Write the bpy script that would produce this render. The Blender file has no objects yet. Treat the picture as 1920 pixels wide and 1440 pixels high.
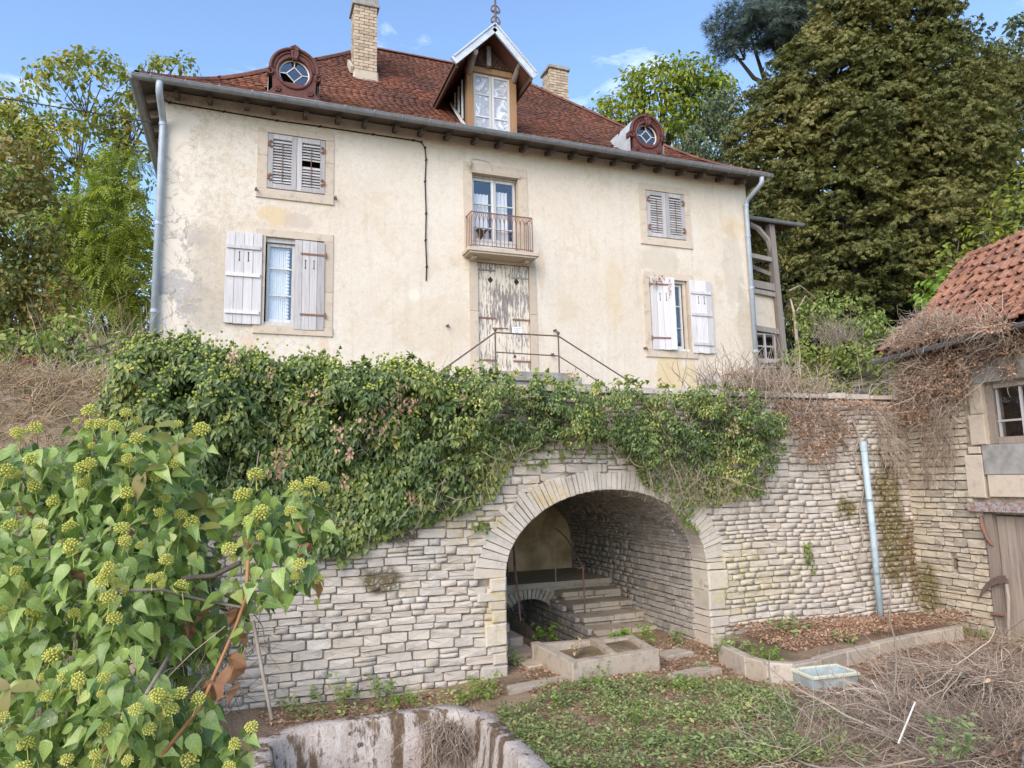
import bpy, math, random
import numpy as np
from mathutils import Vector, Matrix

# ---------------------------------------------------------------- scene, camera, sky, sun
S = bpy.context.scene
COL = S.collection
R8 = np.random.default_rng(8)
random.seed(8)
EYE = np.array([0.0, 0.0, 2.4])          # eye height above the courtyard
YAW, PITCH, ROLL = math.radians(69.3), math.radians(7.6), math.radians(-1.2)
FPX = 1331.0                              # focal length in pixels of a 1920 px wide picture


def _axes():
    d = np.array([math.cos(YAW) * math.cos(PITCH), math.sin(YAW) * math.cos(PITCH), math.sin(PITCH)])
    r = np.array([math.sin(YAW), -math.cos(YAW), 0.0])
    u = np.cross(r, d)
    return math.cos(ROLL) * r + math.sin(ROLL) * u, -math.sin(ROLL) * r + math.cos(ROLL) * u, d


CR, CU, CD = _axes()
cam = bpy.data.cameras.new('camera')
cam.sensor_fit = 'HORIZONTAL'; cam.sensor_width = 36.0; cam.lens = 36.0 * FPX / 1920.0
cam.clip_start = 0.05; cam.clip_end = 1500.0
camo = bpy.data.objects.new('camera', cam); COL.objects.link(camo)
camo.matrix_world = Matrix([[CR[0], CU[0], -CD[0], EYE[0]], [CR[1], CU[1], -CD[1], EYE[1]],
                            [CR[2], CU[2], -CD[2], EYE[2]], [0, 0, 0, 1]])
S.camera = camo

SUN_DIR = np.array([-0.62, -0.66, 0.62]); SUN_DIR /= np.linalg.norm(SUN_DIR)   # towards the sun
SUN_EL = math.asin(SUN_DIR[2]); SUN_AZ = math.atan2(SUN_DIR[0], SUN_DIR[1])
W = bpy.data.worlds.new('World'); S.world = W; W.use_nodes = True
wn = W.node_tree.nodes; wl = W.node_tree.links
for n in list(wn): wn.remove(n)
sky = wn.new('ShaderNodeTexSky'); sky.sky_type = 'NISHITA'; sky.sun_disc = False
sky.sun_elevation = SUN_EL; sky.sun_rotation = SUN_AZ
sky.air_density = 1.0; sky.dust_density = 0.3; sky.ozone_density = 2.5; sky.altitude = 250
bg = wn.new('ShaderNodeBackground'); bg.inputs['Strength'].default_value = 0.15
wo = wn.new('ShaderNodeOutputWorld')
# thin wisps of cloud all over the sky
tc = wn.new('ShaderNodeTexCoord'); mp = wn.new('ShaderNodeMapping'); mp.inputs['Scale'].default_value = (1.0, 1.0, 2.6)
mp.inputs['Location'].default_value = (0.35, 0.1, 0.2)
no = wn.new('ShaderNodeTexNoise'); no.inputs['Scale'].default_value = 3.2; no.inputs['Detail'].default_value = 9
no.inputs['Roughness'].default_value = 0.62; no.inputs['Distortion'].default_value = 0.6
cr = wn.new('ShaderNodeMapRange'); cr.inputs[1].default_value = 0.57; cr.inputs[2].default_value = 0.82
cr.inputs[3].default_value = 0.0; cr.inputs[4].default_value = 0.7
mxs = wn.new('ShaderNodeMix'); mxs.data_type = 'RGBA'
mxs.inputs[7].default_value = (7.4, 7.7, 8.2, 1)
wl.new(tc.outputs['Generated'], mp.inputs['Vector']); wl.new(mp.outputs[0], no.inputs['Vector'])
wl.new(no.outputs[0], cr.inputs[0]); wl.new(cr.outputs[0], mxs.inputs[0])
wl.new(sky.outputs[0], mxs.inputs[6]); wl.new(mxs.outputs[2], bg.inputs['Color']); wl.new(bg.outputs[0], wo.inputs['Surface'])

sun = bpy.data.lights.new('sun', 'SUN'); sun.energy = 1.75; sun.angle = math.radians(50); sun.color = (1.0, 0.86, 0.72)
suno = bpy.data.objects.new('sun', sun); COL.objects.link(suno)
suno.rotation_euler = Vector(-SUN_DIR).to_track_quat('-Z', 'Y').to_euler()
S.view_settings.view_transform = 'Standard'; S.view_settings.look = 'None'
S.view_settings.gamma = 1.0; S.view_settings.use_curve_mapping = False
S.view_settings.exposure = 1.2
S.cycles.max_bounces = 8; S.cycles.diffuse_bounces = 6; S.cycles.glossy_bounces = 2
S.cycles.transmission_bounces = 3; S.cycles.transparent_max_bounces = 8
S.cycles.use_denoising = True


# ---------------------------------------------------------------- survey: sight lines to real planes
def ray(px, py):
    return CD + (px - 960.0) / FPX * CR + (720.0 - py) / FPX * CU


def onx(px, py, x): v = ray(px, py); return EYE + v * ((x - EYE[0]) / v[0])
def ony(px, py, y): v = ray(px, py); return EYE + v * ((y - EYE[1]) / v[1])
def onz(px, py, z): v = ray(px, py); return EYE + v * ((z - EYE[2]) / v[2])
def deep(px, py, d): return EYE + ray(px, py) * d


# ---------------------------------------------------------------- mesh helpers
WORLD = {}


class MB:
    def __init__(s): s.v = []; s.f = []
    def add(s, V, F):
        o = len(s.v); s.v.extend([tuple(map(float, p)) for p in V]); s.f.extend([tuple(i + o for i in f) for f in F]); return s
    def box(s, x0, x1, y0, y1, z0, z1):
        V = [(x, y, z) for z in (z0, z1) for y in (y0, y1) for x in (x0, x1)]
        return s.add(V, [(0, 2, 3, 1), (4, 5, 7, 6), (0, 1, 5, 4), (2, 6, 7, 3), (0, 4, 6, 2), (1, 3, 7, 5)])
    def bbox(s, x0, x1, y0, y1, z0, z1, b=0.006, j=0.0):      # box with its -y face bevelled, a little uneven
        r = lambda: random.uniform(-j, j)
        q = [(x0 + r(), z0 + r()), (x1 + r(), z0 + r()), (x1 + r(), z1 + r()), (x0 + r(), z1 + r())]
        return s.slab(q, y0, y1, b)
    def slab(s, q, y0, y1, b, M=None):                         # polygon (x,z), front at y0, bevelled rim
        n = len(q); c = np.mean(np.array(q), axis=0)
        V = [(x, y1, z) for x, z in q] + [(x, y0 + b, z) for x, z in q]
        for x, z in q:
            d = np.array([c[0] - x, c[1] - z]); l = np.linalg.norm(d); d = d / max(l, 1e-6) * min(b * 1.4, l * 0.5)
            V.append((x + d[0], y0, z + d[1]))
        F = []
        for i in range(n):
            k = (i + 1) % n
            F += [(i, k, n + k, n + i), (n + i, n + k, 2 * n + k, 2 * n + i)]
        F += [tuple(range(2 * n, 3 * n)), tuple(range(n - 1, -1, -1))]
        if M is not None: V = [tuple(M @ Vector(p)) for p in V]
        return s.add(V, F)
    def tube(s, P, r, n=6, closed=False):
        P = [np.array(p, float) for p in P]; m = len(P)
        if not hasattr(r, '__len__'): r = [r] * m
        base = len(s.v); up = None
        for i in range(m):
            a = P[(i - 1) % m if closed else max(i - 1, 0)]; b = P[(i + 1) % m if closed else min(i + 1, m - 1)]
            t = b - a; t /= (np.linalg.norm(t) + 1e-9)
            if up is None:
                up = np.array([0, 0, 1.0]) if abs(t[2]) < 0.9 else np.array([1.0, 0, 0])
            u = up - t * (up @ t); u /= (np.linalg.norm(u) + 1e-9); w = np.cross(t, u); up = u
            for k in range(n):
                a_ = 2 * math.pi * k / n
                s.v.append(tuple(P[i] + r[i] * (math.cos(a_) * u + math.sin(a_) * w)))
        for i in range(m if closed else m - 1):
            j = (i + 1) % m
            for k in range(n):
                l = (k + 1) % n
                s.f.append((base + i * n + k, base + i * n + l, base + j * n + l, base + j * n + k))
        if not closed:
            s.f.append(tuple(base + k for k in range(n - 1, -1, -1))); s.f.append(tuple(base + (m - 1) * n + k for k in range(n)))
        return s
    def beam(s, a, b, w, h):                                   # rectangular bar from a to b
        a = np.array(a, float); b = np.array(b, float); t = b - a; t /= np.linalg.norm(t)
        up = np.array([0, 0, 1.0]) if abs(t[2]) < 0.95 else np.array([0, 1.0, 0])
        x = np.cross(t, up); x /= np.linalg.norm(x); y = np.cross(x, t)
        V = [p + sx * x * w / 2 + sy * y * h / 2 for p in (a, b) for sx, sy in ((-1, -1), (1, -1), (1, 1), (-1, 1))]
        return s.add(V, [(0, 1, 2, 3), (7, 6, 5, 4), (0, 4, 5, 1), (1, 5, 6, 2), (2, 6, 7, 3), (3, 7, 4, 0)])
    def lathe(s, prof, c, axis='z', n=14):
        base = len(s.v)
        for r, h in prof:
            for k in range(n):
                a = 2 * math.pi * k / n; p, q = r * math.cos(a), r * math.sin(a)
                s.v.append((c[0] + p, c[1] + q, c[2] + h) if axis == 'z' else (c[0] + p, c[1] + h, c[2] + q))
        for i in range(len(prof) - 1):
            for k in range(n):
                l = (k + 1) % n
                s.f.append((base + i * n + k, base + i * n + l, base + (i + 1) * n + l, base + (i + 1) * n + k))
        return s
    def mesh(s, name, smooth=False):
        me = bpy.data.meshes.new(name); me.from_pydata(s.v, [], s.f)
        if smooth: me.shade_smooth()
        me.update(); return me


def np_mesh(name, V, nper, F, smooth=False, uv=None):
    """V (N*nper,3); F list of faces of one piece; repeats the faces for every piece."""
    V = np.asarray(V, np.float32).reshape(-1, 3); N = len(V) // nper
    me = bpy.data.meshes.new(name)
    flat = np.concatenate([np.array(f) for f in F]); cnt = np.array([len(f) for f in F])
    L = (flat[None, :] + (np.arange(N) * nper)[:, None]).ravel().astype(np.int32)
    tot = np.tile(cnt, N); start = np.concatenate([[0], np.cumsum(tot)[:-1]]).astype(np.int32)
    me.vertices.add(len(V)); me.vertices.foreach_set('co', V.ravel())
    me.loops.add(len(L)); me.loops.foreach_set('vertex_index', L)
    me.polygons.add(len(tot)); me.polygons.foreach_set('loop_start', start)
    if smooth: me.polygons.foreach_set('use_smooth', np.ones(len(tot), bool))
    if uv is not None:
        uvl = me.uv_layers.new(name='UVMap'); uvl.data.foreach_set('uv', np.tile(np.asarray(uv, np.float32)[flat], (N, 1)).ravel())
    me.update(calc_edges=True); return me


def tag(o, label=None, cat=None, group=None, kind=None):
    if label: o['label'] = label
    if cat: o['category'] = cat
    if group: o['group'] = group
    if kind: o['kind'] = kind
    return o


def thing(name, label, cat, loc=(0, 0, 0), group=None):
    o = bpy.data.objects.new(name, None); COL.objects.link(o); o.location = loc; o.empty_display_size = 0.1
    WORLD[o.name] = Matrix.Translation(Vector(loc)); return tag(o, label, cat, group)


def put(name, me, mat, parent=None, M=None, **k):
    if isinstance(me, MB): me = me.mesh(name, k.pop('smooth', False))
    if mat is not None and len(me.materials) == 0: me.materials.append(mat)
    o = bpy.data.objects.new(name, me); COL.objects.link(o)
    w = M if M is not None else Matrix.Identity(4)
    if parent is not None:
        o.parent = parent; o.matrix_parent_inverse = WORLD.get(parent.name, Matrix.Identity(4)).inverted()
    o.matrix_basis = w; WORLD[o.name] = w
    return tag(o, k.get('label'), k.get('cat'), k.get('group'), k.get('kind'))


def rots(nrm, spin):
    """rotation matrices with z along nrm and local y turned by spin about it."""
    z = nrm / (np.linalg.norm(nrm, axis=1, keepdims=True) + 1e-9)
    a = np.where(np.abs(z[:, 2:3]) < 0.9, np.array([[0, 0, 1.0]]), np.array([[1.0, 0, 0]]))
    x = np.cross(a, z); x /= (np.linalg.norm(x, axis=1, keepdims=True) + 1e-9); y = np.cross(z, x)
    c, s_ = np.cos(spin)[:, None], np.sin(spin)[:, None]
    return np.stack([c * x + s_ * y, -s_ * x + c * y, z], axis=2)


def along(ydir, nrm):
    """rotation matrices with local y along ydir and z near nrm."""
    y = ydir / (np.linalg.norm(ydir, axis=1, keepdims=True) + 1e-9)
    x = np.cross(y, nrm); x /= (np.linalg.norm(x, axis=1, keepdims=True) + 1e-9)
    return np.stack([x, y, np.cross(x, y)], axis=2)


def scatter(name, base, F, loc, rot, sc, mat, parent=None, smooth=False, **k):
    base = np.asarray(base, float); sc = np.asarray(sc, float)
    if sc.ndim == 1: sc = sc[:, None]
    V = np.einsum('nij,nkj->nki', rot, base[None] * sc[:, None, :]) + loc[:, None, :]
    return put(name, np_mesh(name, V, len(base), F, smooth, base[:, :2] if k.pop('uv', False) else None), mat, parent, **k)


# ---------------------------------------------------------------- material helpers
class NT:
    def __init__(s, name):
        s.m = bpy.data.materials.new(name); s.m.use_nodes = True; s.t = s.m.node_tree
        for n in list(s.t.nodes): s.t.nodes.remove(n)
        s.out = s.t.nodes.new('ShaderNodeOutputMaterial'); s._geo = None
    def link(s, a, b):
        if isinstance(a, (int, float)):
            b.default_value = a if not hasattr(b.default_value, '__len__') else [a] * len(b.default_value)
        elif isinstance(a, tuple): b.default_value = a if len(a) == len(b.default_value) else tuple(a) + (1.0,)
        else: s.t.links.new(a, b)
    def geo(s):
        if s._geo is None: s._geo = s.t.nodes.new('ShaderNodeNewGeometry')
        return s._geo
    def pos(s): return s.geo().outputs['Position']
    def isl(s): return s.geo().outputs['Random Per Island']
    def rnd(s): return s.t.nodes.new('ShaderNodeObjectInfo').outputs['Random']
    def xyz(s):
        n = s.t.nodes.new('ShaderNodeSeparateXYZ'); s.link(s.pos(), n.inputs[0]); return n.outputs
    def uv(s): return s.t.nodes.new('ShaderNodeTexCoord').outputs['UV']
    def obj(s): return s.t.nodes.new('ShaderNodeTexCoord').outputs['Object']
    def mapv(s, v, scale=(1, 1, 1), loc=(0, 0, 0)):
        n = s.t.nodes.new('ShaderNodeMapping'); s.link(v, n.inputs['Vector']); n.inputs['Scale'].default_value = scale
        n.inputs['Location'].default_value = loc; return n.outputs[0]
    def noise(s, v, scale, detail=4, rough=0.55, dist=0.0, col=False):
        n = s.t.nodes.new('ShaderNodeTexNoise'); s.link(v, n.inputs['Vector']); n.inputs['Scale'].default_value = scale
        n.inputs['Detail'].default_value = detail; n.inputs['Roughness'].default_value = rough; n.inputs['Distortion'].default_value = dist
        return n.outputs[1 if col else 0]
    def voro(s, v, scale, feat='F1'):
        n = s.t.nodes.new('ShaderNodeTexVoronoi'); n.feature = feat; s.link(v, n.inputs['Vector']); n.inputs['Scale'].default_value = scale
        return n.outputs['Distance']
    def rng(s, v, a, b, c=0.0, d=1.0):
        n = s.t.nodes.new('ShaderNodeMapRange'); s.link(v, n.inputs[0]); n.interpolation_type = 'SMOOTHSTEP' if a < b else 'LINEAR'
        for i, q in enumerate((a, b, c, d)): n.inputs[i + 1].default_value = q
        return n.outputs[0]
    def math(s, op, a, b=0.0, clamp=False):
        n = s.t.nodes.new('ShaderNodeMath'); n.operation = op; n.use_clamp = clamp; s.link(a, n.inputs[0]); s.link(b, n.inputs[1]); return n.outputs[0]
    def mix(s, f, a, b, mode='MIX'):
        n = s.t.nodes.new('ShaderNodeMix'); n.data_type = 'RGBA'; n.blend_type = mode
        s.link(f, n.inputs[0]); s.link(a, n.inputs[6]); s.link(b, n.inputs[7]); return n.outputs[2]
    def ramp(s, f, stops):
        n = s.t.nodes.new('ShaderNodeValToRGB'); s.link(f, n.inputs[0]); e = n.color_ramp.elements
        while len(e) < len(stops): e.new(0.5)
        for el, (p, c) in zip(e, stops): el.position = p; el.color = tuple(c) + (1.0,)
        return n.outputs[0]
    def hsv(s, c, h=0.5, sa=1.0, v=1.0):
        n = s.t.nodes.new('ShaderNodeHueSaturation'); s.link(c, n.inputs['Color']); s.link(h, n.inputs['Hue']); s.link(sa, n.inputs['Saturation']); s.link(v, n.inputs['Value'])
        return n.outputs[0]
    def spot(s, cx, cz, rx, rz, edge=0.35, scale=3.0, ax=0):      # ragged patch with its own outline on an upright surface
        o = s.xyz()
        a = s.math('DIVIDE', s.math('SUBTRACT', o[ax], cx), rx); b = s.math('DIVIDE', s.math('SUBTRACT', o[2], cz), rz)
        d = s.math('SQRT', s.math('ADD', s.math('MULTIPLY', a, a), s.math('MULTIPLY', b, b)))
        d = s.math('ADD', d, s.math('MULTIPLY', s.math('SUBTRACT', s.noise(s.pos(), scale, 6, 0.65), 0.5), 1.6))
        return s.rng(d, 1.0 - edge, 1.0, 1.0, 0.0) if False else s.math('SUBTRACT', 1.0, s.rng(d, 1.0 - edge, 1.0))
    def done(s, color, rough=0.8, h=None, strength=0.4, dist=0.01, spec=0.3, metal=0.0, trans=0.0, tcol=None, thin=0.0):
        p = s.t.nodes.new('ShaderNodeBsdfPrincipled'); s.link(color, p.inputs['Base Color']); s.link(rough, p.inputs['Roughness'])
        p.inputs['Specular IOR Level'].default_value = spec; s.link(metal, p.inputs['Metallic'])
        if h is not None:
            b = s.t.nodes.new('ShaderNodeBump'); b.inputs['Strength'].default_value = strength; b.inputs['Distance'].default_value = dist
            s.link(h, b.inputs['Height']); s.t.links.new(b.outputs[0], p.inputs['Normal'])
        sh = p.outputs[0]
        if thin > 0:
            tr = s.t.nodes.new('ShaderNodeBsdfTranslucent'); s.link(tcol if tcol is not None else color, tr.inputs['Color'])
            mx = s.t.nodes.new('ShaderNodeMixShader'); mx.inputs[0].default_value = thin
            s.t.links.new(sh, mx.inputs[1]); s.t.links.new(tr.outputs[0], mx.inputs[2]); sh = mx.outputs[0]
        s.t.links.new(sh, s.out.inputs[0]); return s.m


def m_plain(name, c, rough=0.7, var=0.25, scale=8.0, bump=0.2, metal=0.0, spec=0.3, c2=None):
    n = NT(name); f = n.noise(n.pos(), scale, 6, 0.6)
    d = c2 or tuple(x * (1 - var) for x in c)
    col = n.mix(n.rng(f, 0.3, 0.7), c, d)
    fine = n.noise(n.pos(), scale * 9, 3)
    return n.done(col, rough, n.math('ADD', f, n.math('MULTIPLY', fine, 0.5)), bump, 0.01, spec, metal)


def m_leaf(name, stops, rough=0.5, thin=0.3, spec=0.4, per_obj=False, patch=0.9, vein=False):
    """leaf colours: every leaf its own tone from the ramp, drifting slowly over the plant."""
    n = NT(name)
    r = n.rnd() if per_obj else n.isl()
    big = n.noise(n.pos(), patch, 3)
    f = n.math('ADD', n.math('MULTIPLY', r, 0.62), n.math('MULTIPLY', n.rng(big, 0.32, 0.68), 0.38))
    col = n.ramp(f, stops)
    if vein:
        col = n.mix(n.rng(n.noise(n.pos(), 60, 3), 0.35, 0.75, 0, 0.35), col, stops[-1][1])
    t = n.hsv(col, 0.49, 1.15, 1.25)
    return n.done(col, rough, None, spec=spec, thin=thin, tcol=t)


def m_rubble(name, base, dark, warm, lich=None, moss=None, grime=0.5):
    n = NT(name); P = n.pos()
    r = n.math('FRACT', n.math('ADD', n.rnd(), n.isl()))
    tone = n.ramp(r, [(0.0, dark), (0.3, base), (0.62, tuple(min(1, x * 1.12) for x in base)), (0.85, warm), (1.0, base)])
    f1 = n.noise(P, 7.0, 8, 0.7); f2 = n.noise(P, 55.0, 4, 0.6); f3 = n.noise(P, 1.1, 3, 0.5)
    col = n.mix(n.rng(f1, 0.48, 0.72, 0, grime), tone, tuple(x * 0.45 for x in dark))
    col = n.mix(n.rng(f2, 0.58, 0.8, 0, 0.45), col, tuple(x * 0.4 for x in dark))
    col = n.mix(n.rng(f3, 0.35, 0.7, 0, 0.35), col, warm)
    for (cx, cz, rx, rz, c, ax) in (lich or []):
        k = n.math('MULTIPLY', n.spot(cx, cz, rx, rz, 0.7, 4.0, ax), n.rng(n.noise(P, 13.0, 6, 0.7), 0.42, 0.66, 0.05, 0.72))
        col = n.mix(k, col, c)
    for (cx, cz, rx, rz, c, ax) in (moss or []):
        k = n.math('MULTIPLY', n.spot(cx, cz, rx, rz, 0.5, 5.0, ax), n.rng(n.noise(P, 20.0, 6, 0.7), 0.34, 0.5, 0.0, 0.95))
        col = n.mix(k, col, c)
    h = n.math('ADD', n.math('MULTIPLY', f1, 0.9), n.math('MULTIPLY', f2, 0.35))
    return n.done(col, 0.92, h, 0.75, 0.02, 0.15)


def m_wood(name, pale, dark, axis='z', peel=None, stretch=0.05, bump=0.35):
    """weathered boards: grain along one axis, each board its own tone, optional peeling paint."""
    n = NT(name); P = n.pos()
    sc = {'z': (1, 1, stretch), 'x': (stretch, 1, 1), 'y': (1, stretch, 1)}[axis]
    v = n.mapv(P, sc); g = n.noise(v, 30.0, 7, 0.72, 0.3); g2 = n.noise(n.mapv(P, tuple(1 if q == 1 else .25 for q in sc)), 7.0, 5, 0.65)
    col = n.mix(n.rng(g, 0.38, 0.80), pale, dark)
    col = n.mix(n.rng(g2, 0.54, 0.8, 0, 0.5), col, tuple(x * 0.7 for x in dark))
    tone = n.math('FRACT', n.math('ADD', n.rnd(), n.isl()))
    col = n.hsv(col, 0.5, 1.0, n.rng(tone, 0.0, 1.0, 0.82, 1.12))
    if peel:
        v2 = n.mapv(P, tuple(1.0 if q == 1 else 0.16 for q in sc))
        pf = n.math('ADD', n.noise(v2, 24.0, 8, 0.75), n.math('MULTIPLY', n.math('SUBTRACT', n.noise(P, 1.6, 3), .5), .35))
        col = n.mix(n.rng(pf, peel[1], peel[1] + 0.06), col, peel[0])
    return n.done(col, 0.85, g, bump, 0.006, 0.2)


# measured planes
YF, YW, XB = 14.13, 8.45, 9.9            # house front, retaining wall front, outbuilding wall
ARX, ARZ, ARA, ARB = 4.53, 1.20, 1.47, 1.03   # arch: ellipse centre, half width, rise


def ground_z(x, y):
    return 0.02 * max(0.0, min(x, 12)) * 0.6 + 0.03 * math.sin(x * 1.7 + y) + 0.02 * math.sin(y * 2.3 - x)

# ---------------------------------------------------------------- materials
def mat_plaster():
    n = NT('plaster'); P = n.pos(); o = n.xyz()
    big = n.noise(P, 0.55, 5, 0.6); mid = n.noise(P, 3.0, 7, 0.68); fine = n.noise(P, 34.0, 5, 0.62); pit = n.noise(P, 75.0, 3, 0.6)
    col = n.mix(n.rng(big, 0.35, 0.68), (0.66, 0.575, 0.465), (0.71, 0.64, 0.54))
    left = n.rng(o[0], 2.2, -1.0, 0.0, 1.0)
    # dingy speckle of soot and lichen, worst towards the left end
    k = n.math('ADD', 0.2, n.math('MULTIPLY', left, 0.42))
    col = n.mix(n.math('MULTIPLY', n.rng(n.noise(P, 9.0, 6, 0.7), 0.44, 0.7), k), col, (0.43, 0.35, 0.25))
    col = n.mix(n.math('MULTIPLY', n.rng(pit, 0.55, 0.64), n.math('ADD', 0.42, n.math('MULTIPLY', left, 0.3))), col, (0.30, 0.245, 0.185))
    streak = n.noise(n.mapv(P, (1, 1, 0.07)), 7.0, 5, 0.65)
    col = n.mix(n.rng(streak, 0.5, 0.76, 0, 0.32), col, (0.47, 0.385, 0.275))
    blot = n.noise(P, 1.7, 8, 0.72, 0.8)
    col = n.mix(n.rng(blot, 0.52, 0.66, 0, 0.36), col, (0.545, 0.42, 0.275))
    # grey base coat showing along the left corner, flaking edge
    e = n.math('ADD', o[0], n.math('MULTIPLY', n.math('SUBTRACT', n.noise(P, 2.6, 8, 0.7), 0.5), 2.3))
    bare = n.math('MULTIPLY', n.rng(e, -0.98, -1.06, 0, 1), n.rng(o[2], 7.6, 6.6, 0, 1))
    col = n.mix(bare, col, n.mix(n.rng(fine, 0.35, 0.7), (0.52, 0.48, 0.44), (0.40, 0.365, 0.33)))
    e2 = n.math('ADD', o[0], n.math('MULTIPLY', n.math('SUBTRACT', n.noise(P, 3.4, 9, 0.75), 0.5), 2.2))
    pale = n.math('MULTIPLY', n.rng(e2, -1.0, -1.05, 0, 1), n.rng(n.noise(P, 1.4, 4), 0.46, 0.5))
    col = n.mix(pale, col, (0.72, 0.64, 0.53))
    cr = n.rng(n.voro(n.mix(0.3, P, n.noise(P, 3, 6, 0.7, 0, True)), 5.0, 'DISTANCE_TO_EDGE'), 0.0, 0.022, 1, 0)
    crk = n.math('MULTIPLY', cr, n.math('MULTIPLY', n.rng(o[0], -0.75, -1.1, 0, 0.9), n.rng(n.noise(P, 1.2, 3), 0.42, 0.55)))
    col = n.mix(crk, col, (0.24, 0.205, 0.165))
    rust = n.math('MULTIPLY', n.rng(n.noise(P, 2.4, 9, 0.78, 1.2), 0.53, 0.6), n.rng(n.noise(P, 0.7, 3), 0.45, 0.6, 0, 0.3))
    col = n.mix(rust, col, (0.47, 0.35, 0.22))
    # patches that can be pointed at
    for cx, cz, rx, rz, c, kf in [(0.46, 7.62, 0.36, 0.2, (0.62, 0.46, 0.25), 0.9), (0.86, 7.56, 0.30, 0.17, (0.50, 0.42, 0.36), 0.9),
                                  (9.3, 4.75, 0.42, 0.75, (0.60, 0.44, 0.17), 0.75), (9.9, 4.7, 0.16, 0.6, (0.62, 0.47, 0.2), 0.6),
                                  (7.9, 6.6, 0.25, 0.9, (0.60, 0.46, 0.27), 0.5), (11.35, 8.55, 0.3, 0.35, (0.66, 0.50, 0.29), 0.8),
                                  (11.3, 7.5, 0.35, 1.2, (0.40, 0.34, 0.27), 0.45), (11.55, 6.2, 0.22, 1.1, (0.37, 0.32, 0.25), 0.5),
                                  (9.2, 7.5, 0.6, 0.45, (0.46, 0.40, 0.30), 0.55), (-0.6, 5.7, 0.6, 0.5, (0.36, 0.31, 0.25), 0.65),
                                  (-0.75, 6.6, 0.35, 0.8, (0.40, 0.34, 0.27), 0.5), (0.05, 4.75, 0.14, 0.6, (0.60, 0.36, 0.2), 0.5),
                                  (1.42, 4.75, 0.12, 0.7, (0.58, 0.36, 0.2), 0.45), (0.9, 4.7, 0.6, 0.4, (0.74, 0.68, 0.58), 0.5),
                                  (8.85, 9.62, 0.9, 0.22, (0.72, 0.66, 0.56), 0.8), (3.22, 6.2, 0.13, 0.16, (0.74, 0.68, 0.58), 0.9),
                                  (6.1, 7.0, 0.12, 0.5, (0.55, 0.38, 0.2), 0.5), (3.6, 5.6, 0.9, 0.7, (0.55, 0.44, 0.30), 0.4)]:
        col = n.mix(n.math('MULTIPLY', n.spot(cx, cz, rx, rz, 0.22, 4.5), kf * 0.7), col, c)
    h = n.math('ADD', n.math('MULTIPLY', fine, 0.6), n.math('MULTIPLY', mid, 0.7))
    h = n.math('SUBTRACT', h, n.math('MULTIPLY', n.math('ADD', bare, crk), 0.5))
    return n.done(col, 0.93, h, 0.6, 0.014, 0.12)


def mat_rooftile():
    n = NT('roof_tile'); P = n.pos()
    r = n.math('FRACT', n.math('ADD', n.rnd(), n.isl()))
    c = n.ramp(r, [(0, (0.12, 0.055, 0.038)), (0.3, (0.165, 0.075, 0.05)), (0.55, (0.20, 0.088, 0.058)), (0.8, (0.24, 0.105, 0.066)), (1, (0.14, 0.062, 0.044))])
    old = n.noise(n.mapv(P, (1, 1, 1), (3.1, 0, 1)), 0.42, 5, 0.6, 0.5)
    c = n.mix(n.rng(old, 0.46, 0.6, 0, 0.5), c, n.mix(r, (0.095, 0.05, 0.04), (0.13, 0.064, 0.048)))
    c = n.mix(n.rng(n.noise(P, 5.0, 6, 0.7), 0.52, 0.75, 0, 0.5), c, (0.055, 0.036, 0.03))
    for cx, cz, rx, rz in [(3.5, 12.3, 1.1, 1.7), (6.9, 12.0, 1.0, 1.2), (2.2, 13.2, .9, .6)]:
        c = n.mix(n.math('MULTIPLY', n.spot(cx, cz, rx, rz, 0.5, 1.6), 0.72), c, n.mix(r, (0.075, 0.042, 0.035), (0.125, 0.062, 0.046)))
    for cx, cz, rx, rz in [(0.2, 10.7, 1.4, .7), (2.0, 11.2, .8, .9), (4.0, 10.2, .5, .5)]:
        c = n.mix(n.math('MULTIPLY', n.spot(cx, cz, rx, rz, 0.6, 2.0), n.rng(r, .1, .6, .1, .65)), c, (0.36, 0.135, 0.07))
    orange = n.math('MULTIPLY', n.rng(n.noise(n.mapv(P, (1, 1, 1), (0, 2, 0)), 0.7, 3), 0.5, 0.62), n.rng(r, 0.3, 0.8))
    c = n.mix(n.math('MULTIPLY', orange, 0.65), c, (0.33, 0.105, 0.048))
    c = n.mix(0.45, c, n.mix(n.rng(n.noise(P, .8, 4), .4, .6), (0.20, 0.085, 0.055), (0.12, 0.058, 0.044)))
    return n.done(c, 0.85, n.noise(P, 45, 4), 0.3, 0.006, 0.2)


def mat_glass(name, tint=(0.9, 0.93, 0.95), a=0.35):
    n = NT(name)
    tr = n.t.nodes.new('ShaderNodeBsdfTransparent'); n.link(tint, tr.inputs[0])
    gl = n.t.nodes.new('ShaderNodeBsdfGlossy'); gl.inputs['Roughness'].default_value = 0.03; gl.inputs['Color'].default_value = (0.85, 0.88, 0.92, 1)
    b = n.t.nodes.new('ShaderNodeBump'); b.inputs['Strength'].default_value = 0.15; b.inputs['Distance'].default_value = 0.02
    n.link(n.noise(n.pos(), 5.0, 2), b.inputs['Height']); n.t.links.new(b.outputs[0], gl.inputs['Normal'])
    mx = n.t.nodes.new('ShaderNodeMixShader'); mx.inputs[0].default_value = a
    n.t.links.new(tr.outputs[0], mx.inputs[1]); n.t.links.new(gl.outputs[0], mx.inputs[2]); n.t.links.new(mx.outputs[0], n.out.inputs[0])
    return n.m


def mat_rust(name, iron=(0.16, 0.13, 0.12), rust=(0.30, 0.12, 0.06)):
    n = NT(name); f = n.noise(n.pos(), 22, 6, 0.7)
    return n.done(n.mix(n.rng(f, 0.4, 0.6), iron, rust), 0.8, f, 0.3, 0.004, 0.3)


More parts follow.
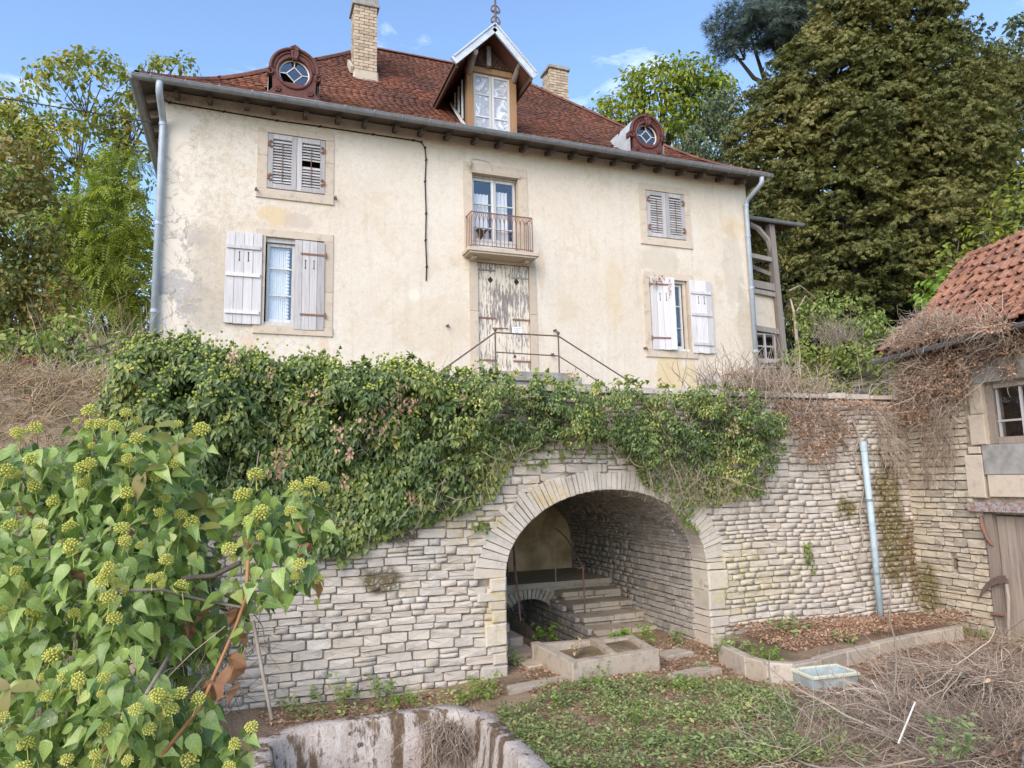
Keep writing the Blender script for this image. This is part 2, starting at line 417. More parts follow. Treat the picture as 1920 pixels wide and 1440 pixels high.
def mat_zinc(name, a=(0.25, 0.265, 0.275), b=(0.19, 0.2, 0.208), metal=0.1, rough=0.5):
    n = NT(name); f = n.noise(n.pos(), 6, 6, 0.65)
    return n.done(n.mix(n.rng(f, 0.35, 0.7), a, b), rough, f, 0.08, 0.004, 0.4, metal)


LICH = (0.47, 0.34, 0.08)
M = dict(
    plaster=mat_plaster(), rooftile=mat_rooftile(),
    stone=m_rubble('rubble_stone', (0.545, 0.49, 0.425), (0.475, 0.425, 0.365), (0.545, 0.465, 0.375),
                   lich=[(2.95, 0.75, 0.3, 0.6, (0.52, 0.39, 0.13), 0), (2.6, 1.9, 0.7, 0.4, LICH, 0), (3.65, 2.2, 0.42, 0.22, (0.55, 0.36, 0.07), 0),
                         (6.55, 0.95, 0.75, 0.75, (0.50, 0.43, 0.17), 0), (7.2, 0.9, 0.8, 0.5, (0.46, 0.40, 0.2), 0)],
                   moss=[(9.45, 1.6, 0.42, 1.35, (0.15, 0.115, 0.035), 0), (8.6, 1.85, 0.28, 0.22, (0.15, 0.12, 0.04), 0), (1.5, 1.25, 0.35, 0.2, (0.12, 0.095, 0.045), 0),
                         (9.9, 1.0, 0.35, 0.9, (0.17, 0.115, 0.05), 0), (0.9, 1.7, 0.4, 0.14, (0.12, 0.09, 0.05), 0), (1.75, 1.75, 0.25, 0.12, (0.12, 0.09, 0.05), 0)]),
    barn_stone=m_rubble('barn_stone', (0.47, 0.405, 0.315), (0.34, 0.29, 0.23), (0.52, 0.43, 0.31), moss=[(8.3, 0.6, 0.3, 0.5, (0.16, 0.13, 0.05), 1)]),
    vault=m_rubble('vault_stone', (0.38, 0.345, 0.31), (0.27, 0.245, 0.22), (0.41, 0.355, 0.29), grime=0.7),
    dressed=m_rubble('dressed_stone', (0.54, 0.455, 0.36), (0.46, 0.385, 0.30), (0.57, 0.475, 0.365), grime=0.45),
    step=m_rubble('step_stone', (0.46, 0.395, 0.315), (0.33, 0.275, 0.215), (0.44, 0.345, 0.25), grime=0.6),
    mortar=m_plain('mortar', (0.36, 0.31, 0.25), 0.95, 0.5, 12, 0.6),
    cellar=m_plain('cellar_plaster', (0.74, 0.53, 0.32), 0.95, 0.62, 2.6, 0.5, c2=(0.34, 0.25, 0.14)),
    zinc=mat_zinc('zinc'), zinc_pale=mat_zinc('zinc_sheet', (0.62, 0.66, 0.68), (0.48, 0.52, 0.55), 0.2, 0.45),
    pipe_blue=mat_zinc('painted_pipe', (0.40, 0.45, 0.49), (0.33, 0.375, 0.41), 0.1, 0.45),
    rust=mat_rust('rusty_iron'), iron=mat_rust('dark_iron', (0.10, 0.085, 0.08), (0.17, 0.10, 0.075)),
    shutter=m_wood('grey_board', (0.50, 0.475, 0.46), (0.33, 0.305, 0.295)), shutter_pale=m_wood('pale_board', (0.68, 0.65, 0.64), (0.50, 0.47, 0.46)),
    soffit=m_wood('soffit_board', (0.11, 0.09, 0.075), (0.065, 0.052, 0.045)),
    shutter_x=m_wood('grey_slat', (0.55, 0.53, 0.52), (0.36, 0.335, 0.325), 'x'),
    sashwood=m_wood('white_sash', (0.66, 0.65, 0.63), (0.47, 0.45, 0.43)),
    doorwood=m_wood('peeling_door', (0.30, 0.265, 0.245), (0.19, 0.165, 0.155), peel=((0.66, 0.585, 0.47), 0.46)),
    barnwood=m_wood('barn_board', (0.33, 0.265, 0.215), (0.19, 0.15, 0.12)),
    oak=m_wood('oak_frame', (0.36, 0.215, 0.11), (0.23, 0.14, 0.08)),
    beamwood=m_wood('old_beam', (0.33, 0.29, 0.25), (0.2, 0.17, 0.15)),
    darkwood=m_wood('dark_timber', (0.10, 0.058, 0.042), (0.055, 0.034, 0.027)),
    redbrown=m_plain('red_brown_casting', (0.135, 0.047, 0.036), 0.6, 0.35, 14, 0.15, spec=0.35),
    brick=m_rubble('chimney_brick', (0.47, 0.37, 0.26), (0.32, 0.24, 0.17), (0.52, 0.42, 0.31), grime=0.6),
    glass=mat_glass('window_glass', a=0.16), film=None,
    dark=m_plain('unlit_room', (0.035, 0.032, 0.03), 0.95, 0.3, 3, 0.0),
    curtain=m_plain('curtain_cloth', (0.86, 0.84, 0.80), 0.9, 0.1, 4, 0.1),
    cable=m_plain('black_cable', (0.025, 0.024, 0.024), 0.6, 0.2, 20, 0.0),
    concrete=m_plain('grey_concrete', (0.36, 0.34, 0.31), 0.9, 0.4, 5, 0.4),
    paper=m_plain('white_paper', (0.78, 0.8, 0.82), 0.7, 0.05, 3, 0.0),
    ink=m_plain('grey_print', (0.22, 0.24, 0.27), 0.8, 0.1, 3, 0.0),
    bark=m_wood('bark', (0.14, 0.115, 0.09), (0.065, 0.052, 0.042), bump=0.8, stretch=0.3),
    palebark=m_wood('pale_twig', (0.36, 0.30, 0.24), (0.22, 0.175, 0.135), bump=0.5),
)
n = NT('plastic_film'); P_ = n.pos(); f_ = n.noise(n.mapv(P_, (1, 1, 0.6), (0, 0, 0)), 3.5, 5, 0.7, 2.2)
M['film'] = n.done(n.mix(n.rng(f_, 0.46, 0.62), (0.34, 0.37, 0.41), (0.74, 0.77, 0.81)), 0.3, f_, 0.6, 0.05, 0.6)


# ---------------------------------------------------------------- ground and terraces
def sheet(name, xs, ys, zf, mat, kind='structure'):
    V = [(x, y, zf(x, y)) for y in ys for x in xs]; nx = len(xs)
    F = [(j * nx + i, j * nx + i + 1, (j + 1) * nx + i + 1, (j + 1) * nx + i) for j in range(len(ys) - 1) for i in range(nx - 1)]
    return put(name, MB().add(V, F).mesh(name, True), mat, kind=kind)


def mat_ground():
    n = NT('courtyard_soil'); P = n.pos()
    a = n.noise(P, 1.6, 6, 0.65); b = n.noise(P, 30, 5, 0.7); v = n.voro(P, 42.0)
    c = n.mix(n.rng(a, 0.4, 0.62), (0.40, 0.28, 0.19), (0.29, 0.21, 0.14))
    c = n.mix(n.rng(v, 0.0, 0.6, 0.75, 0.0), c, n.ramp(b, [(0.3, (0.19, 0.125, 0.085)), (0.55, (0.42, 0.295, 0.205)), (0.7, (0.58, 0.46, 0.34))]))
    c = n.mix(n.rng(n.noise(P, 0.9, 4), 0.5, 0.62, 0, 0.5), c, (0.075, 0.085, 0.035))
    return n.done(c, 0.95, n.math('ADD', b, v), 0.8, 0.03, 0.1)


M['soil'] = mat_ground()
n = NT('bank_soil'); b_ = n.noise(n.pos(), 18, 6, 0.7)
M['bank'] = n.done(n.mix(n.rng(n.noise(n.pos(), 0.8, 4), 0.4, 0.6), n.ramp(b_, [(0.3, (0.20, 0.15, 0.10)), (0.7, (0.46, 0.35, 0.24))]), (0.06, 0.065, 0.03)), 0.95, b_, 0.8, 0.04, 0.1)

TRX0, TRX1, TRY0, TRY1 = .24, 2.01, 3.14, 6.64          # hollow of the foreground trough, cut through too
CH0, CH1, CHY0, CHY1 = 4.05, 4.86, 9.6, 11.15     # cellar chamber under the landing, cut through the ground
gx = sorted(set(list(np.linspace(-9, 11.2, 70)) + [CH0, CH1, TRX0, TRX1])); gy = sorted(set(list(np.linspace(-6, 13.2, 66)) + [CHY0, CHY1 + 1.2, TRY0, TRY1]))
g = MB(); V = [(x, y, ground_z(x, y)) for y in gy for x in gx]; nx = len(gx)
F = [(j * nx + i, j * nx + i + 1, (j + 1) * nx + i + 1, (j + 1) * nx + i) for j in range(len(gy) - 1) for i in range(nx - 1)
     if not (gx[i] >= CH0 - 1e-6 and gx[i + 1] <= CH1 + 1e-6 and gy[j] >= CHY0 - 1e-6 and gy[j + 1] <= CHY1 + 1.2 + 1e-6)
     and not (gx[i] >= TRX0 - 1e-6 and gx[i + 1] <= TRX1 + 1e-6 and gy[j] >= TRY0 - 1e-6 and gy[j + 1] <= TRY1 + 1e-6)]
put('ground', g.add(V, F).mesh('ground', True), M['soil'], kind='structure')
far = MB()
for x0, x1, y0, y1 in [(-900, -9, -900, 8.4), (11.2, 900, -900, 8.4), (-9, 11.2, -900, -6)]:
    far.add([(x0, y0, -0.03), (x1, y0, -0.03), (x1, y1, -0.03), (x0, y1, -0.03)], [(0, 1, 2, 3)])
put('field', far, M['soil'], kind='structure')


def terrace_z(x, y):
    z = 3.42 + 0.16 * max(0.0, min(y - 8.6, 5.2))
    z += 0.33 * max(0.0, y - 19.5) * (1 / (1 + 0.01 * max(0.0, y - 19.5))) if y < 70 else 0.33 * 50.5 / 1.505
    if x > 12.5: z += 0.16 * min(x - 12.5, 16) * max(0.0, min(1, (y - 10) / 6))
    if x < -2: z += 0.05 * min(-2 - x, 20) * max(0.0, min(1, (y - 9) / 5))
    return z + 0.06 * math.sin(1.3 * x + 0.7 * y) + 0.05 * math.sin(2.1 * y - x)


sheet('terrace', list(np.linspace(-14, 9.85, 40)), [8.52, 8.8, 9.3, 10, 11, 12, 13, 14.2], terrace_z, M['bank'])
sheet('hillside', [-300, -120, -60, -35, -24] + list(np.linspace(-18, 30, 33)) + [36, 45, 60, 120, 300], [14.2, 15, 16, 17, 18, 19.5, 21, 23, 26, 30, 36, 45, 60, 120, 400], terrace_z, M['bank'])
sheet('bank', list(np.linspace(9.85, 40, 20)), [8.56, 9.2, 10, 11, 12, 13, 14.2], lambda x, y: terrace_z(x, y) + 0.1, M['bank'])
sheet('slope', [-60, -40, -25, -14], [8.52, 10, 12, 14.2], terrace_z, M['bank'])

# ---------------------------------------------------------------- the house
house = thing('manor_house', 'two storey cream plastered house with red tiled hipped roof above the ivy', 'house', (5.1, 18.5, 4.2))
HX0, HX1, HZ0, HZ1, HY1 = -1.66, 11.85, 3.6, 9.86, 22.9
OPEN = {  # opening in the front: x0, x1, z0, z1
    'ul': (0.27, 1.38, 8.15, 9.32), 'll': (0.28, 1.38, 5.42, 7.18), 'ur': (8.88, 9.95, 8.06, 9.24), 'lr': (8.86, 9.92, 5.32, 7.05),
    'fr': (4.50, 5.58, 7.27, 9.1), 'do': (4.60, 5.80, 4.66, 7.06)}


def holed(mb, x0, x1, z0, z1, y, holes, rec, flip=False):
    xs = sorted(set([x0, x1] + [h for o in holes for h in o[:2]])); zs = sorted(set([z0, z1] + [h for o in holes for h in o[2:4]]))
    for i in range(len(xs) - 1):
        for j in range(len(zs) - 1):
            cx, cz = (xs[i] + xs[i + 1]) / 2, (zs[j] + zs[j + 1]) / 2
            if any(o[0] < cx < o[1] and o[2] < cz < o[3] for o in holes): continue
            mb.add([(xs[i], y, zs[j]), (xs[i + 1], y, zs[j]), (xs[i + 1], y, zs[j + 1]), (xs[i], y, zs[j + 1])], [(0, 1, 2, 3)])
    for a, b, c, d in holes:
        for q in ([(a, c), (b, c)], [(b, c), (b, d)], [(b, d), (a, d)], [(a, d), (a, c)]):
            (p0, q0), (p1, q1) = q
            mb.add([(p0, y, q0), (p1, y, q1), (p1, y + rec, q1), (p0, y + rec, q0)], [(0, 1, 2, 3)])


w = MB(); holed(w, HX0, HX1, HZ0, HZ1, YF, [(a - .06, b + .06, c - .06, d + .06) for a, b, c, d in OPEN.values()], 0.42)
w.add([(HX0, YF, HZ0), (HX0, HY1, HZ0), (HX0, HY1, HZ1), (HX0, YF, HZ1)], [(0, 1, 2, 3)])
w.add([(HX1, YF, HZ0), (HX1, HY1, HZ0), (HX1, HY1, HZ1), (HX1, YF, HZ1)], [(0, 1, 2, 3)])
w.add([(HX0, HY1, HZ0), (HX1, HY1, HZ0), (HX1, HY1, HZ1), (HX0, HY1, HZ1)], [(0, 1, 2, 3)])
put('wall', w, M['plaster'], house)
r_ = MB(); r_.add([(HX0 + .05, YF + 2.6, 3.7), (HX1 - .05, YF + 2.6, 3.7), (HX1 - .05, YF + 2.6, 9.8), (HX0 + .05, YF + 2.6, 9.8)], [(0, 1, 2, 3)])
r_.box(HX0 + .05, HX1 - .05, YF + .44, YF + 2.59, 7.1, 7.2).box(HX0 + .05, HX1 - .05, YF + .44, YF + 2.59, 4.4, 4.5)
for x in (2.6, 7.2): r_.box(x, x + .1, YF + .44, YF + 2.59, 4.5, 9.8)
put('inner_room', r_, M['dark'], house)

# roof: bell-cast hipped roof. d = plan distance from the eave
XE, XR, YE = -2.02, 12.12, 13.58
PROF = [(0, 9.80), (0.5, 10.09), (1.0, 10.42), (1.4, 10.75), (1.8, 11.13), (2.3, 11.64), (3.0, 12.36), (4.0, 13.36), (4.95, 14.36)]
def roof_z(d): return float(np.interp(d, [p[0] for p in PROF], [p[1] for p in PROF]))
HD = 4.95; YB = YE + 2 * HD
roof_me = MB()
ds = [p[0] for p in PROF]
for i in range(len(ds) - 1):
    a, b = ds[i], ds[i + 1]; za, zb = roof_z(a) - .03, roof_z(b) - .03
    xa0, xa1, ya0, ya1 = XE + a, XR - a, YE + a, YB - a; xb0, xb1, yb0, yb1 = XE + b, XR - b, YE + b, YB - b
    for q in ([(xa0, ya0, za), (xa1, ya0, za), (xb1, yb0, zb), (xb0, yb0, zb)], [(xa1, ya0, za), (xa1, ya1, za), (xb1, yb1, zb), (xb1, yb0, zb)],
              [(xa1, ya1, za), (xa0, ya1, za), (xb0, yb1, zb), (xb1, yb1, zb)], [(xa0, ya1, za), (xa0, ya0, za), (xb0, yb0, zb), (xb0, yb1, zb)]):
        roof_me.add(q, [(0, 1, 2, 3)])
roof = put('roof', roof_me, M['darkwood'], house)
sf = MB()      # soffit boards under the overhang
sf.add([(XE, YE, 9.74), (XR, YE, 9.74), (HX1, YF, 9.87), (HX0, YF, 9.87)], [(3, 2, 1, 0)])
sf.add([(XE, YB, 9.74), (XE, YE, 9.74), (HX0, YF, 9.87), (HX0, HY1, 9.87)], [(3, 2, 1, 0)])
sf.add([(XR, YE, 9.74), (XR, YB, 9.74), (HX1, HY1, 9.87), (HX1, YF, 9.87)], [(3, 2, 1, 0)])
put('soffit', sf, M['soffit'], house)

DORM = [(0.24, 1.24, 13.9, 14.9), (8.4, 9.36, 13.9, 14.8)]
# tiles: rows up the slope; a tile is a slightly cupped slab lying on the slope
def tile_variant(seed):
    r = np.random.default_rng(seed); t = MB(); nx_ = 3
    for lay in (0.0, 0.014):
        for (y, zz) in ((0.0, 0.012), (1.0, -0.004)):
            for i in range(nx_):
                u = i / 2 - .5
                t.v.append((u * .995, y + r.uniform(-.04, .04) * (1 - y), zz * (1.9 if y == 0 else 1.0) + lay * .8 + 0.0 + r.uniform(-.002, .002)))
    t.f += [(6, 7, 10, 9), (7, 8, 11, 10), (0, 1, 7, 6), (1, 2, 8, 7), (0, 6, 9, 3), (2, 5, 11, 8)]
    return t
TV = [tile_variant(i) for i in range(6)]
tile_me = [t.mesh('roof_tile') for t in TV]
for m_ in tile_me: m_.materials.append(M['rooftile'])
TW, TR = 0.165, 0.155
def slope_rows():
    s, d = [0.0], 0.0
    while d < HD - 0.05:
        d2 = d + 0.01; g_ = math.hypot(0.01, roof_z(d2) - roof_z(d))
        d += TR * 0.01 / g_; s.append(d)
    return s
rows = slope_rows()
tl = []      # (priority, matrix)
for side in range(3):
    for ri, d in enumerate(rows):
        z0 = roof_z(d); sl = (roof_z(d + .1) - z0) / .1; L = 0.235
        if side == 0: a, b = XE + d, XR - d
        else: a, b = YE + d, YE + 2 * HD - d
        k0 = int((b - a) / TW) + 2; roff = random.random() - .5
        for k in range(k0):
            u = a + (k + roff) * TW + TW * .5
            if u > b - TW * .5 or u < a + TW * .4: continue
            jit = random.uniform(-.006, .006)
            if side == 0:
                if any(p[0] - .03 < u < p[1] + .03 and p[2] < YE + d + .1 < p[3] for p in DORM): continue
                if 4.42 < u < 5.5 and YE + d < 16.2 and YE + d > 13.9: continue
                o = Vector((u, YE + d, z0)); ex = Vector((1, 0, 0)); ey = Vector((0, 1, sl)).normalized()
            elif side == 1: o = Vector((XE + d, u, z0)); ex = Vector((0, -1, 0)); ey = Vector((1, 0, sl)).normalized()
            else: o = Vector((XR - d, u, z0)); ex = Vector((0, 1, 0)); ey = Vector((-1, 0, sl)).normalized()
            ez = ex.cross(ey)
            rot = random.uniform(-.012, .012); ex2 = ex + ey * rot
            A = Matrix((( ex2.x * TW, ey.x * L, ez.x, o.x), (ex2.y * TW, ey.y * L, ez.y, o.y), (ex2.z * TW, ey.z * L, ez.z, o.z + .004 + jit * .5 + (random.uniform(0, .012) if random.random() < .08 else 0)), (0, 0, 0, 1)))
            vis = (side == 0, -d) if side == 0 else (False, -d)
            tl.append((0 if side == 0 and u > -1.9 else 1, d, random.random(), random.randrange(6), A))
tl.sort(key=lambda t: t[:3])
for p, d, _, v, A in tl[:300]:
    put('tile', tile_me[v], None, roof, M=A)
def join_variants(name, vb, items, mat, parent=None, **k):
    base = [np.array(v.v) for v in vb]; VV = np.empty((len(items), len(base[0]), 3))
    for i, (vi, A) in enumerate(items):
        a = np.array(A); VV[i] = base[vi] @ a[:3, :3].T + a[:3, 3]
    return put(name, np_mesh(name, VV, len(base[0]), vb[0].f), mat, parent, **k)
join_variants('tiling', TV, [(t[3], t[4]) for t in tl[300:]], M['rooftile'], roof, kind='stuff')
# ridge and hip tiles: half-round, end to end
hipv = MB()
for y in (0.0, 1.0):
    for k in range(5):
        a = math.pi * k / 4; rr = .105 if y == 0 else .10
        hipv.v.append((math.cos(a) * rr, y, math.sin(a) * rr * .8))
hipv.f = [(k, k + 1, 6 + k, 5 + k) for k in range(4)]
hipm = hipv.mesh('ridge_tile'); hipm.materials.append(M['rooftile'])
def lay_ridge(a, b, n_):
    for i in range(n_):
        p = a(i / n_); q = a((i + 1.12) / n_); t = (q - p); ln = t.length; t.normalize()
        x = t.cross(Vector((0, 0, 1))).normalized(); z = x.cross(t)
        put('ridge_tile', hipm, None, roof, M=Matrix(((x.x, t.x * ln, z.x, p.x), (x.y, t.y * ln, z.y, p.y), (x.z, t.z * ln, z.z, p.z), (0, 0, 0, 1))))
hl = lambda t: Vector((XE + HD * t, YE + HD * t, roof_z(HD * t) + .0))
hr = lambda t: Vector((XR - HD * t, YE + HD * t, roof_z(HD * t) + .0))
lay_ridge(hl, None, 22); lay_ridge(hr, None, 22)
lay_ridge(lambda t: Vector((XE + HD + (XR - XE - 2 * HD) * t, YE + HD, roof_z(HD))), None, 14)

# rafter tails, gutter, downpipes
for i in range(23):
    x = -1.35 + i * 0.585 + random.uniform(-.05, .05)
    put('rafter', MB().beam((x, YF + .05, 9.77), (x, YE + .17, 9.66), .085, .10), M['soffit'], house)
for i in range(14):
    y = 14.2 + i * .6
    put('rafter', MB().beam((HX0 + .02, y, 9.76), (XE + .1, y, 9.66), .085, .10), M['beamwood'], house)
def gutter(P, r=.078):
    mb = MB(); P = [np.array(p, float) for p in P]
    for i in range(len(P) - 1):
        t = P[i + 1] - P[i]; t /= np.linalg.norm(t); x = np.cross(t, (0, 0, 1)); x /= np.linalg.norm(x)
        ring = [(math.cos(a), math.sin(a)) for a in np.linspace(math.pi, 2 * math.pi, 9)]
        for rr, fl in ((r, 0), (r - .008, 1)):
            V = [P[i + e] + x * c * rr + np.array([0, 0, 1]) * s_ * rr for e in (0, 1) for c, s_ in ring]
            mb.add(V, [(k, k + 1, 10 + k, 9 + k) for k in range(8)])
        mb.tube([P[i] + x * r, P[i + 1] + x * r], .012, 5); mb.tube([P[i] - x * r, P[i + 1] - x * r], .010, 5)
        for e in (0, 1): mb.add([P[i + e] + x * c * r + np.array([0, 0, 1]) * s_ * r for c, s_ in ring], [tuple(range(9))])
    return mb
GY = YE - .06
gut = put('gutter', gutter([(XE - .06, GY, 9.76), (XR + .05, GY, 9.79)]), M['zinc'], house)
put('gutter', gutter([(XE - .05, GY - .02, 9.755), (XE - .05, YB, 9.75)]), M['zinc'], house)
for i in range(25):
    x = XE + .25 + i * .575
    ring = [(x, GY + math.cos(a) * .085, 9.775 + math.sin(a) * .085) for a in np.linspace(math.pi * .95, 2 * math.pi * 1.02, 8)]
    put('bracket', MB().tube(ring, .011, 5), M['zinc'], gut)
def downpipe(P, r, mat, collars, name='downpipe', parent=None):
    P = [np.array(p, float) for p in P]; S_ = [P[0]]
    for i in range(1, len(P) - 1):
        for t in (0.0, .25, .5, .75, 1.0):
            a = P[i] + (P[i - 1] - P[i]) / np.linalg.norm(P[i - 1] - P[i]) * .11; b = P[i] + (P[i + 1] - P[i]) / np.linalg.norm(P[i + 1] - P[i]) * .11
            S_.append((1 - t) ** 2 * a + 2 * t * (1 - t) * P[i] + t * t * b)
    S_.append(P[-1])
    o = put(name, MB().tube(S_, r, 14).mesh(name, True), mat, parent)
    for z in collars:
        a, b = P[-2], P[-1]; t = (z - a[2]) / (b[2] - a[2]); c = a + (b - a) * t
        put('collar', MB().tube([c + (0, 0, .03), c - (0, 0, .03)], r * 1.16, 14).tube([c + (0, .0, 0), c + (0, .16, 0)], .012, 5), mat, o)
    return o
downpipe([(-1.63, GY, 9.70), (-1.63, GY, 9.52), (-1.60, YF - .09, 9.22), (-1.60, YF - .09, 3.7)], .062, M['pipe_blue'], [9.14, 7.2, 5.55], parent=house)
downpipe([(11.86, GY, 9.70), (11.86, GY, 9.55), (11.76, YF - .09, 9.25), (11.76, YF - .09, 4.0)], .058, M['pipe_blue'], [9.15, 8.35, 7.0, 5.4], parent=house)

# chimneys: core of mortar, bricks laid round it
bv = MB().slab([(-.5, -.5), (.5, -.5), (.5, .5), (-.5, .5)], -.5, .5, .06); brick_me = bv.mesh('brick'); brick_me.materials.append(M['brick'])
def chimney(x0, x1, y0, y1, z0, z1, cap):
    ch = put('chimney', MB().box(x0 + .025, x1 - .025, y0 + .025, y1 - .025, z0, z1), M['mortar'], house)
    z, i = z0, 0
    while z < z1 - .01:
        h = .085
        for face in range(2):
            a, b = (x0, x1) if face == 0 else (y0, y1)
            u = a - (0.12 if i % 2 else 0.0)
            while u < b - .01:
                u0, u1 = max(u, a), min(u + .235, b)
                if u1 - u0 > .03 and random.random() > .01:
                    d = random.uniform(-.004, .006)
                    c = Vector(((u0 + u1) / 2, y0 + .03 - d, z + h / 2)) if face == 0 else Vector((x0 + .03 - d, (u0 + u1) / 2, z + h / 2))
                    A = Matrix.Translation(c) @ (Matrix.Identity(4) if face == 0 else Matrix.Rotation(-math.pi / 2, 4, 'Z')) @ Matrix.Rotation(random.uniform(-.02, .02), 4, 'Y') @ Matrix.Diagonal((u1 - u0 - .010, .06, h - .011, 1))
                    put('brick', brick_me, None, ch, M=A)
                u += .242
        z += h; i += 1
    e = .05
    put('cap', MB().bbox(x0 - e, x1 + e, y0 - e, y1 + e, z1, z1 + .07, .01).bbox(x0 - e + .03, x1 + e - .03, y0 - e + .03, y1 + e - .03, z1 + .07, z1 + cap, .01), M['concrete'], ch)
    return ch
c1 = chimney(2.24, 2.80, 16.33, 16.9, 12.2, 14.06, .34)
fl = MB().bbox(2.215, 2.825, 16.29, 16.4, 12.05, 12.36, .03, .02).beam((2.19, 16.3, 12.3), (2.19, 16.95, 12.85), .06, .16)
put('flashing', fl, M['dressed'], c1)
chimney(8.27, 8.88, 18.13, 18.7, 12.9, 14.62, .12)

# finial on the ridge end
fx, fy, fz = 6.72, YE + HD, roof_z(HD) + .05
fm = MB().tube([(fx, fy, fz - .1), (fx, fy, fz + .5), (fx, fy, fz + 2.6)], [.06, .05, .03], 8).lathe([(0, -.06), (.07, -.03), (.07, .03), (0, .06)], (fx, fy, fz + .35))
for s_ in (-1, 1):
    for zz in (1.62, 1.98):
        fm.tube([(fx + s_ * (.02 + .12 * math.sin(t) ), fy, fz + zz + .17 * math.cos(t) * (1 - .2 * t)) for t in np.linspace(0.2, 4.4, 12)], .022, 5)
put('finial', fm, M['iron'], house)


# ---- round dormers
def round_dormer(cx, zc, x0, x1, z0, z1, yf, label):
    s = (x1 - x0); d = put('round_dormer', MB(), M['redbrown'], house, label=label)
    out = []
    w_ = s / 2; R = w_ * .93; top = zc + .06
    for t in np.linspace(0, math.pi, 25): out.append((cx + R * math.cos(t), top + R * .98 * math.sin(t)))
    out += [(cx - R - .04, top - .02), (cx - R - .05, top - .14), (cx - R + .05, top - .19), (cx - R + .06, z0 + .17), (cx - R - .02, z0 + .06), (cx - R - .05, z0),
            (cx + R + .05, z0), (cx + R + .02, z0 + .06), (cx + R - .06, z0 + .17), (cx + R - .05, top - .19), (cx + R + .05, top - .14), (cx + R + .04, top - .02)]
    out = out[::-1]; n_ = len(out); rh = .295 * s / 1.0
    f = MB()
    # front board with a round hole: ring of quads from the outline to the hole
    hole = []
    for x, z in out:
        a = math.atan2(z - zc, x - cx); hole.append((cx + rh * math.cos(a), zc + rh * math.sin(a)))
    for (ring, ring2, y, y2) in ((out, hole, yf, yf), (out, out, yf, yf + .16), (hole, hole, yf, yf + .16)):
        V = [(x, y, z) for x, z in ring] + [(x, y2, z) for x, z in ring2]
        f.add(V, [(i, (i + 1) % n_, n_ + (i + 1) % n_, n_ + i) for i in range(n_)])
    put('front', f, M['redbrown'], d)
    mo = MB()
    mo.tube([(cx + (rh + .03) * math.cos(a), yf - .01, zc + (rh + .03) * math.sin(a)) for a in np.linspace(0, 2 * math.pi, 33)[:-1]], .030, 8, True)
    mo.tube([(cx + R * .97 * math.cos(a), yf - .015, top + R * .95 * math.sin(a)) for a in np.linspace(-.05, math.pi + .05, 25)], .036, 7)
    mo.tube([(cx + R * .80 * math.cos(a), yf - .008, top + R * .79 * math.sin(a)) for a in np.linspace(-.05, math.pi + .05, 25)], .018, 6)
    mo.bbox(cx - R - .07, cx + R + .07, yf - .05, yf + .12, z0 - .035, z0 + .03, .012)
    put('moulding', mo.mesh('moulding', False), M['redbrown'], d)
    for s_ in (-1, 1):
        sc = MB(); c0 = np.array([cx + s_ * (R - .005), yf - .03, top - .12])
        sc.tube([c0 + np.array([s_ * math.cos(t) * (.09 - .011 * t), 0, math.sin(t) * (.09 - .011 * t)]) for t in np.linspace(1.2, 8.0, 22)], .022, 6)
        put('scroll', sc, M['redbrown'], d)
        ro = MB(); c0 = (cx + s_ * R * .66, yf - .005, z0 + .155)
        for k in range(6):
            a = k * math.pi / 3; ro.lathe([(0, -.035), (.026, -.02), (.034, .0)], (c0[0] + .045 * math.cos(a), c0[1], c0[2] + .045 * math.sin(a)), 'y', 7)
        ro.lathe([(0, -.045), (.02, -.03), (.028, 0)], c0, 'y', 7)
        put('rosette', ro, M['redbrown'], d)
    ke = MB(); zt = top + R * .98
    for k in range(7):
        a = math.pi * (k + .5) / 7; L = .13 if k == 3 else .115
        ke.tube([(cx, yf - .05, zt - .06), (cx + math.cos(a) * L * .6, yf - .07, zt - .06 + math.sin(a) * L * .7), (cx + math.cos(a) * L, yf - .03, zt - .06 + math.sin(a) * L)], [.018, .026, .012], 6)
    ke.slab([(cx - .045, zt - .27), (cx + .045, zt - .27), (cx + .085, zt - .06), (cx - .085, zt - .06)], yf - .075, yf, .02)
    for s_ in (-1, 1): ke.tube([(cx + s_ * .03, yf - .08, zt - .24), (cx + s_ * .06, yf - .085, zt - .15), (cx + s_ * .03, yf - .08, zt - .09)], .016, 5)
    put('crest', ke, M['redbrown'], d)
    # window: rim, diamond bars, panes
    wb = MB(); q = rh * .52
    wb.tube([(cx + rh * .97 * math.cos(a), yf + .06, zc + rh * .97 * math.sin(a)) for a in np.linspace(0, 2 * math.pi, 29)[:-1]], .018, 6, True)
    dm = [(cx, zc + q), (cx + q, zc), (cx, zc - q), (cx - q, zc)]
    for i in range(4):
        a, b = dm[i], dm[(i + 1) % 4]; e = (cx + (a[0] - cx) / q * rh, zc + (a[1] - zc) / q * rh)
        wb.beam((a[0], yf + .06, a[1]), (b[0], yf + .06, b[1]), .018, .018); wb.beam((a[0], yf + .06, a[1]), (e[0], yf + .06, e[1]), .018, .018)
    put('glazing_bar', wb, M['sashwood'], d)
    pn = MB(); broken = label.startswith('left')
    put('pane', MB().add([(x, yf + .07, z) for x, z in dm], [(0, 1, 2, 3)]), M['glass'], d)
    for i in range(4):
        if broken and i == 2: continue
        a0 = math.pi / 2 - i * math.pi / 2
        arc = [(cx + rh * .97 * math.cos(a0 - t), zc + rh * .97 * math.sin(a0 - t)) for t in np.linspace(0, math.pi / 2, 7)]
        V = [(x, yf + .07, z) for x, z in [dm[i]] + arc + [dm[(i + 1) % 4]]]
        put('pane', MB().add(V, [tuple(range(len(V)))]), M['glass'], d)
    # barrel roof and cheeks running back into the slope
    br = MB(); n2 = 18; back = yf + 1.25
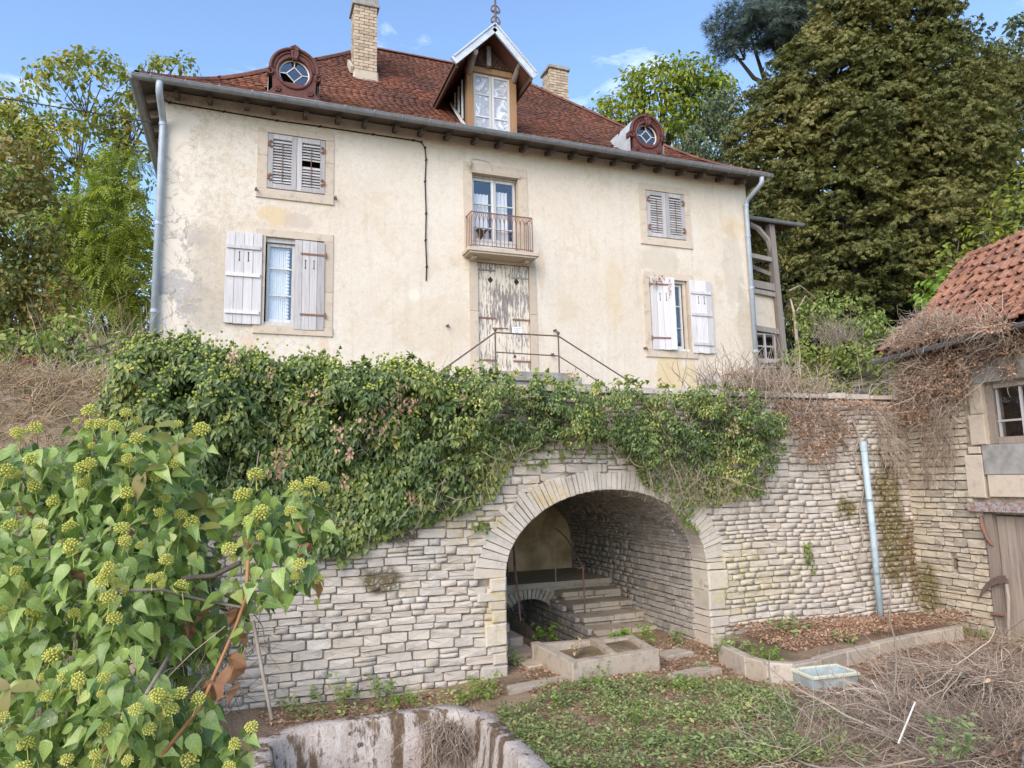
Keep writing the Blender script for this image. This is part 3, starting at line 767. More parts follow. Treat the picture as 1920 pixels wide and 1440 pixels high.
    ring = [(cx + (R + .02) * math.cos(t), top + (R + .01) * math.sin(t)) for t in np.linspace(0, math.pi, n2)]
    ring = [(cx + R + .02, z0 - .15)] + ring + [(cx - R - .02, z0 - .15)]
    V = [(x, yf + .02, z) for x, z in ring] + [(x, back, z + .0) for x, z in ring]; k = len(ring)
    br.add(V, [(i, i + 1, k + i + 1, k + i) for i in range(k - 1)])
    put('barrel_roof', br.mesh('barrel_roof', True), M['zinc_pale'], d)
    put('back_board', MB().add([(cx - R, yf + .6, z0), (cx + R, yf + .6, z0), (cx + R, yf + .6, top + R * .6), (cx - R, yf + .6, top + R * .6)], [(0, 1, 2, 3)]), M['dark'], d)
    put('sill_flashing', MB().beam((cx - R - .1, yf - .06, z0 - .06), (cx + R + .1, yf - .06, z0 - .06), .12, .05), M['dressed'], d)
round_dormer(0.735, 10.56, 0.235, 1.245, 10.02, 11.17, 13.93, 'left round dormer with one dark broken pane')
round_dormer(8.88, 10.53, 8.40, 9.36, 10.02, 11.09, 13.93, 'right round dormer with pale metal sheet roof')

# ---- gabled dormer
dg = put('gable_dormer', MB(), M['oak'], house)
dy = 14.0; a0, a1 = 4.38, 5.54; wt = 11.38
fr = MB().bbox(a0, a0 + .15, dy, dy + .16, 10.0, wt, .01).bbox(a1 - .15, a1, dy, dy + .16, 10.0, wt, .01).bbox(a0, a1, dy - .015, dy + .16, wt, wt + .13, .01)
put('frame', fr, M['oak'], dg)
wx0, wx1, wz0, wz1 = a0 + .15, a1 - .15, 10.03, wt; xm = (wx0 + wx1) / 2
ws = MB()
for p, q in ((wx0, xm - .005), (xm + .005, wx1)):
    ws.bbox(p, p + .055, dy + .04, dy + .09, wz0, wz1, .008).bbox(q - .055, q, dy + .04, dy + .09, wz0, wz1, .008)
    for z in (wz0, 10.36, 10.88, wz1 - .06): ws.bbox(p + .055, q - .055, dy + .045, dy + .085, z, z + (.06 if z in (wz0, wz1 - .06) else .03), .006)
put('sash', ws, M['sashwood'], dg)
for p, q in ((wx0 + .05, xm - .05), (xm + .05, wx1 - .05)):
    for z0_, z1_ in ((wz0 + .05, 10.36), (10.39, 10.88), (10.91, wz1 - .05)):
        put('pane', MB().add([(p, dy + .066, z0_), (q, dy + .066, z0_), (q, dy + .066, z1_), (p, dy + .066, z1_)], [(0, 1, 2, 3)]), M['film'], dg)
apx = ony(926, 52, 13.5); lx = ony(850, 112, 13.5); rx = ony(1002, 142, 13.5)
gz = (lx[2] + rx[2]) / 2; gx0, gx1, gxm, ga = lx[0] + .02, rx[0] - .02, (lx[0] + rx[0]) / 2, apx[2]
def gable_plane(x0, x1): return None
rf = MB()
sl_ = (ga - gz) / (gxm - gx0)
for s_, xe in ((-1, gx0), (1, gx1)):
    # each slope runs back until it meets the main roof
    yb_top = YE + float(np.interp(ga, [p[1] for p in PROF], [p[0] for p in PROF])); yb_low = YE + float(np.interp(gz, [p[1] for p in PROF], [p[0] for p in PROF]))
    V = [(xe, 13.5, gz), (gxm, 13.5, ga), (gxm, yb_top, ga), (xe, yb_low, gz)]
    V2 = [(x, y, z - .07) for x, y, z in V]
    rf.add(V + V2, [(0, 1, 2, 3), (7, 6, 5, 4), (0, 4, 5, 1), (0, 3, 7, 4)])
put('dormer_roof', rf, M['rooftile'], dg)
for s_, xe in ((-1, gx0), (1, gx1)):
    dvec = np.array([gxm - xe, 0, ga - gz]); L = np.linalg.norm(dvec)
    b_ = MB().beam((xe - s_ * -.03, 13.46, gz - .05), (gxm + s_ * .0, 13.46, ga - .03), .05, .17)
    b_.beam((xe + s_ * .03, 13.47, gz + .045), (gxm, 13.47, ga + .065), .13, .03)
    put('barge_board', b_, M['zinc_pale'], dg)
# gable boarding: slanted boards in a V, king post, corbels
for s_ in (-1, 1):
    for i in range(6):
        p = np.array([gxm + s_ * (.08 + i * .085), 13.965, wt + .15]); q_len = max(.06, (ga - .30 - wt) - (i * .09 + .08) * sl_ * 1.0)
        put('gable_board', MB().beam(p, p + np.array([s_ * -.0 + s_ * q_len * .45, 0, q_len * .62]), .02, .085), M['darkwood'], dg)
put('gable_back', MB().add([(a0 + .02, 13.99, wt + .128), (a1 - .02, 13.99, wt + .128), (gxm + .22, 13.99, ga - .32), (gxm, 13.99, ga - .1), (gxm - .22, 13.99, ga - .32)], [(0, 1, 2, 3, 4)]), M['darkwood'], dg)
put('king_post', MB().bbox(gxm - .05, gxm + .05, 13.86, 13.955, wt + .12, ga - .2, .008), M['beamwood'], dg)
for x in (a0 + .05, a1 - .05):
    put('corbel', MB().tube([(x, 14.0, wt - .06), (x, 13.86, wt + .02), (x, 13.72, wt + .1), (x, 13.52, wt + .13)], [.06, .065, .06, .05], 8).beam((x, 14.0, wt + .17), (x, 13.5, wt + .17), .1, .09), M['beamwood'], dg)
for x, s_ in ((a0 + .03, -1), (a1 - .03, 1)):
    ck = MB()
    ck.add([(x, dy + .16, 10.05), (x, dy + 1.5, 11.35), (x, dy + .16, 11.4)], [(0, 1, 2)])
    put('cheek', ck, M['dark'], dg)
    cb = MB().beam((x + s_ * .03, dy + .1, 10.07), (x + s_ * .03, dy + 1.35, 11.32), .04, .06)
    for yy in (.38, .66, .95): cb.beam((x + s_ * .03, dy + yy, 10.05 + yy * 1.0), (x + s_ * .03, dy + yy, 11.36), .035, .03)
    put('cheek_bar', cb, M['sashwood'], dg)
    put('eaves_board', MB().beam(((gx0 if s_ < 0 else gx1) - s_ * .06, 13.5, gz - .1), ((gx0 if s_ < 0 else gx1) - s_ * .06, 15.4, gz - .1), .05, .12), M['darkwood'], dg)
put('dormer_back', MB().add([(a0, dy + .5, 10), (a1, dy + .5, 10), (a1, dy + .5, 11.4), (a0, dy + .5, 11.4)], [(0, 1, 2, 3)]), M['dark'], dg)


# ---- windows, shutters, door
def surround(op, parent, lint=.17, sill=.18, jl=.17, jr=.17, y=YF - .022, mat='dressed', depth=.3):
    a, b, c, d = op
    put('lintel', MB().bbox(a - jl, b + jr, y, y + depth, d, d + lint, .008), M[mat], parent)
    put('sill', MB().bbox(a - jl - .015, b + jr + .015, y - .012, y + depth, c - sill, c, .012), M[mat], parent)
    zm = c + (d - c) * random.uniform(.35, .6)
    for u0, u1 in ((a - jl, a), (b, b + jr)):
        put('jamb', MB().bbox(u0, u1, y, y + depth, c + .001, zm, .006), M[mat], parent)
        put('jamb', MB().bbox(u0, u1, y, y + depth, zm + .003, d - .001, .006), M[mat], parent)
def hinge(parent, x, z, y, s_, L=.42, mat='rust', tip=True):
    h = MB().bbox(min(x, x + s_ * L), max(x, x + s_ * L), y, y + .012, z - .018, z + .018, .003)
    if tip: h.tube([(x - s_ * .02, y + .0, z - .05), (x - s_ * .02, y, z + .05)], .017, 6)
    return put('hinge', h, M[mat], parent)
def curl(x, z, y, s_):
    h = MB().tube([(x, y, z - .05), (x, y, z + .05)], .016, 6)
    for q in (-1, 1): h.tube([(x + s_ * (.01 + .06 * math.sin(t)), y, z + q * (.02 + .045 * t / 2.6)) for t in np.linspace(0, 2.9, 8)], .013, 5)
    return h
def louvre_window(key, gap):
    a, b, c, d = OPEN[key]
    lab = {'ul': 'louvred shutters with missing slats above the left window', 'ur': 'closed louvred shutters at the upper right'}[key]
    wi = put('shuttered_window', MB().bbox(a, b, YF + .2, YF + .25, c, d, .002), M['dark'], house, label=lab)
    surround((a, b, c, d), wi, .16, .19, .19, .17)
    m_ = (a + b) / 2
    for s_, (p, q) in ((-1, (a + .006, m_ - .004)), (1, (m_ + .004, b - .006))):
        st = .095; y0 = YF - .03
        f = MB().bbox(p, p + st, y0, y0 + .045, c + .02, d - .02, .006, .002).bbox(q - st, q, y0, y0 + .045, c + .02, d - .02, .006, .002)
        f.bbox(p + st, q - st, y0 + .002, y0 + .043, c + .02, c + .12, .005).bbox(p + st, q - st, y0 + .002, y0 + .043, d - .12, d - .02, .005)
        sh = put('shutter_frame', f, M['shutter'], wi)
        n_ = 15; hh = (d - c - .28) / n_
        for k in range(n_):
            if s_ == 1 and k in gap: continue
            z = c + .15 + hh * (k + .5); tl_ = random.uniform(-.008, .008)
            t_ = hh * (.60 if s_ == 1 and k > n_ - 5 else .68)
            V = [(p + st, y0 + .004, z - t_ + tl_ * .4), (q - st, y0 + .004, z - t_ - tl_ * .4), (q - st, y0 + .05, z + t_ * .72), (p + st, y0 + .05, z + t_ * .72)]
            V2 = [(x, y + .012, zz + .004) for x, y, zz in V]
            put('slat', MB().add(V + V2, [(0, 1, 2, 3), (7, 6, 5, 4), (0, 4, 5, 1), (2, 6, 7, 3)]), M['shutter_x'], wi)
        xr = (p + q) / 2
        put('rod', MB().tube([(xr, y0 - .008, c + .16), (xr, y0 - .008, d - .2)], .009, 5), M['rust'], wi)
        xe = p + .01 if s_ == -1 else q - .01
        for z in (c + .24, d - .24): put('hinge', curl(xe, z, y0 - .012, -s_), M['rust'], wi)
louvre_window('ul', (7, 8)); louvre_window('ur', ())

def board_shutter(name, x0, x1, z0, z1, y, inner, parent, swing=0.0, pivot=None, ironz=(), battens=True, mat='shutter', label=None):
    """four vertical boards, ledges or strap hinges, two keyhole slots; turned about its hinge edge."""
    T = Matrix.Translation((pivot, y, 0)) @ Matrix.Rotation(swing, 4, 'Z') @ Matrix.Translation((-pivot, -y, 0)) if swing else Matrix.Identity(4)
    b_ = MB()
    if battens:
        for z in (z0 + .22, (z0 + z1) / 2 + .05, z1 - .30): b_.bbox(x0 + .02, x1 - .03, y - .028, y, z - .035, z + .035, .006)
    else: b_.bbox(x0 + .02, x1 - .02, y + .03, y + .05, z0 + .3, z0 + .37, .006)
    sh = put(name, b_, M[mat], parent, M=T, label=label)
    n_ = 4; wd = (x1 - x0) / n_; xm_ = (x0 + x1) / 2
    for k in range(n_):
        e = random.uniform(-.008, .008)
        o = put('plank', MB().bbox(x0 + k * wd + .003, x0 + (k + 1) * wd - .003, y + .001 + random.uniform(0, .004), y + .03, z0 + e, z1 + random.uniform(-.008, .006), .004), M[mat], sh)
        o.matrix_parent_inverse = Matrix.Identity(4)
    for k, sx in enumerate((-.08, .08)):
        sl = MB().tube([(xm_ + sx, y - .002, z1 - .56), (xm_ + sx, y - .002, z1 - .40)], .006, 4)
        sl.lathe([(0, -.003), (.014, -.003), (.014, .0)], (xm_ + sx, y, z1 - .56), 'y', 8).lathe([(0, -.003), (.014, -.003), (.014, .0)], (xm_ + sx, y, z1 - .40), 'y', 8)
        o = put('slot', sl, M['dark'], sh); o.matrix_parent_inverse = Matrix.Identity(4)
    for z in ironz:
        s_ = 1 if inner < 0 else -1
        o = hinge(sh, x1 - .0 if inner > 0 else x0, z, y - .014, -1 if inner > 0 else 1, .46); o.matrix_parent_inverse = Matrix.Identity(4)
    return sh
def casement(parent, x0, x1, z0, z1, y, rowsz, name='sash'):
    f = MB().bbox(x0, x0 + .05, y, y + .05, z0, z1, .006).bbox(x1 - .05, x1, y, y + .05, z0, z1, .006)
    f.bbox(x0 + .05, x1 - .05, y + .002, y + .048, z0, z0 + .07, .006).bbox(x0 + .05, x1 - .05, y + .002, y + .048, z1 - .06, z1, .006)
    for z in rowsz: f.bbox(x0 + .05, x1 - .05, y + .005, y + .045, z - .013, z + .013, .004)
    put(name, f, M['sashwood'], parent)
    zz = [z0 + .07] + list(rowsz) + [z1 - .06]
    for i in range(len(zz) - 1):
        put('pane', MB().add([(x0 + .045, y + .03, zz[i]), (x1 - .045, y + .03, zz[i]), (x1 - .045, y + .03, zz[i + 1]), (x0 + .045, y + .03, zz[i + 1])], [(0, 1, 2, 3)]), M['glass'], parent)
def curtain(parent, x0, x1, z0, z1, y, waves=9, amp=.018, scallop=False):
    n_ = 60; V = []; nz = 2
    for j in range(2):
        for i in range(n_ + 1):
            t = i / n_; V.append((x0 + (x1 - x0) * t, y + amp * math.sin(t * waves * 2 * math.pi) * (1 if j == 0 else .6) + .3 * amp * math.sin(t * 31), z0 if j == 0 else z1))
    o = MB().add(V, [(i, i + 1, n_ + 2 + i, n_ + 1 + i) for i in range(n_)])
    if scallop:
        for i in range(22):
            zc_ = z0 + (z1 - z0) * (i + .5) / 22; o.lathe([(0, -.002), (.035, -.002), (.035, 0)], (x1 + .01, y - .02, zc_), 'y', 8)
    put('curtain', o.mesh('curtain', True), M['curtain'], parent)
# lower left window
a, b, c, d = OPEN['ll']
wl_ = put('casement_window', MB().bbox(a, b, YF + .05, YF + .16, d - .09, d, .008), M['sashwood'], house, label='lower left window with lace curtain behind one open shutter')
put('sub_sill', MB().bbox(a, b, YF + .02, YF + .2, c, c + .07, .008), M['sashwood'], wl_)
surround((a, b, c, d), wl_, .15, .17, .19, .18)
casement(wl_, a + .03, a + .55, c + .08, d - .1, YF + .10, (c + .62, c + 1.16))
casement(wl_, a + .56, b - .03, c + .08, d - .1, YF + .11, (c + .62, c + 1.16))
curtain(wl_, a + .07, a + .42, c + .1, d - .12, YF + .19, 9, .016, True)
board_shutter('open_shutter', -.44, .22, 5.41, 7.2, YF - .065, -1, wl_, label='paler shutter folded back flat against the plaster', mat='shutter_pale')
board_shutter('shut_shutter', .82, 1.395, 5.36, 7.15, YF - .05, 1, wl_, ironz=(5.66, 6.88), battens=False, label='grey shutter still closed over half the window')
# lower right window
a, b, c, d = OPEN['lr']
wr_ = put('casement_window', MB().bbox(a, b, YF + .05, YF + .16, d - .06, d, .008), M['sashwood'], house, label='lower right window between two pale board shutters')
put('sub_sill', MB().bbox(a, b, YF + .02, YF + .2, c, c + .06, .008), M['sashwood'], wr_)
surround((a, b, c, d), wr_, .16, .17, .17, .18)
casement(wr_, a + .02, a + .53, c + .07, d - .07, YF + .12, (c + .58, c + 1.12)); casement(wr_, a + .54, b - .10, c + .07, d - .07, YF + .12, (c + .58, c + 1.12))
put('reveal_board', MB().bbox(b - .09, b - .01, YF + .06, YF + .1, c + .06, d - .05, .005), M['dressed'], wr_)
board_shutter('ajar_shutter', a + .0, a + .63, c - .0, d + .02, YF - .05, -1, wr_, swing=math.radians(-7), pivot=a, ironz=(c + .28, d - .16), battens=False, label='shutter standing ajar with a dry red creeper tuft', mat='shutter_pale')
board_shutter('open_shutter', b + .03, b + .66, c - .03, d + .02, YF - .06, 1, wr_, label='shutter folded back against the wall by the corner', mat='shutter_pale')
# French window and balcony
a, b, c, d = OPEN['fr']
fw = put('french_window', MB().bbox(a, b, YF + .12, YF + .2, d - .07, d, .008), M['sashwood'], house)
surround((a, b, c + .0, d), fw, .2, .03, .2, .22)
put('cornice', MB().bbox(a - .06, b + .06, YF - .05, YF + .05, d - .04, d + .03, .012), M['dressed'], fw)
xm = (a + b) / 2
for p, q in ((a + .03, xm), (xm + .005, b - .03)):
    casement(fw, p, q, c + .3, d - .08, YF + .13, (c + .62, c + 1.16))
    put('lower_panel', MB().bbox(p, q, YF + .14, YF + .17, c + .03, c + .3, .006), M['sashwood'], fw)
curtain(fw, a + .06, a + .45, c + .4, d - .4, YF + .24, 5, .03); curtain(fw, a + .6, a + .9, c + .4, d - .3, YF + .24, 4, .03)
put('broken_pane', MB().add([(a + .10, YF + .125, c + .55), (a + .17, YF + .124, c + .47), (a + .22, YF + .125, c + .33), (a + .32, YF + .125, c + .47), (a + .42, YF + .125, c + .62), (a + .3, YF + .124, c + .56), (a + .2, YF + .125, c + .61)], [tuple(range(7))]), M['dark'], fw)
sl = ony(880, 458, YF - .5)
by = YF - .42
ba = put('balcony', MB().bbox(4.30, 5.82, by, YF + .0, 7.12, 7.16, .012).bbox(4.26, 5.87, by - .03, YF + .0, 7.162, 7.235, .014), M['dressed'], house)
for x in (4.42, 5.62): put('console', MB().bbox(x, x + .09, by + .16, YF + .0, 7.06, 7.12, .01), M['dressed'], ba)
rl = MB(); rx0, rx1, rz0, rz1 = 4.35, 5.74, 7.30, 8.03
for z, r in ((rz1, .014), (rz0, .011)):
    rl.tube([(rx0, YF - .02, z), (rx0, by + .04, z), (rx1, by + .04, z), (rx1, YF - .02, z)], r, 6)
put('railing', rl, M['rust'], ba)
nb = 15
for i in range(nb + 1):
    x = rx0 + (rx1 - rx0) * i / nb
    put('bar', MB().tube([(x, by + .04, rz0 - (.06 if i in (0, nb) else .0)), (x, by + .04, rz1)], .0085 if i not in (0, nb) else .013, 6), M['rust'], ba)
    if i < nb - 1:
        x2 = rx0 + (rx1 - rx0) * (i + 2) / nb; xm2, rr = (x + x2) / 2, (x2 - x) / 2
        put('arch', MB().tube([(xm2 + rr * math.cos(t), by + .032, rz1 - .30 + .29 * math.sin(t)) for t in np.linspace(0, math.pi, 13)], .0065, 5), M['rust'], ba)
for x in (rx0, rx1):
    for y in (by + .16, by + .28, by + .4): put('bar', MB().tube([(x, y, rz0), (x, y, rz1)], .0085, 6), M['rust'], ba)
# double door
a, b, c, d = OPEN['do']
do = put('double_door', MB().bbox(a, b, YF + .16, YF + .2, c, d, .002), M['dark'], house)
put('lintel', MB().bbox(a - .19, b + .16, YF - .02, YF + .3, d, d + .16, .008), M['dressed'], do)
for u0, u1 in ((a - .19, a), (b, b + .16)):
    put('jamb', MB().bbox(u0, u1, YF - .022, YF + .3, c, c + 1.3, .006), M['dressed'], do); put('jamb', MB().bbox(u0, u1, YF - .02, YF + .3, c + 1.305, d - .002, .006), M['dressed'], do)
put('threshold', MB().bbox(a - .1, b + .1, YF - .1, YF + .3, c - .12, c, .01), M['dressed'], do)
xm = (a + b) / 2
for li, (p, q) in enumerate(((a + .01, xm - .015), (xm + .015, b - .01))):
    n_ = 3; wd = (q - p) / n_
    for k in range(n_):
        put('plank', MB().bbox(p + k * wd + .002, p + (k + 1) * wd - .002, YF + .03 + random.uniform(0, .004), YF + .07, c + .01, d - .01, .005), M['doorwood'], do)
    dxc, dz = (p + q) / 2, c + 2.03
    put('diamond_hole', MB().slab([(dxc, dz - .075), (dxc + .062, dz), (dxc, dz + .075), (dxc - .062, dz)], YF + .026, YF + .04, .001), M['dark'], do)
    for z in (c + .26, c + 1.18, d - .16 - li * .12):
        s_ = 1 if li == 0 else -1; hinge(do, p if li == 0 else q, z, YF + .016, s_, .40, 'beamwood' if z > c + 2 else 'rust')
put('cover_strip', MB().bbox(xm - .035, xm + .035, YF + .012, YF + .03, c + .02, d - .02, .006), M['doorwood'], do)
put('bolt', MB().tube([(xm - .28, YF + .01, c + .96), (xm + .08, YF + .01, c + .97)], .012, 6), M['rust'], do)
put('cat_hole', MB().slab([(b - .40, c + .34), (b - .36, c + .33), (b - .34, c + .37), (b - .375, c + .41)], YF + .026, YF + .04, .001), M['dark'], do)

# notice on the door: white sheet, heading, round emblem of a camera watch notice
nt = thing('notice', 'small white notice with a round grey emblem on the right door leaf', 'sign', (5.49, YF, 5.6))
nx0, nx1, nz0, nz1 = 5.385, 5.60, 5.515, 5.675; ny = YF + .02
put('sheet', MB().bbox(nx0, nx1, ny, ny + .006, nz0, nz1, .001), M['paper'], nt)
em = MB(); ex, ez_ = (nx0 + nx1) / 2, nz0 + .06
em.tube([(ex + .046 * math.cos(t), ny - .001, ez_ + .046 * math.sin(t)) for t in np.linspace(0, 2 * math.pi, 25)[:-1]], .004, 4, True)
em.slab([(ex - .022, ez_ + .008), (ex + .018, ez_ - .004), (ex + .022, ez_ + .010), (ex - .016, ez_ + .024)], ny - .002, ny, .0005)
em.slab([(ex - .02, ez_ - .026), (ex + .02, ez_ - .026), (ex + .02, ez_ - .018), (ex - .02, ez_ - .018)], ny - .002, ny, .0005)
em.slab([(nx0 + .02, nz1 - .035), (nx1 - .02, nz1 - .035), (nx1 - .02, nz1 - .026), (nx0 + .02, nz1 - .026)], ny - .002, ny, .0005)
put('emblem', em, M['ink'], nt)
# cable along the front, lamp by the French window, iron pegs and vents
cb = [ony(x, y, YF - .02) for x, y in [(300, 185), (318, 192), (420, 209), (520, 226), (600, 237), (700, 252), (775, 263), (790, 266), (797, 277), (799, 300), (797, 340), (799, 400), (798, 450), (800, 500), (799, 526)]]
ca = put('cable', MB().tube(cb, .0135, 6), M['cable'], house)
for i in range(1, len(cb) - 1):
    put('clip', MB().tube([cb[i] - np.array([.02, 0, .02]), cb[i] + np.array([.02, -.004, .02])], .018, 5), M['cable'], ca)
lp = MB().tube([ony(x, y, YF - .03) for x, y in [(884, 310), (881, 302), (888, 297), (905, 300), (918, 305), (923, 322)]], .007, 5).bbox(4.43, 4.50, YF - .03, YF, 9.02, 9.1, .01)
lp.tube([ony(884, 305, YF - .02), ony(880, 312, YF - .14)], .03, 8)
put('lamp_bracket', lp, M['dressed'], house)
for x, y in [(838, 611), (1039, 620), (480, 356), (628, 372), (1208, 653), (1034, 665)]:
    p = ony(x, y, YF); put('wall_iron', MB().tube([p + (0, .02, 0), p + (0, -.10, .0), p + (.02, -.12, -.06)], [.03, .02, .015], 6), M['iron'], house)
# red creeper tuft on the ajar shutter is a plant of its own (built with the vines)

# ---------------------------------------------------------------- timber gallery at the right end
ga_ = thing('timber_gallery', 'grey timber lean-to gallery with posts at the right end of the house', 'gallery', (12.7, 15.2, 4.6))
gyy = 15.1
gl = lambda px, py: ony(px, py, gyy)
put('roof', MB().add([(11.86, 14.95, 9.30), (14.35, 14.95, 9.30), (14.35, 18.2, 9.75), (11.86, 18.2, 9.75), (11.86, 14.95, 9.24), (14.35, 14.95, 9.24), (14.35, 18.2, 9.69), (11.86, 18.2, 9.69)],
                     [(0, 1, 2, 3), (7, 6, 5, 4), (0, 4, 5, 1), (1, 5, 6, 2)]), M['darkwood'], ga_)
put('gutter', gutter([(11.90, 14.90, 9.26), (14.38, 14.90, 9.24)], .07), M['zinc'], ga_)
put('post', MB().beam((13.40, gyy, 9.2), (13.55, gyy, 4.75), .17, .19), M['beamwood'], ga_)
put('post_base', MB().bbox(13.42, 13.72, gyy - .15, gyy + .15, 4.2, 4.75, .02), M['concrete'], ga_)
put('post', MB().beam((13.45, 17.6, 9.5), (13.5, 17.6, 4.4), .16, .16), M['beamwood'], ga_)
put('brace', MB().tube([(13.42, gyy, 8.4), (13.3, gyy, 8.75), (13.0, gyy, 9.05), (12.6, gyy, 9.2)], [.08, .08, .08, .07], 6), M['beamwood'], ga_)
put('brace', MB().beam((13.45, gyy, 7.75), (12.9, gyy + .6, 8.25), .09, .1), M['beamwood'], ga_)
for z, h in ((8.2, .12), (7.42, .2), (7.22, .12), (6.2, .14)):
    put('rail', MB().beam((11.86, gyy, z + .12), (13.45, gyy, z - .02), .12, h), M['beamwood'], ga_)
put('infill_panel', MB().add([(11.86, gyy + .05, 6.25), (13.46, gyy + .05, 6.2), (13.45, gyy + .05, 7.2), (11.86, gyy + .05, 7.3)], [(0, 1, 2, 3)]), M['plaster'], ga_)
put('floor', MB().box(11.86, 13.45, 15.15, 17.8, 6.05, 6.15), M['beamwood'], ga_)
wb = MB()
for x in (12.3, 12.62, 12.95, 13.28): wb.bbox(x, x + .05, gyy, gyy + .05, 5.4, 6.12, .005)
for z in (5.4, 5.75, 6.08): wb.bbox(12.3, 13.33, gyy + .005, gyy + .045, z, z + .045, .005)
put('lattice_window', wb, M['shutter'], ga_)
put('lattice_back', MB().add([(11.86, gyy + .3, 4.3), (13.5, gyy + .3, 4.3), (13.5, gyy + .3, 6.15), (11.86, gyy + .3, 6.15)], [(0, 1, 2, 3)]), M['dark'], ga_)
for i, (z, tl_) in enumerate(((5.33, .06), (5.2, -.03), (5.06, .1), (4.92, .0), (4.78, .05))):
    put('plank', MB().beam((12.2, gyy - .04, z), (13.35, gyy - .04, z + tl_), .03, .1), M['shutter_x'], ga_)

# overhead wire from the left
p0, p1, p2 = deep(-120, 150, 13.3), deep(0, 183, 13.6), ony(285, 230, YF - .2)
ow = thing('overhead_wire', 'black overhead wire crossing the sky to the left eave', 'wire', tuple(p2))
put('strand', MB().tube([deep(-900, -40, 12), p0, p1, deep(90, 198, 13.9), deep(190, 214, 14.2), p2], .013, 6), M['cable'], ow)

# ---------------------------------------------------------------- doorstep landing with iron railing
la = thing('entrance_landing', 'grey concrete landing and steps in front of the double door', 'steps', (5.2, 13.4, 4.1))
put('slab', MB().bbox(4.35, 6.08, 12.78, YF - .1, 4.30, 4.48, .02), M['concrete'], la)
put('core', MB().bbox(4.4, 6.0, 12.85, YF - .1, 3.9, 4.30, .02), M['concrete'], la)
for i in range(4):
    put('step', MB().bbox(6.08 + i * .28, 6.36 + i * .28, 12.8, YF - .12, 3.9 - .0, 4.40 - .13 * i, .02), M['concrete'], la)
    put('step', MB().bbox(4.07 - i * .28, 4.35 - i * .28, 12.8, YF - .12, 3.9, 4.40 - .13 * i, .02), M['concrete'], la)
ra = thing('stair_railing', 'thin rusty iron handrail with ball topped posts before the door', 'railing', (5.2, 12.9, 4.4))
y_ = 12.9
for x in (4.545, 5.90):
    put('post', MB().tube([(x, y_, 4.3), (x, y_, 5.28)], .016, 7).lathe([(0, -.04), (.032, -.02), (.032, .02), (0, .04)], (x, y_, 5.31)), M['iron'], ra)
put('rail', MB().tube([(2.9, y_, 4.05), (4.545, y_, 5.25), (5.90, y_, 5.25), (7.95, y_, 4.12)], .016, 6), M['iron'], ra)
put('rail', MB().tube([(4.545, y_, 4.86), (5.90, y_, 4.84), (7.2, y_, 4.1)], .013, 6), M['iron'], ra)
for x, y, h in ((8.05, 12.7, 4.2), (7.85, 12.7, 4.18)):
    pass
wd = thing('wooden_crate', 'small grey plank box at the foot of the wall right of the yellow stain', 'crate', (9.9, 13.6, 4.2))
for z in (4.28, 4.42, 4.56): put('slat', MB().bbox(9.72, 10.16, 13.5, 13.53, z, z + .1, .006), M['shutter_x'], wd)
for x in (9.74, 10.10): put('batten', MB().bbox(x, x + .04, 13.531, 13.57, 4.15, 4.7, .004), M['shutter'], wd)

# ---------------------------------------------------------------- rubble stone shapes
def stone_variant(seed):
    r = np.random.default_rng(seed); V = []; n_ = 8
    ang = [math.pi * (2 * k + 1) / 8 for k in range(8)]
    pts = []
    for a in ang:
        c, s_ = math.cos(a), math.sin(a); e = 0.2
        x = math.copysign(abs(c) ** e, c) * .5; z = math.copysign(abs(s_) ** e, s_) * .5
        pts.append((x * (1 - r.uniform(0, .05)), z * (1 - r.uniform(0, .15))))
    for x, z in pts: V.append((x, .5, z))
    for x, z in pts: V.append((x, r.uniform(-.42, -.33), z))
    sx, sz = r.uniform(.95, .985), r.uniform(.90, .97)
    for x, z in pts: V.append((x * sx + r.uniform(-.02, .02), -.5 + r.uniform(-.10, .12), z * sz + r.uniform(-.04, .04)))
    V.append((r.uniform(-.1, .1), -.5 + r.uniform(-.14, .06), r.uniform(-.1, .1)))
    m_ = MB(); m_.v = V
    for k in range(8):
        l = (k + 1) % 8
        m_.f += [(l, k, 8 + k, 8 + l), (8 + l, 8 + k, 16 + k, 16 + l), (16 + l, 16 + k, 24)]
    m_.f = [tuple(reversed(f)) for f in m_.f]
    return m_
SV = [stone_variant(100 + i) for i in range(18)]
def stone_meshes(mat):
    o = []
    for v in SV:
        me = v.mesh('stone'); me.materials.append(mat); o.append(me)
    return o

def course_fill(u0, u1, z0, z1, hr, wr, blocked, rnd):
    """rubble courses: list of (ua, ub, za, zb)."""
    out = []; z = z0
    while z < z1 - .02:
        h = rnd.uniform(*hr)
        if z + h > z1 - .04: h = z1 - z
        spans = [(u0, u1)]
        for zz in (z + .02, z + h / 2, z + h - .02):
            for (a, b) in blocked(zz):
                ns = []
                for p, q in spans:
                    if b <= p or a >= q: ns.append((p, q)); continue
                    if a > p: ns.append((p, a))
                    if b < q: ns.append((b, q))
                spans = ns
        for p, q in spans:
            u = p
            while u < q - .015:
                w_ = rnd.uniform(*wr) * (0.55 + h / hr[1] * .7)
                if q - u - w_ < wr[0] * .6: w_ = q - u
                if h > .1 and rnd.random() < .16 and w_ > .14:      # two thin stones in place of one
                    t = rnd.uniform(.4, .6)
                    out += [(u, u + w_, z, z + h * t), (u, u + w_, z + h * t, z + h)]
                else: out.append((u, u + w_, z, z + h))
                u += w_
        z += h
    return out


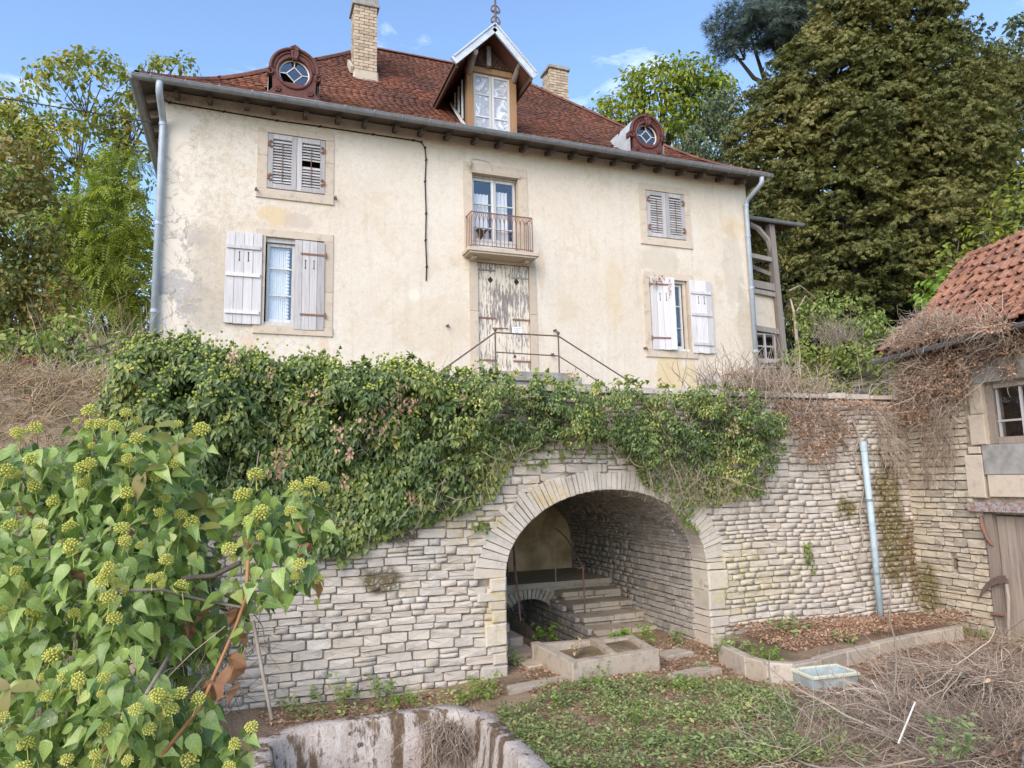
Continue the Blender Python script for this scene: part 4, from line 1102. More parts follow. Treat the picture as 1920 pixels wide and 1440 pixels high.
# ---------------------------------------------------------------- retaining wall with arch
rw = thing('retaining_wall', 'pale rubble stone retaining wall with round arched vault below the ivy', 'wall', (4.5, YW, 0))
XW0, XW1, ZW1 = -.75, XB + .25, 3.5
rnd = random.Random(5)
def ell(x, grow=0.0):
    a, b = ARA + grow, ARB + grow; t = (x - ARX) / a
    return ARZ + b * math.sqrt(max(0, 1 - t * t))
def ex_half(z, side):         # half width blocked by the opening and its ring of arch stones
    if z < ARZ - .02: return ARA + .0
    g_ = .36 if side < 0 else .27
    b = ARB + .21; a = ARA + g_; t = (z - ARZ) / b
    return a * math.sqrt(1 - t * t) if t < 1 else 0
def blk(z):
    l, r_ = ex_half(z, -1), ex_half(z, 1)
    bl = [(ARX - l, ARX + r_)] if l > 0 else []
    return bl
def wob(u): return .022 * math.sin(u * 1.3 + .5) + .014 * math.sin(u * 3.7)
st = [s_ for s_ in course_fill(XW0, ARX, -.12, ZW1, (.06, .125), (.12, .36), blk, rnd) if s_[1] - s_[0] > .02]
st += [s_ for s_ in course_fill(ARX, XW1, -.12, ZW1, (.05, .105), (.11, .31), blk, rnd) if s_[1] - s_[0] > .02]
IVY = [(225, 690), (260, 655), (330, 645), (380, 660), (430, 672), (490, 668), (560, 680), (640, 685), (700, 690), (760, 682), (800, 692), (850, 700), (920, 705), (960, 712), (1010, 718), (1060, 722), (1100, 728), (1150, 715), (1200, 722), (1260, 740), (1300, 735), (1350, 728), (1400, 735), (1440, 745), (1465, 780), (1470, 830), (1450, 880), (1430, 925), (1390, 930), (1340, 930), (1300, 890), (1250, 870), (1210, 870), (1180, 845), (1130, 835), (1080, 828), (1010, 836), (960, 845), (925, 880), (900, 925), (860, 945), (800, 955), (740, 975), (690, 1000), (640, 1030), (600, 1045), (540, 1030), (480, 990), (400, 940), (300, 880), (230, 830), (210, 770)]
def inside(poly, x, y):
    c = False; j = len(poly) - 1
    for i in range(len(poly)):
        xi, yi = poly[i]; xj, yj = poly[j]
        if (yi > y) != (yj > y) and x < (xj - xi) * (y - yi) / (yj - yi) + xi: c = not c
        j = i
    return c
def to_px(p):
    v = np.array(p) - EYE; d = v @ CD
    return 960 + FPX * (v @ CR) / d, 720 - FPX * (v @ CU) / d, d
sm = stone_meshes(M['stone'])
def stone_matrix(u0, u1, z0, z1, gap, y, proud, depth, rnd, place):
    w_, h = u1 - u0 - gap, z1 - z0 - gap
    depth = .055 + .5 * h
    A = Matrix.Diagonal((w_, depth, h, 1))
    return place((u0 + u1) / 2, (z0 + z1) / 2, rnd.uniform(-proud, proud) - depth / 2) @ Matrix.Rotation(rnd.uniform(-.03, .03), 4, 'Y') @ A
pl = lambda u, z, p: Matrix.Translation((u, YW - p, z + wob(u) + rnd.uniform(-.005, .005)))
vis_s, hid_s = [], []
for s_ in st:
    A = stone_matrix(*s_, .004, 0, .010, .13, rnd, pl)
    px, py, d = to_px(((s_[0] + s_[1]) / 2, YW, (s_[2] + s_[3]) / 2))
    seen = 0 < px < 1920 and 0 < py < 1440 and not inside(IVY, px, py) and px > 470
    area = (s_[1] - s_[0]) * (s_[3] - s_[2]) / d ** 2
    (vis_s if seen else hid_s).append((area, rnd.randrange(18), A))
vis_s.sort(key=lambda t: -t[0])
for a_, v, A in vis_s[:300]: put('stone', sm[v], None, rw, M=A)
join_variants('stonework', SV, [(v, A) for _, v, A in vis_s[300:] + hid_s], M['stone'], rw, kind='stuff')
# backing wall behind the joints, with the arch cut through
bk = MB(); xs = list(np.linspace(ARX - ARA - .02, ARX + ARA + .02, 41))
bk.add([(XW0, YW + .03, -.5), (xs[0], YW + .03, -.5), (xs[0], YW + .03, ZW1), (XW0, YW + .03, ZW1)], [(0, 1, 2, 3)])
bk.add([(xs[-1], YW + .03, -.5), (XW1, YW + .03, -.5), (XW1, YW + .03, ZW1), (xs[-1], YW + .03, ZW1)], [(0, 1, 2, 3)])
for i in range(40):
    a, b = xs[i], xs[i + 1]
    bk.add([(a, YW + .03, ell(a, .03)), (b, YW + .03, ell(b, .03)), (b, YW + .03, ZW1), (a, YW + .03, ZW1)], [(0, 1, 2, 3)])
put('backing', bk, M['mortar'], rw)
u = XW0
while u < XW1 - .05:
    w_ = rnd.uniform(.3, .6); e = min(u + w_, XW1)
    put('coping', MB().bbox(u + .006, e - .006, YW - .05 + rnd.uniform(-.02, .02), YW + .4, ZW1 + .02, ZW1 + .10 + rnd.uniform(-.015, .015), .02, .008), M['stone'], rw); u = e
# the wall's left end turns back into the bank
put('end_return', MB().box(XW0 - .3, XW0, YW + .03, YW + 1.2, -.3, ZW1), M['stone'], rw)
sheet('bank_foot', list(np.linspace(-14, XW0 - .01, 24)), [5.2, 5.6, 6.0, 6.4, 6.8, 7.2, 7.5, 7.8, 8.1, 8.35, 8.52], lambda x, y: ground_z(x, y) + (terrace_z(x, 8.52) - ground_z(x, y)) * max(0, (y - 5.2) / 3.32) ** 1.4, M['bank'])
# arch ring
N_ = 300; th = np.linspace(0, math.pi, N_ + 1); arc = [(ARX + ARA * math.cos(t), ARZ + ARB * math.sin(t)) for t in th]
ln = np.concatenate([[0], np.cumsum([math.dist(arc[i], arc[i + 1]) for i in range(N_)])])
s0 = 0.0
while s0 < ln[-1] - .02:
    s1 = min(s0 + rnd.uniform(.045, .085), ln[-1])
    if ln[-1] - s1 < .04: s1 = ln[-1]
    q = []
    ta, tb = np.interp(s0, ln, th), np.interp(s1, ln, th)
    m = (ta + tb) / 2; L = (.24 + .05 * abs(math.cos(m)) + (.10 * max(0, -math.cos(m))) + (.03 * max(0, math.cos(m)))) * rnd.uniform(.86, 1.1)
    for t, l in ((ta + .0025, 0), (tb - .0025, 0), (tb - .0025, L), (ta + .0025, L)):
        nx_, nz_ = math.cos(t) / ARA, math.sin(t) / ARB; k = math.hypot(nx_, nz_)
        q.append((ARX + ARA * math.cos(t) + nx_ / k * l + rnd.uniform(-.004, .004), ARZ + ARB * math.sin(t) + nz_ / k * l + rnd.uniform(-.004, .004)))
    put('voussoir', MB().slab(q, YW - .008 + rnd.uniform(-.008, .008), YW + .34, .007), M['stone'], rw)
    s0 = s1
# jamb stones: big dressed corners running back into the reveal
for side in (-1, 1):
    z = -.1
    while z < ARZ - .03:
        h = rnd.uniform(.07, .16) if rnd.random() < .8 else .27
        h = min(h, ARZ - z); 
        if ARZ - z - h < .05: h = ARZ - z
        w_ = rnd.uniform(.16, .38); xa = ARX + side * ARA; xb = xa + side * w_
        put('quoin', MB().bbox(min(xa, xb) + .004, max(xa, xb) - .004, YW - .03 + rnd.uniform(-.01, .012), YW + .42, z + .006, z + h - .006, .018, .006), M['stone'], rw)
        z += h
# the vault behind: shell and its lining stones
YV1 = 12.75
va = MB()
prof = [(ARX + ARA + .05, -.5)] + [(ARX + (ARA + .05) * math.cos(t), ARZ + (ARB + .05) * math.sin(t)) for t in np.linspace(0, math.pi, 31)] + [(ARX - ARA - .05, -.5)]
V = [(x, y, z) for y in (YW + .05, YV1 + 1.8) for x, z in prof]; k = len(prof)
va.add(V, [(i, i + 1, k + i + 1, k + i) for i in range(k - 1)])
put('vault_shell', va, M['mortar'], rw)
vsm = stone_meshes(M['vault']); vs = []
per = [(ARX + ARA, -.1, 1.0, 0.0)]
arcv = [(math.cos(t), math.sin(t)) for t in np.linspace(0, math.pi, 181)]
path = [(ARX + ARA, -.15, (-1, 0), (0, 1))] 
cum = [0.0]; pts = [(ARX + ARA, -.15)] + [(ARX + ARA * c, ARZ + ARB * s_) for c, s_ in arcv] + [(ARX - ARA, -.15)]
for i in range(1, len(pts)): cum.append(cum[-1] + math.dist(pts[i], pts[i - 1]))
s0 = 0.0
while s0 < cum[-1] - .03:
    h = rnd.uniform(.055, .12) if (s0 < 1.4 or s0 > cum[-1] - 1.4) else rnd.uniform(.045, .075)
    s1 = min(s0 + h, cum[-1]); sm_ = (s0 + s1) / 2
    x = float(np.interp(sm_, cum, [p[0] for p in pts])); z = float(np.interp(sm_, cum, [p[1] for p in pts]))
    xa, za = np.interp(s0, cum, [p[0] for p in pts]), np.interp(s0, cum, [p[1] for p in pts]); xb, zb = np.interp(s1, cum, [p[0] for p in pts]), np.interp(s1, cum, [p[1] for p in pts])
    t = Vector((xb - xa, 0, zb - za)).normalized(); yv = Vector((0, 1, 0))
    nin = Vector((-t.z, 0, t.x))                         # towards the inside of the vault
    if nin.dot(Vector((ARX - x, 0, .8 - z))) < 0: nin = -nin
    out_ = -nin; ex = out_.cross(t)
    y = YW + .34
    while y < YV1:
        w_ = rnd.uniform(.10, .29)
        c = Vector((x, y + w_ / 2, z)) + out_ * (.012 - rnd.uniform(-.008, .012))
        R3 = Matrix((ex, out_, t)).transposed().to_4x4()
        A = Matrix.Translation(c) @ R3 @ Matrix.Rotation(rnd.uniform(-.02, .02), 4, 'Y') @ Matrix.Diagonal((w_ - .006, .075, s1 - s0 - .006, 1))
        vs.append((0 if x > ARX and z < 2.0 else 1, y, rnd.randrange(18), A)); y += w_
    s0 = s1
vs.sort(key=lambda t: t[:2])
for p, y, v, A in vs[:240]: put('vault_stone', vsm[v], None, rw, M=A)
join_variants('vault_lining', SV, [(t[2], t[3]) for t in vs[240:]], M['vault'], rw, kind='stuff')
# back of the vault: stained plaster, dark passage on the left, pale door beyond
LZ = .68
bp = MB().box(4.66, 6.05, YV1, YV1 + .3, LZ - .2, 2.3)
put('end_wall', bp, M['cellar'], rw)
put('passage_end', MB().add([(2.9, YV1 + 1.7, .2), (4.9, YV1 + 1.7, .2), (4.9, YV1 + 1.7, 2.4), (2.9, YV1 + 1.7, 2.4)], [(0, 1, 2, 3)]), M['concrete'], rw)

# ---------------------------------------------------------------- spring chamber: landing over a low arch, stairs either side
sp = thing('cellar_steps', 'worn stone steps and landing over a low dark arch inside the vault', 'steps', (4.6, 10.5, 0))
YL = 11.2
put('landing', MB().bbox(3.08, 6.0, YL - .03, YV1 + 1.7, LZ - .09, LZ, .015), M['step'], sp)
put('passage_step', MB().bbox(3.6, 4.55, YV1 - .1, YV1 + .6, LZ + .002, LZ + .22, .015), M['step'], sp)
cx0, cx1, cs, ca_ = CH0, CH1, .22, .50       # chamber arch: springing height, crown height
def low_arch(x): t = (x - (cx0 + cx1) / 2) / ((cx1 - cx0) / 2); return cs + (ca_ - cs) * math.sqrt(max(0, 1 - .94 * t * t)) - (ca_ - cs) * .24 * 1
wl = MB(); xs = np.linspace(cx0, cx1, 21)
for i in range(20):
    a, b = xs[i], xs[i + 1]
    wl.add([(a, YL + .02, low_arch(a)), (b, YL + .02, low_arch(b)), (b, YL + .02, LZ - .09), (a, YL + .02, LZ - .09)], [(0, 1, 2, 3)])
    wl.add([(a, YL + .02, low_arch(a)), (b, YL + .02, low_arch(b)), (b, YL + 1.2, low_arch(b)), (a, YL + 1.2, low_arch(a))], [(3, 2, 1, 0)])
wl.add([(3.07, YL + .02, -.2), (cx0, YL + .02, -.2), (cx0, YL + .02, LZ - .09), (3.07, YL + .02, LZ - .09)], [(0, 1, 2, 3)])
wl.add([(cx1, YL + .02, -.2), (6.0, YL + .02, -.2), (6.0, YL + .02, LZ - .09), (cx1, YL + .02, LZ - .09)], [(0, 1, 2, 3)])
put('arch_wall', wl, M['step'], sp)
nv = 13
for i in range(nv):
    a, b = cx0 + (cx1 - cx0) * i / nv, cx0 + (cx1 - cx0) * (i + 1) / nv
    la_, lb_ = low_arch(a), low_arch(b); sk = ((a + b) / 2 - (cx0 + cx1) / 2) * .35
    put('arch_stone', MB().slab([(a + .004, la_), (b - .004, lb_), (b - .004 + sk, min(lb_ + .16, LZ - .1)), (a + .004 + sk, min(la_ + .16, LZ - .1))], YL - .02 + rnd.uniform(-.01, .01), YL + .2, .01), M['step'], sp)
ch = MB(); zb = -.55
ch.add([(cx0, CHY0, zb), (cx1, CHY0, zb), (cx1, YL + 1.2, zb), (cx0, YL + 1.2, zb)], [(0, 1, 2, 3)])
ch.add([(cx0, YL + 1.2, zb), (cx1, YL + 1.2, zb), (cx1, YL + 1.2, .6), (cx0, YL + 1.2, .6)], [(0, 1, 2, 3)])
ch.add([(cx0, CHY0, zb), (cx1, CHY0, zb), (cx1, CHY0, .05), (cx0, CHY0, .05)], [(3, 2, 1, 0)])
for x in (cx0 - .005, cx1 + .005): ch.add([(x, CHY0, zb), (x, YL + 1.2, zb), (x, YL + 1.2, .55), (x, CHY0, .12)], [(0, 1, 2, 3)])
put('chamber', ch, M['mortar'], sp)
# lining stones on the chamber's back and right side
for (u0, u1, plane) in ((cx0, cx1, 'b'), (CHY0, YL + 1.15, 'r')):
    for s_ in course_fill(u0, u1, zb, .42, (.08, .13), (.12, .28), lambda z: [], rnd):
        if plane == 'b': A = Matrix.Translation(((s_[0] + s_[1]) / 2, YL + 1.17, (s_[2] + s_[3]) / 2)) @ Matrix.Diagonal((s_[1] - s_[0] - .012, .07, s_[3] - s_[2] - .012, 1))
        else:
            ym, zm = (s_[0] + s_[1]) / 2, (s_[2] + s_[3]) / 2
            if zm > .10 + .36 * (ym - CHY0) / (YL - CHY0) and ym < YL: continue
            A = Matrix.Translation((cx1 - .01, ym, zm)) @ Matrix.Rotation(-math.pi / 2, 4, 'Z') @ Matrix.Diagonal((s_[1] - s_[0] - .012, .07, s_[3] - s_[2] - .012, 1))
        put('chamber_stone', vsm[rnd.randrange(18)], None, sp, M=A)
# steps of separate blocks; right flight widens as it descends
def block_row(x0, x1, y0, y1, z0, z1, name):
    u = x0
    while u < x1 - .02:
        w_ = rnd.uniform(.28, .55); e = min(u + w_, x1)
        if x1 - e < .15: e = x1
        put(name, MB().bbox(u + .004, e - .004, y0 + rnd.uniform(-.015, .015), y1, z0 + .004, z1 + rnd.uniform(-.008, .006), .018, .006), M['step'], sp); u = e
for i in range(4):
    top = LZ - .135 * (i + 1); y0 = YL - .36 * (i + 1)
    block_row(cx1 + .05, 6.0, y0, YL, top - .085, top, 'tread')
    block_row(cx1 + .09, 6.0, y0 + .03, YL, top - .135 + .0, top - .087, 'riser')
for i in range(5):
    top = LZ - .115 * (i + 1); y0 = YL - .42 * (i + 1)
    block_row(3.08, 3.55 + .05 * i, y0, YL, top - .13, top, 'tread')
pr = thing('bent_iron_rails', 'thin rusted iron rail posts standing on the steps inside the vault', 'railing', (4.7, 11, LZ))
pA = ony(1042, 1082, YL + .05); pA[2] = LZ
qA = ony(1040, 990, YL + .05)
pB = ony(1097, 1156, YL - .75); qB = ony(1093, 1063, YL - .75)
put('post', MB().tube([pA, qA], .013, 6), M['palebark'], pr); put('post', MB().tube([pB, qB], .014, 6), M['rust'], pr)
put('rail', MB().tube([qA, ony(1050, 997, YL), ony(1063, 1010, YL - .2), ony(1078, 1037, YL - .5), qB, qB + (-.10, -.02, -.02)], .012, 6), M['rust'], pr)
pC = ony(976, 1164, YL - 1.2); qC = ony(966, 1060, YL - 1.2)
put('post', MB().tube([pC, qC, ony(962, 1020, YL - .6)], .013, 6), M['rust'], pr)
put('post', MB().tube([ony(965, 1092, YL + .1), ony(963, 1022, YL + .1)], .013, 6), M['iron'], pr)

# ---------------------------------------------------------------- small basin in front of the arch
ba_ = thing('spring_basin', 'low rectangular cement basin half filled with earth before the arch', 'basin', (4.2, 8.2, .05))
bA, bB, bC, bD = onz(1073, 1243, .31), onz(1238, 1217, .31), onz(1187, 1189, .31), onz(994, 1203, .31)
def kerb(a, b, w_, z0, z1, name, mat, parent, inner=1):
    a, b = np.array(a), np.array(b); t = (b - a)[:2] / np.linalg.norm((b - a)[:2]); nn = np.array([-t[1], t[0]]) * inner
    L = np.linalg.norm((b - a)[:2])
    T = Matrix(((t[0], nn[0] * inner, 0, a[0]), (t[1], nn[1] * inner, 0, a[1]), (0, 0, 1, 0), (0, 0, 0, 1)))
    return put(name, MB().bbox(0.002, L - .002, 0, w_, z0, z1, .015, .004).mesh(name), mat, parent, M=T)
M['cement'] = m_rubble('old_cement', (0.50, 0.43, 0.345), (0.40, 0.335, 0.265), (0.44, 0.355, 0.26), grime=.75)
kerb(bA, bB, .13, -.1, .31, 'basin_wall', M['cement'], ba_)
kerb(bB, bC, .12, -.1, .30, 'basin_wall', M['cement'], ba_)
kerb(bC, bD, .11, -.1, .29, 'basin_wall', M['cement'], ba_)
kerb(bD, bA, .12, -.1, .305, 'basin_wall', M['cement'], ba_)
e_ = MB(); c_ = (bA + bB + bC + bD) / 4
e_.add([(bA[0], bA[1], .14), (bB[0], bB[1], .22), (bC[0], bC[1], .26), (bD[0], bD[1], .15), (c_[0] + .15, c_[1], .30)], [(0, 1, 4), (1, 2, 4), (2, 3, 4), (3, 0, 4)])
put('earth', e_, M['soil'], ba_)
put('divider', MB().beam(tuple((bA + bB) / 2 + (0, .1, -.06)), tuple((bC + bD) / 2 + (.1, -.1, -.06)), .09, .14), M['cement'], ba_)
for i, (px, py, w_, d_) in enumerate([(1300, 1262, .75, .22), (1018, 1282, .95, .2), (1010, 1243, .5, .4), (1262, 1226, .5, .3)]):
    p = onz(px, py, .08)
    tag(put('flagstone', MB().slab([(-w_ / 2, -d_ / 2), (w_ / 2, -d_ / 2 + .03), (w_ / 2 - .05, d_ / 2), (-w_ / 2 + .04, d_ / 2 - .04)], -.03, .05, .015), M['cement'],
            M=Matrix.Translation(p) @ Matrix.Rotation(.12 if i != 1 else .1, 4, 'Z') @ Matrix.Rotation(-math.pi / 2, 4, 'X')),
        ['narrow pale flagstone right of the cement basin', 'long pale flagstone sunk in front left of the basin', 'whitish flagstone between basin and left jamb', 'square flagstone behind the right corner of the basin'][i], 'paving stone', 'loose flagstones round the basin')

# ---------------------------------------------------------------- bed edging to the right
be = thing('bed_edging', 'curved row of low pale stone blocks edging the bed at the wall foot', 'edging', (7, 8, .1))
ed = [onz(x, y, .08) for x, y in [(1346, 1236), (1398, 1262), (1440, 1275), (1490, 1278), (1540, 1268), (1590, 1252), (1650, 1238), (1720, 1222), (1810, 1203)]]
for i in range(len(ed) - 1):
    kerb(ed[i], ed[i + 1], .11, -.05, .27 + rnd.uniform(-.02, .01), 'edging_block', M['cement'], be)
bs = MB(); inn = [np.array([p[0], p[1], .20]) for p in ed] + [np.array([9.85, 8.4, .24]), np.array([6.2, 8.4, .22])]
bs.add(inn + [np.mean(inn, axis=0) + (0, 0, .06)], [(i, (i + 1) % len(inn), len(inn)) for i in range(len(inn))])
put('bed_earth', bs, M['soil'], be)

# ---------------------------------------------------------------- big stone trough in the foreground
tr = thing('stone_trough', 'large empty pale concrete trough with rounded corners and mossy walls', 'trough', (1.1, 5.5, 0))
TX0, TX1, TY0, TY1, TZ = .10, 2.15, 3.0, 6.78, .32
def rrect(o, r, n_=9):
    P = []
    for cx, cy, a0 in ((TX1 - o - r, TY1 - o - r, 0), (TX0 + o + r, TY1 - o - r, 90), (TX0 + o + r, TY0 + o + r, 180), (TX1 - o - r, TY0 + o + r, 270)):
        for t in np.linspace(a0, a0 + 90, n_): P.append((cx + r * math.cos(math.radians(t)), cy + r * math.sin(math.radians(t))))
    return P
tm = MB(); rings = [(0, .46, -.4), (0, .46, TZ - .03), (.02, .45, TZ), (.15, .36, TZ + .0), (.17, .35, TZ - .03), (.20, .34, TZ - .30), (.23, .32, TZ - .34), (.25, .32, TZ - 1.7)]
k = 36
for o, r, z in rings:
    for j, (x, y) in enumerate(rrect(o, r)): tm.v.append((x, y, z + .012 * math.sin(j * .9 + x)))
for i in range(len(rings) - 1):
    for j in range(k): tm.f.append((i * k + j, i * k + (j + 1) % k, (i + 1) * k + (j + 1) % k, (i + 1) * k + j))
n = NT('mossy_concrete'); P_ = n.pos(); f1 = n.noise(P_, 5, 7, .68); f2 = n.noise(P_, 42, 5, .65); o_ = n.xyz()
c_ = n.mix(n.rng(f1, .38, .64), (0.56, 0.485, 0.42), (0.42, 0.355, 0.30)); c_ = n.mix(n.rng(f2, .52, .7, 0, .75), c_, (0.15, 0.125, 0.11))
stn = n.noise(n.mapv(P_, (1, 1, .22)), 3.6, 7, .7)
c_ = n.mix(n.rng(stn, .50, .57, 0, .92), c_, n.mix(n.rng(f2, .4, .6), (0.085, 0.055, 0.03), (0.17, 0.105, 0.055)))
c_ = n.mix(n.math('MULTIPLY', n.rng(stn, .40, .36, 0, 1), .55), c_, (0.62, 0.58, 0.55))
c_ = n.mix(n.rng(n.noise(P_, 9, 5, .7), .62, .68, 0, .9), c_, (0.05, 0.045, 0.035))
M['trough'] = n.done(c_, .92, n.math('ADD', f1, f2), .8, .02, .15)
put('basin_shell', tm.mesh('basin_shell', True), M['trough'], tr)
put('basin_floor', MB().add([(TX0 + .2, TY0 + .2, TZ - 1.6), (TX1 - .2, TY0 + .2, TZ - 1.6), (TX1 - .2, TY1 - .2, TZ - 1.6), (TX0 + .2, TY1 - .2, TZ - 1.6)], [(0, 1, 2, 3)]), M['soil'], tr)

# ---------------------------------------------------------------- outbuilding on the right
ob = thing('outbuilding', 'stone outbuilding with sagging red tiled roof at the right edge', 'outbuilding', (11.5, 5.5, 0))
OY0, OY1, OZ1 = 8.50, 1.5, 4.15
WIN = (onx(1845, 720, XB), onx(1850, 833, XB))
wy0, wy1 = 7.10, 6.10; wz0, wz1 = 2.74, 3.60
dy0, dy1, dz1 = 7.27, 5.9, 1.76
def oblk(z):                                    # u = distance from the corner towards the camera
    b = []
    if wz0 - .22 < z < wz1 + .28: b.append((OY0 - wy0 - .32 if z > wz0 else OY0 - wy0 - .34, OY0 - wy1 + .3))
    if 1.90 < z < wz0 - .2: b.append((OY0 - 7.42, OY0 - dy1 + .3))
    if z < 1.92: b.append((OY0 - dy0 - .02, OY0 - dy1))
    if .93 < z < 1.09: b.append((OY0 - 7.86, OY0 - 7.76))
    return b
rnd = random.Random(9)
os_ = course_fill(0, OY0 - OY1, -.12, OZ1, (.065, .14), (.12, .34), oblk, rnd)
bsm = stone_meshes(M['barn_stone']); vis_s, hid_s = [], []
for s_ in os_:
    if s_[1] - s_[0] < .03: continue
    A = Matrix.Translation((XB + .028 + .25 * (s_[3] - s_[2]) - rnd.uniform(-.01, .012), OY0 - (s_[0] + s_[1]) / 2, (s_[2] + s_[3]) / 2)) @ Matrix.Rotation(-math.pi / 2, 4, 'Z') @ Matrix.Rotation(rnd.uniform(-.03, .03), 4, 'Y') @ Matrix.Diagonal((s_[1] - s_[0] - .006, .055 + .5 * (s_[3] - s_[2]), s_[3] - s_[2] - .007, 1))
    px, py, d = to_px((XB, OY0 - (s_[0] + s_[1]) / 2, (s_[2] + s_[3]) / 2))
    seen = 0 < px < 1920 and py < 1440
    (vis_s if seen else hid_s).append(((s_[1] - s_[0]) * (s_[3] - s_[2]) / d ** 2, rnd.randrange(18), A))
vis_s.sort(key=lambda t: -t[0])
for a_, v, A in vis_s[:300]: put('stone', bsm[v], None, ob, M=A)
join_variants('stonework', SV, [(v, A) for _, v, A in vis_s[300:] + hid_s], M['barn_stone'], ob, kind='stuff')
bw = MB()
holes = [(OY0 - wy0, OY0 - wy1, wz0, wz1), (OY0 - dy0, OY0 - dy1, -.5, dz1), (OY0 - 7.86, OY0 - 7.76, .93, 1.09)]
tmp = MB(); holed(tmp, 0, OY0 - OY1, -.5, OZ1 + .1, 0, holes, .35)
bw.add([(XB + .05 + y, OY0 - x, z) for x, y, z in tmp.v], tmp.f)
M['barn_mortar'] = m_plain('barn_mortar', (0.46, 0.38, 0.285), 0.95, 0.5, 12, 0.6)
put('wall_core', bw, M['barn_mortar'], ob)
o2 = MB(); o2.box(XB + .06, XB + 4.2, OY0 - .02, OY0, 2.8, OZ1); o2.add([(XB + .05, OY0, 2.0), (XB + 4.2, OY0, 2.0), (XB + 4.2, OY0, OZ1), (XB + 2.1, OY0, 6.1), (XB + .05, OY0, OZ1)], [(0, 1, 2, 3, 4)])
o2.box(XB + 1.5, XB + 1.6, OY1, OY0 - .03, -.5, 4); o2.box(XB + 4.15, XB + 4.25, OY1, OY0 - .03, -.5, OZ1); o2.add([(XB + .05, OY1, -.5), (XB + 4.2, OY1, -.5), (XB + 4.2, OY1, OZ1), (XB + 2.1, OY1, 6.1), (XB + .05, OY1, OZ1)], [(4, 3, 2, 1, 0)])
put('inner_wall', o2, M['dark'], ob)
def xbox(mb, y0, y1, z0, z1, x0, x1, b=.012, j=.004):      # block on the x=const wall: y0>y1
    t = MB().bbox(0, y0 - y1, x0, x1, z0, z1, b, j); return mb.add([(y, y0 - x, z) for x, y, z in t.v], t.f)
for nm, q in (('lintel', (wy0 + .36, wy1 - .4, wz1 + .02, wz1 + .30)), ('jamb', (wy0 + .20, wy0 + .003, wz0 + .44, wz1 + .015)), ('jamb', (wy0 + .24, wy0 + .003, wz0, wz0 + .435)), ('jamb', (wy1 - .003, wy1 - .4, wz0, wz1 + .015)),
              ('sill', (wy0 + .09, wy1 - .3, wz0 - .42, wz0 - .004)), ('block', (wy0 + .36, wy0 + .10, wz0 - .75, wz0 - .14)), ('block', (wy0 + .05, wy1 - .3, 2.01, wz0 - .43)), ('block', (wy0 + .3, wy0 + .11, wz0 - .12, wz0 - .02))):
    put(nm, xbox(MB(), *q, XB - .025, XB + .3), M['concrete'] if nm in ('lintel', 'sill') else M['dressed'], ob)
fr = MB()
for q in ((wy0, wy0 - .10, wz0, wz1), (wy1 + .08, wy1, wz0, wz1), (wy0 - .1, wy1 + .08, wz0, wz0 + .10), (wy0 - .1, wy1 + .08, wz1 - .07, wz1)): xbox(fr, *q, XB + .06, XB + .16)
ow_ = put('window', fr, M['barnwood'], ob)
gb = MB(); 
for yy in (wy0 - .12, wy0 - .45, wy0 - .78): xbox(gb, yy, yy - .024, wz0 + .1, wz1 - .07, XB + .09, XB + .13, .004)
for zz in (wz0 + .31,): xbox(gb, wy0 - .1, wy1 + .08, zz, zz + .03, XB + .095, XB + .125, .004)
put('glazing_bar', gb, M['shutter'], ow_)
for ya, yb in ((wy0 - .1, wy0 - .45), (wy0 - .48, wy0 - .78), (wy0 - .8, wy1 + .08)):
    for za, zb_ in ((wz0 + .1, wz0 + .31), (wz0 + .34, wz1 - .07)):
        put('pane', MB().add([(XB + .115, ya, za), (XB + .115, yb, za), (XB + .115, yb, zb_), (XB + .115, ya, zb_)], [(0, 1, 2, 3)]), M['glass'], ow_)
put('steel_lintel', xbox(MB(), 7.45, 5.0, 1.80, 1.93, XB - .09, XB + .25, .008), mat_rust('lintel_steel', (0.36, 0.36, 0.37), (0.26, 0.13, 0.09)), ob)
bd = put('barn_door', xbox(MB(), dy0 - .10, dy1, 0.0, dz1, XB + .10, XB + .13), M['darkwood'], ob)
put('door_post', xbox(MB(), dy0, dy0 - .12, -.1, dz1 + .02, XB - .01, XB + .12), M['barnwood'], bd)
for i in range(10):
    put('plank', xbox(MB(), dy0 - .13 - i * .13, dy0 - .13 - i * .13 - .124, .03, dz1 - .02, XB + .06 + rnd.uniform(0, .006), XB + .095, .006), M['barnwood'], bd)
put('hook', MB().tube([(XB - .02, 7.30, 1.74), (XB - .06, 7.27, 1.6), (XB - .05, 7.22, 1.42), (XB - .03, 7.17, 1.33)], [.02, .03, .025, .015], 6), M['rust'], bd)
put('latch', MB().tube([(XB - .03, 7.3, .38), (XB - .05, 7.1, .40)], .022, 6), M['rust'], bd)
# roof with big interlocking tiles, sagging
PIT = math.radians(38); GX, GZ = XB - .3, 4.25
def oroof(u, v):                                # u along the eave towards the camera, v up the slope
    z = -.09 * math.sin(min(1, v / 2.6) * math.pi) * (1 + .6 * math.sin(u * 1.1)) + .02 * math.sin(u * 5 + v * 3)
    return Vector((GX + math.cos(PIT) * v - math.sin(PIT) * z, OY0 + .05 - u, GZ + .05 * u + math.sin(PIT) * v + math.cos(PIT) * z))
us, vs_ = np.linspace(0, 7, 36), np.linspace(-.05, 3.1, 16); sf = MB()
sf.add([oroof(u, v) - Vector((0, 0, .05)) for v in vs_ for u in us], [(j * 36 + i, j * 36 + i + 1, (j + 1) * 36 + i + 1, (j + 1) * 36 + i) for j in range(15) for i in range(35)])
sf.add([tuple(oroof(0, 3.1)), tuple(oroof(7, 3.1)), (XB + 5, OY1, 3.9), (XB + 5, OY0, 3.9)], [(0, 1, 2, 3)])
orf = put('roof', sf, M['darkwood'], ob)
M['bigtile'] = None
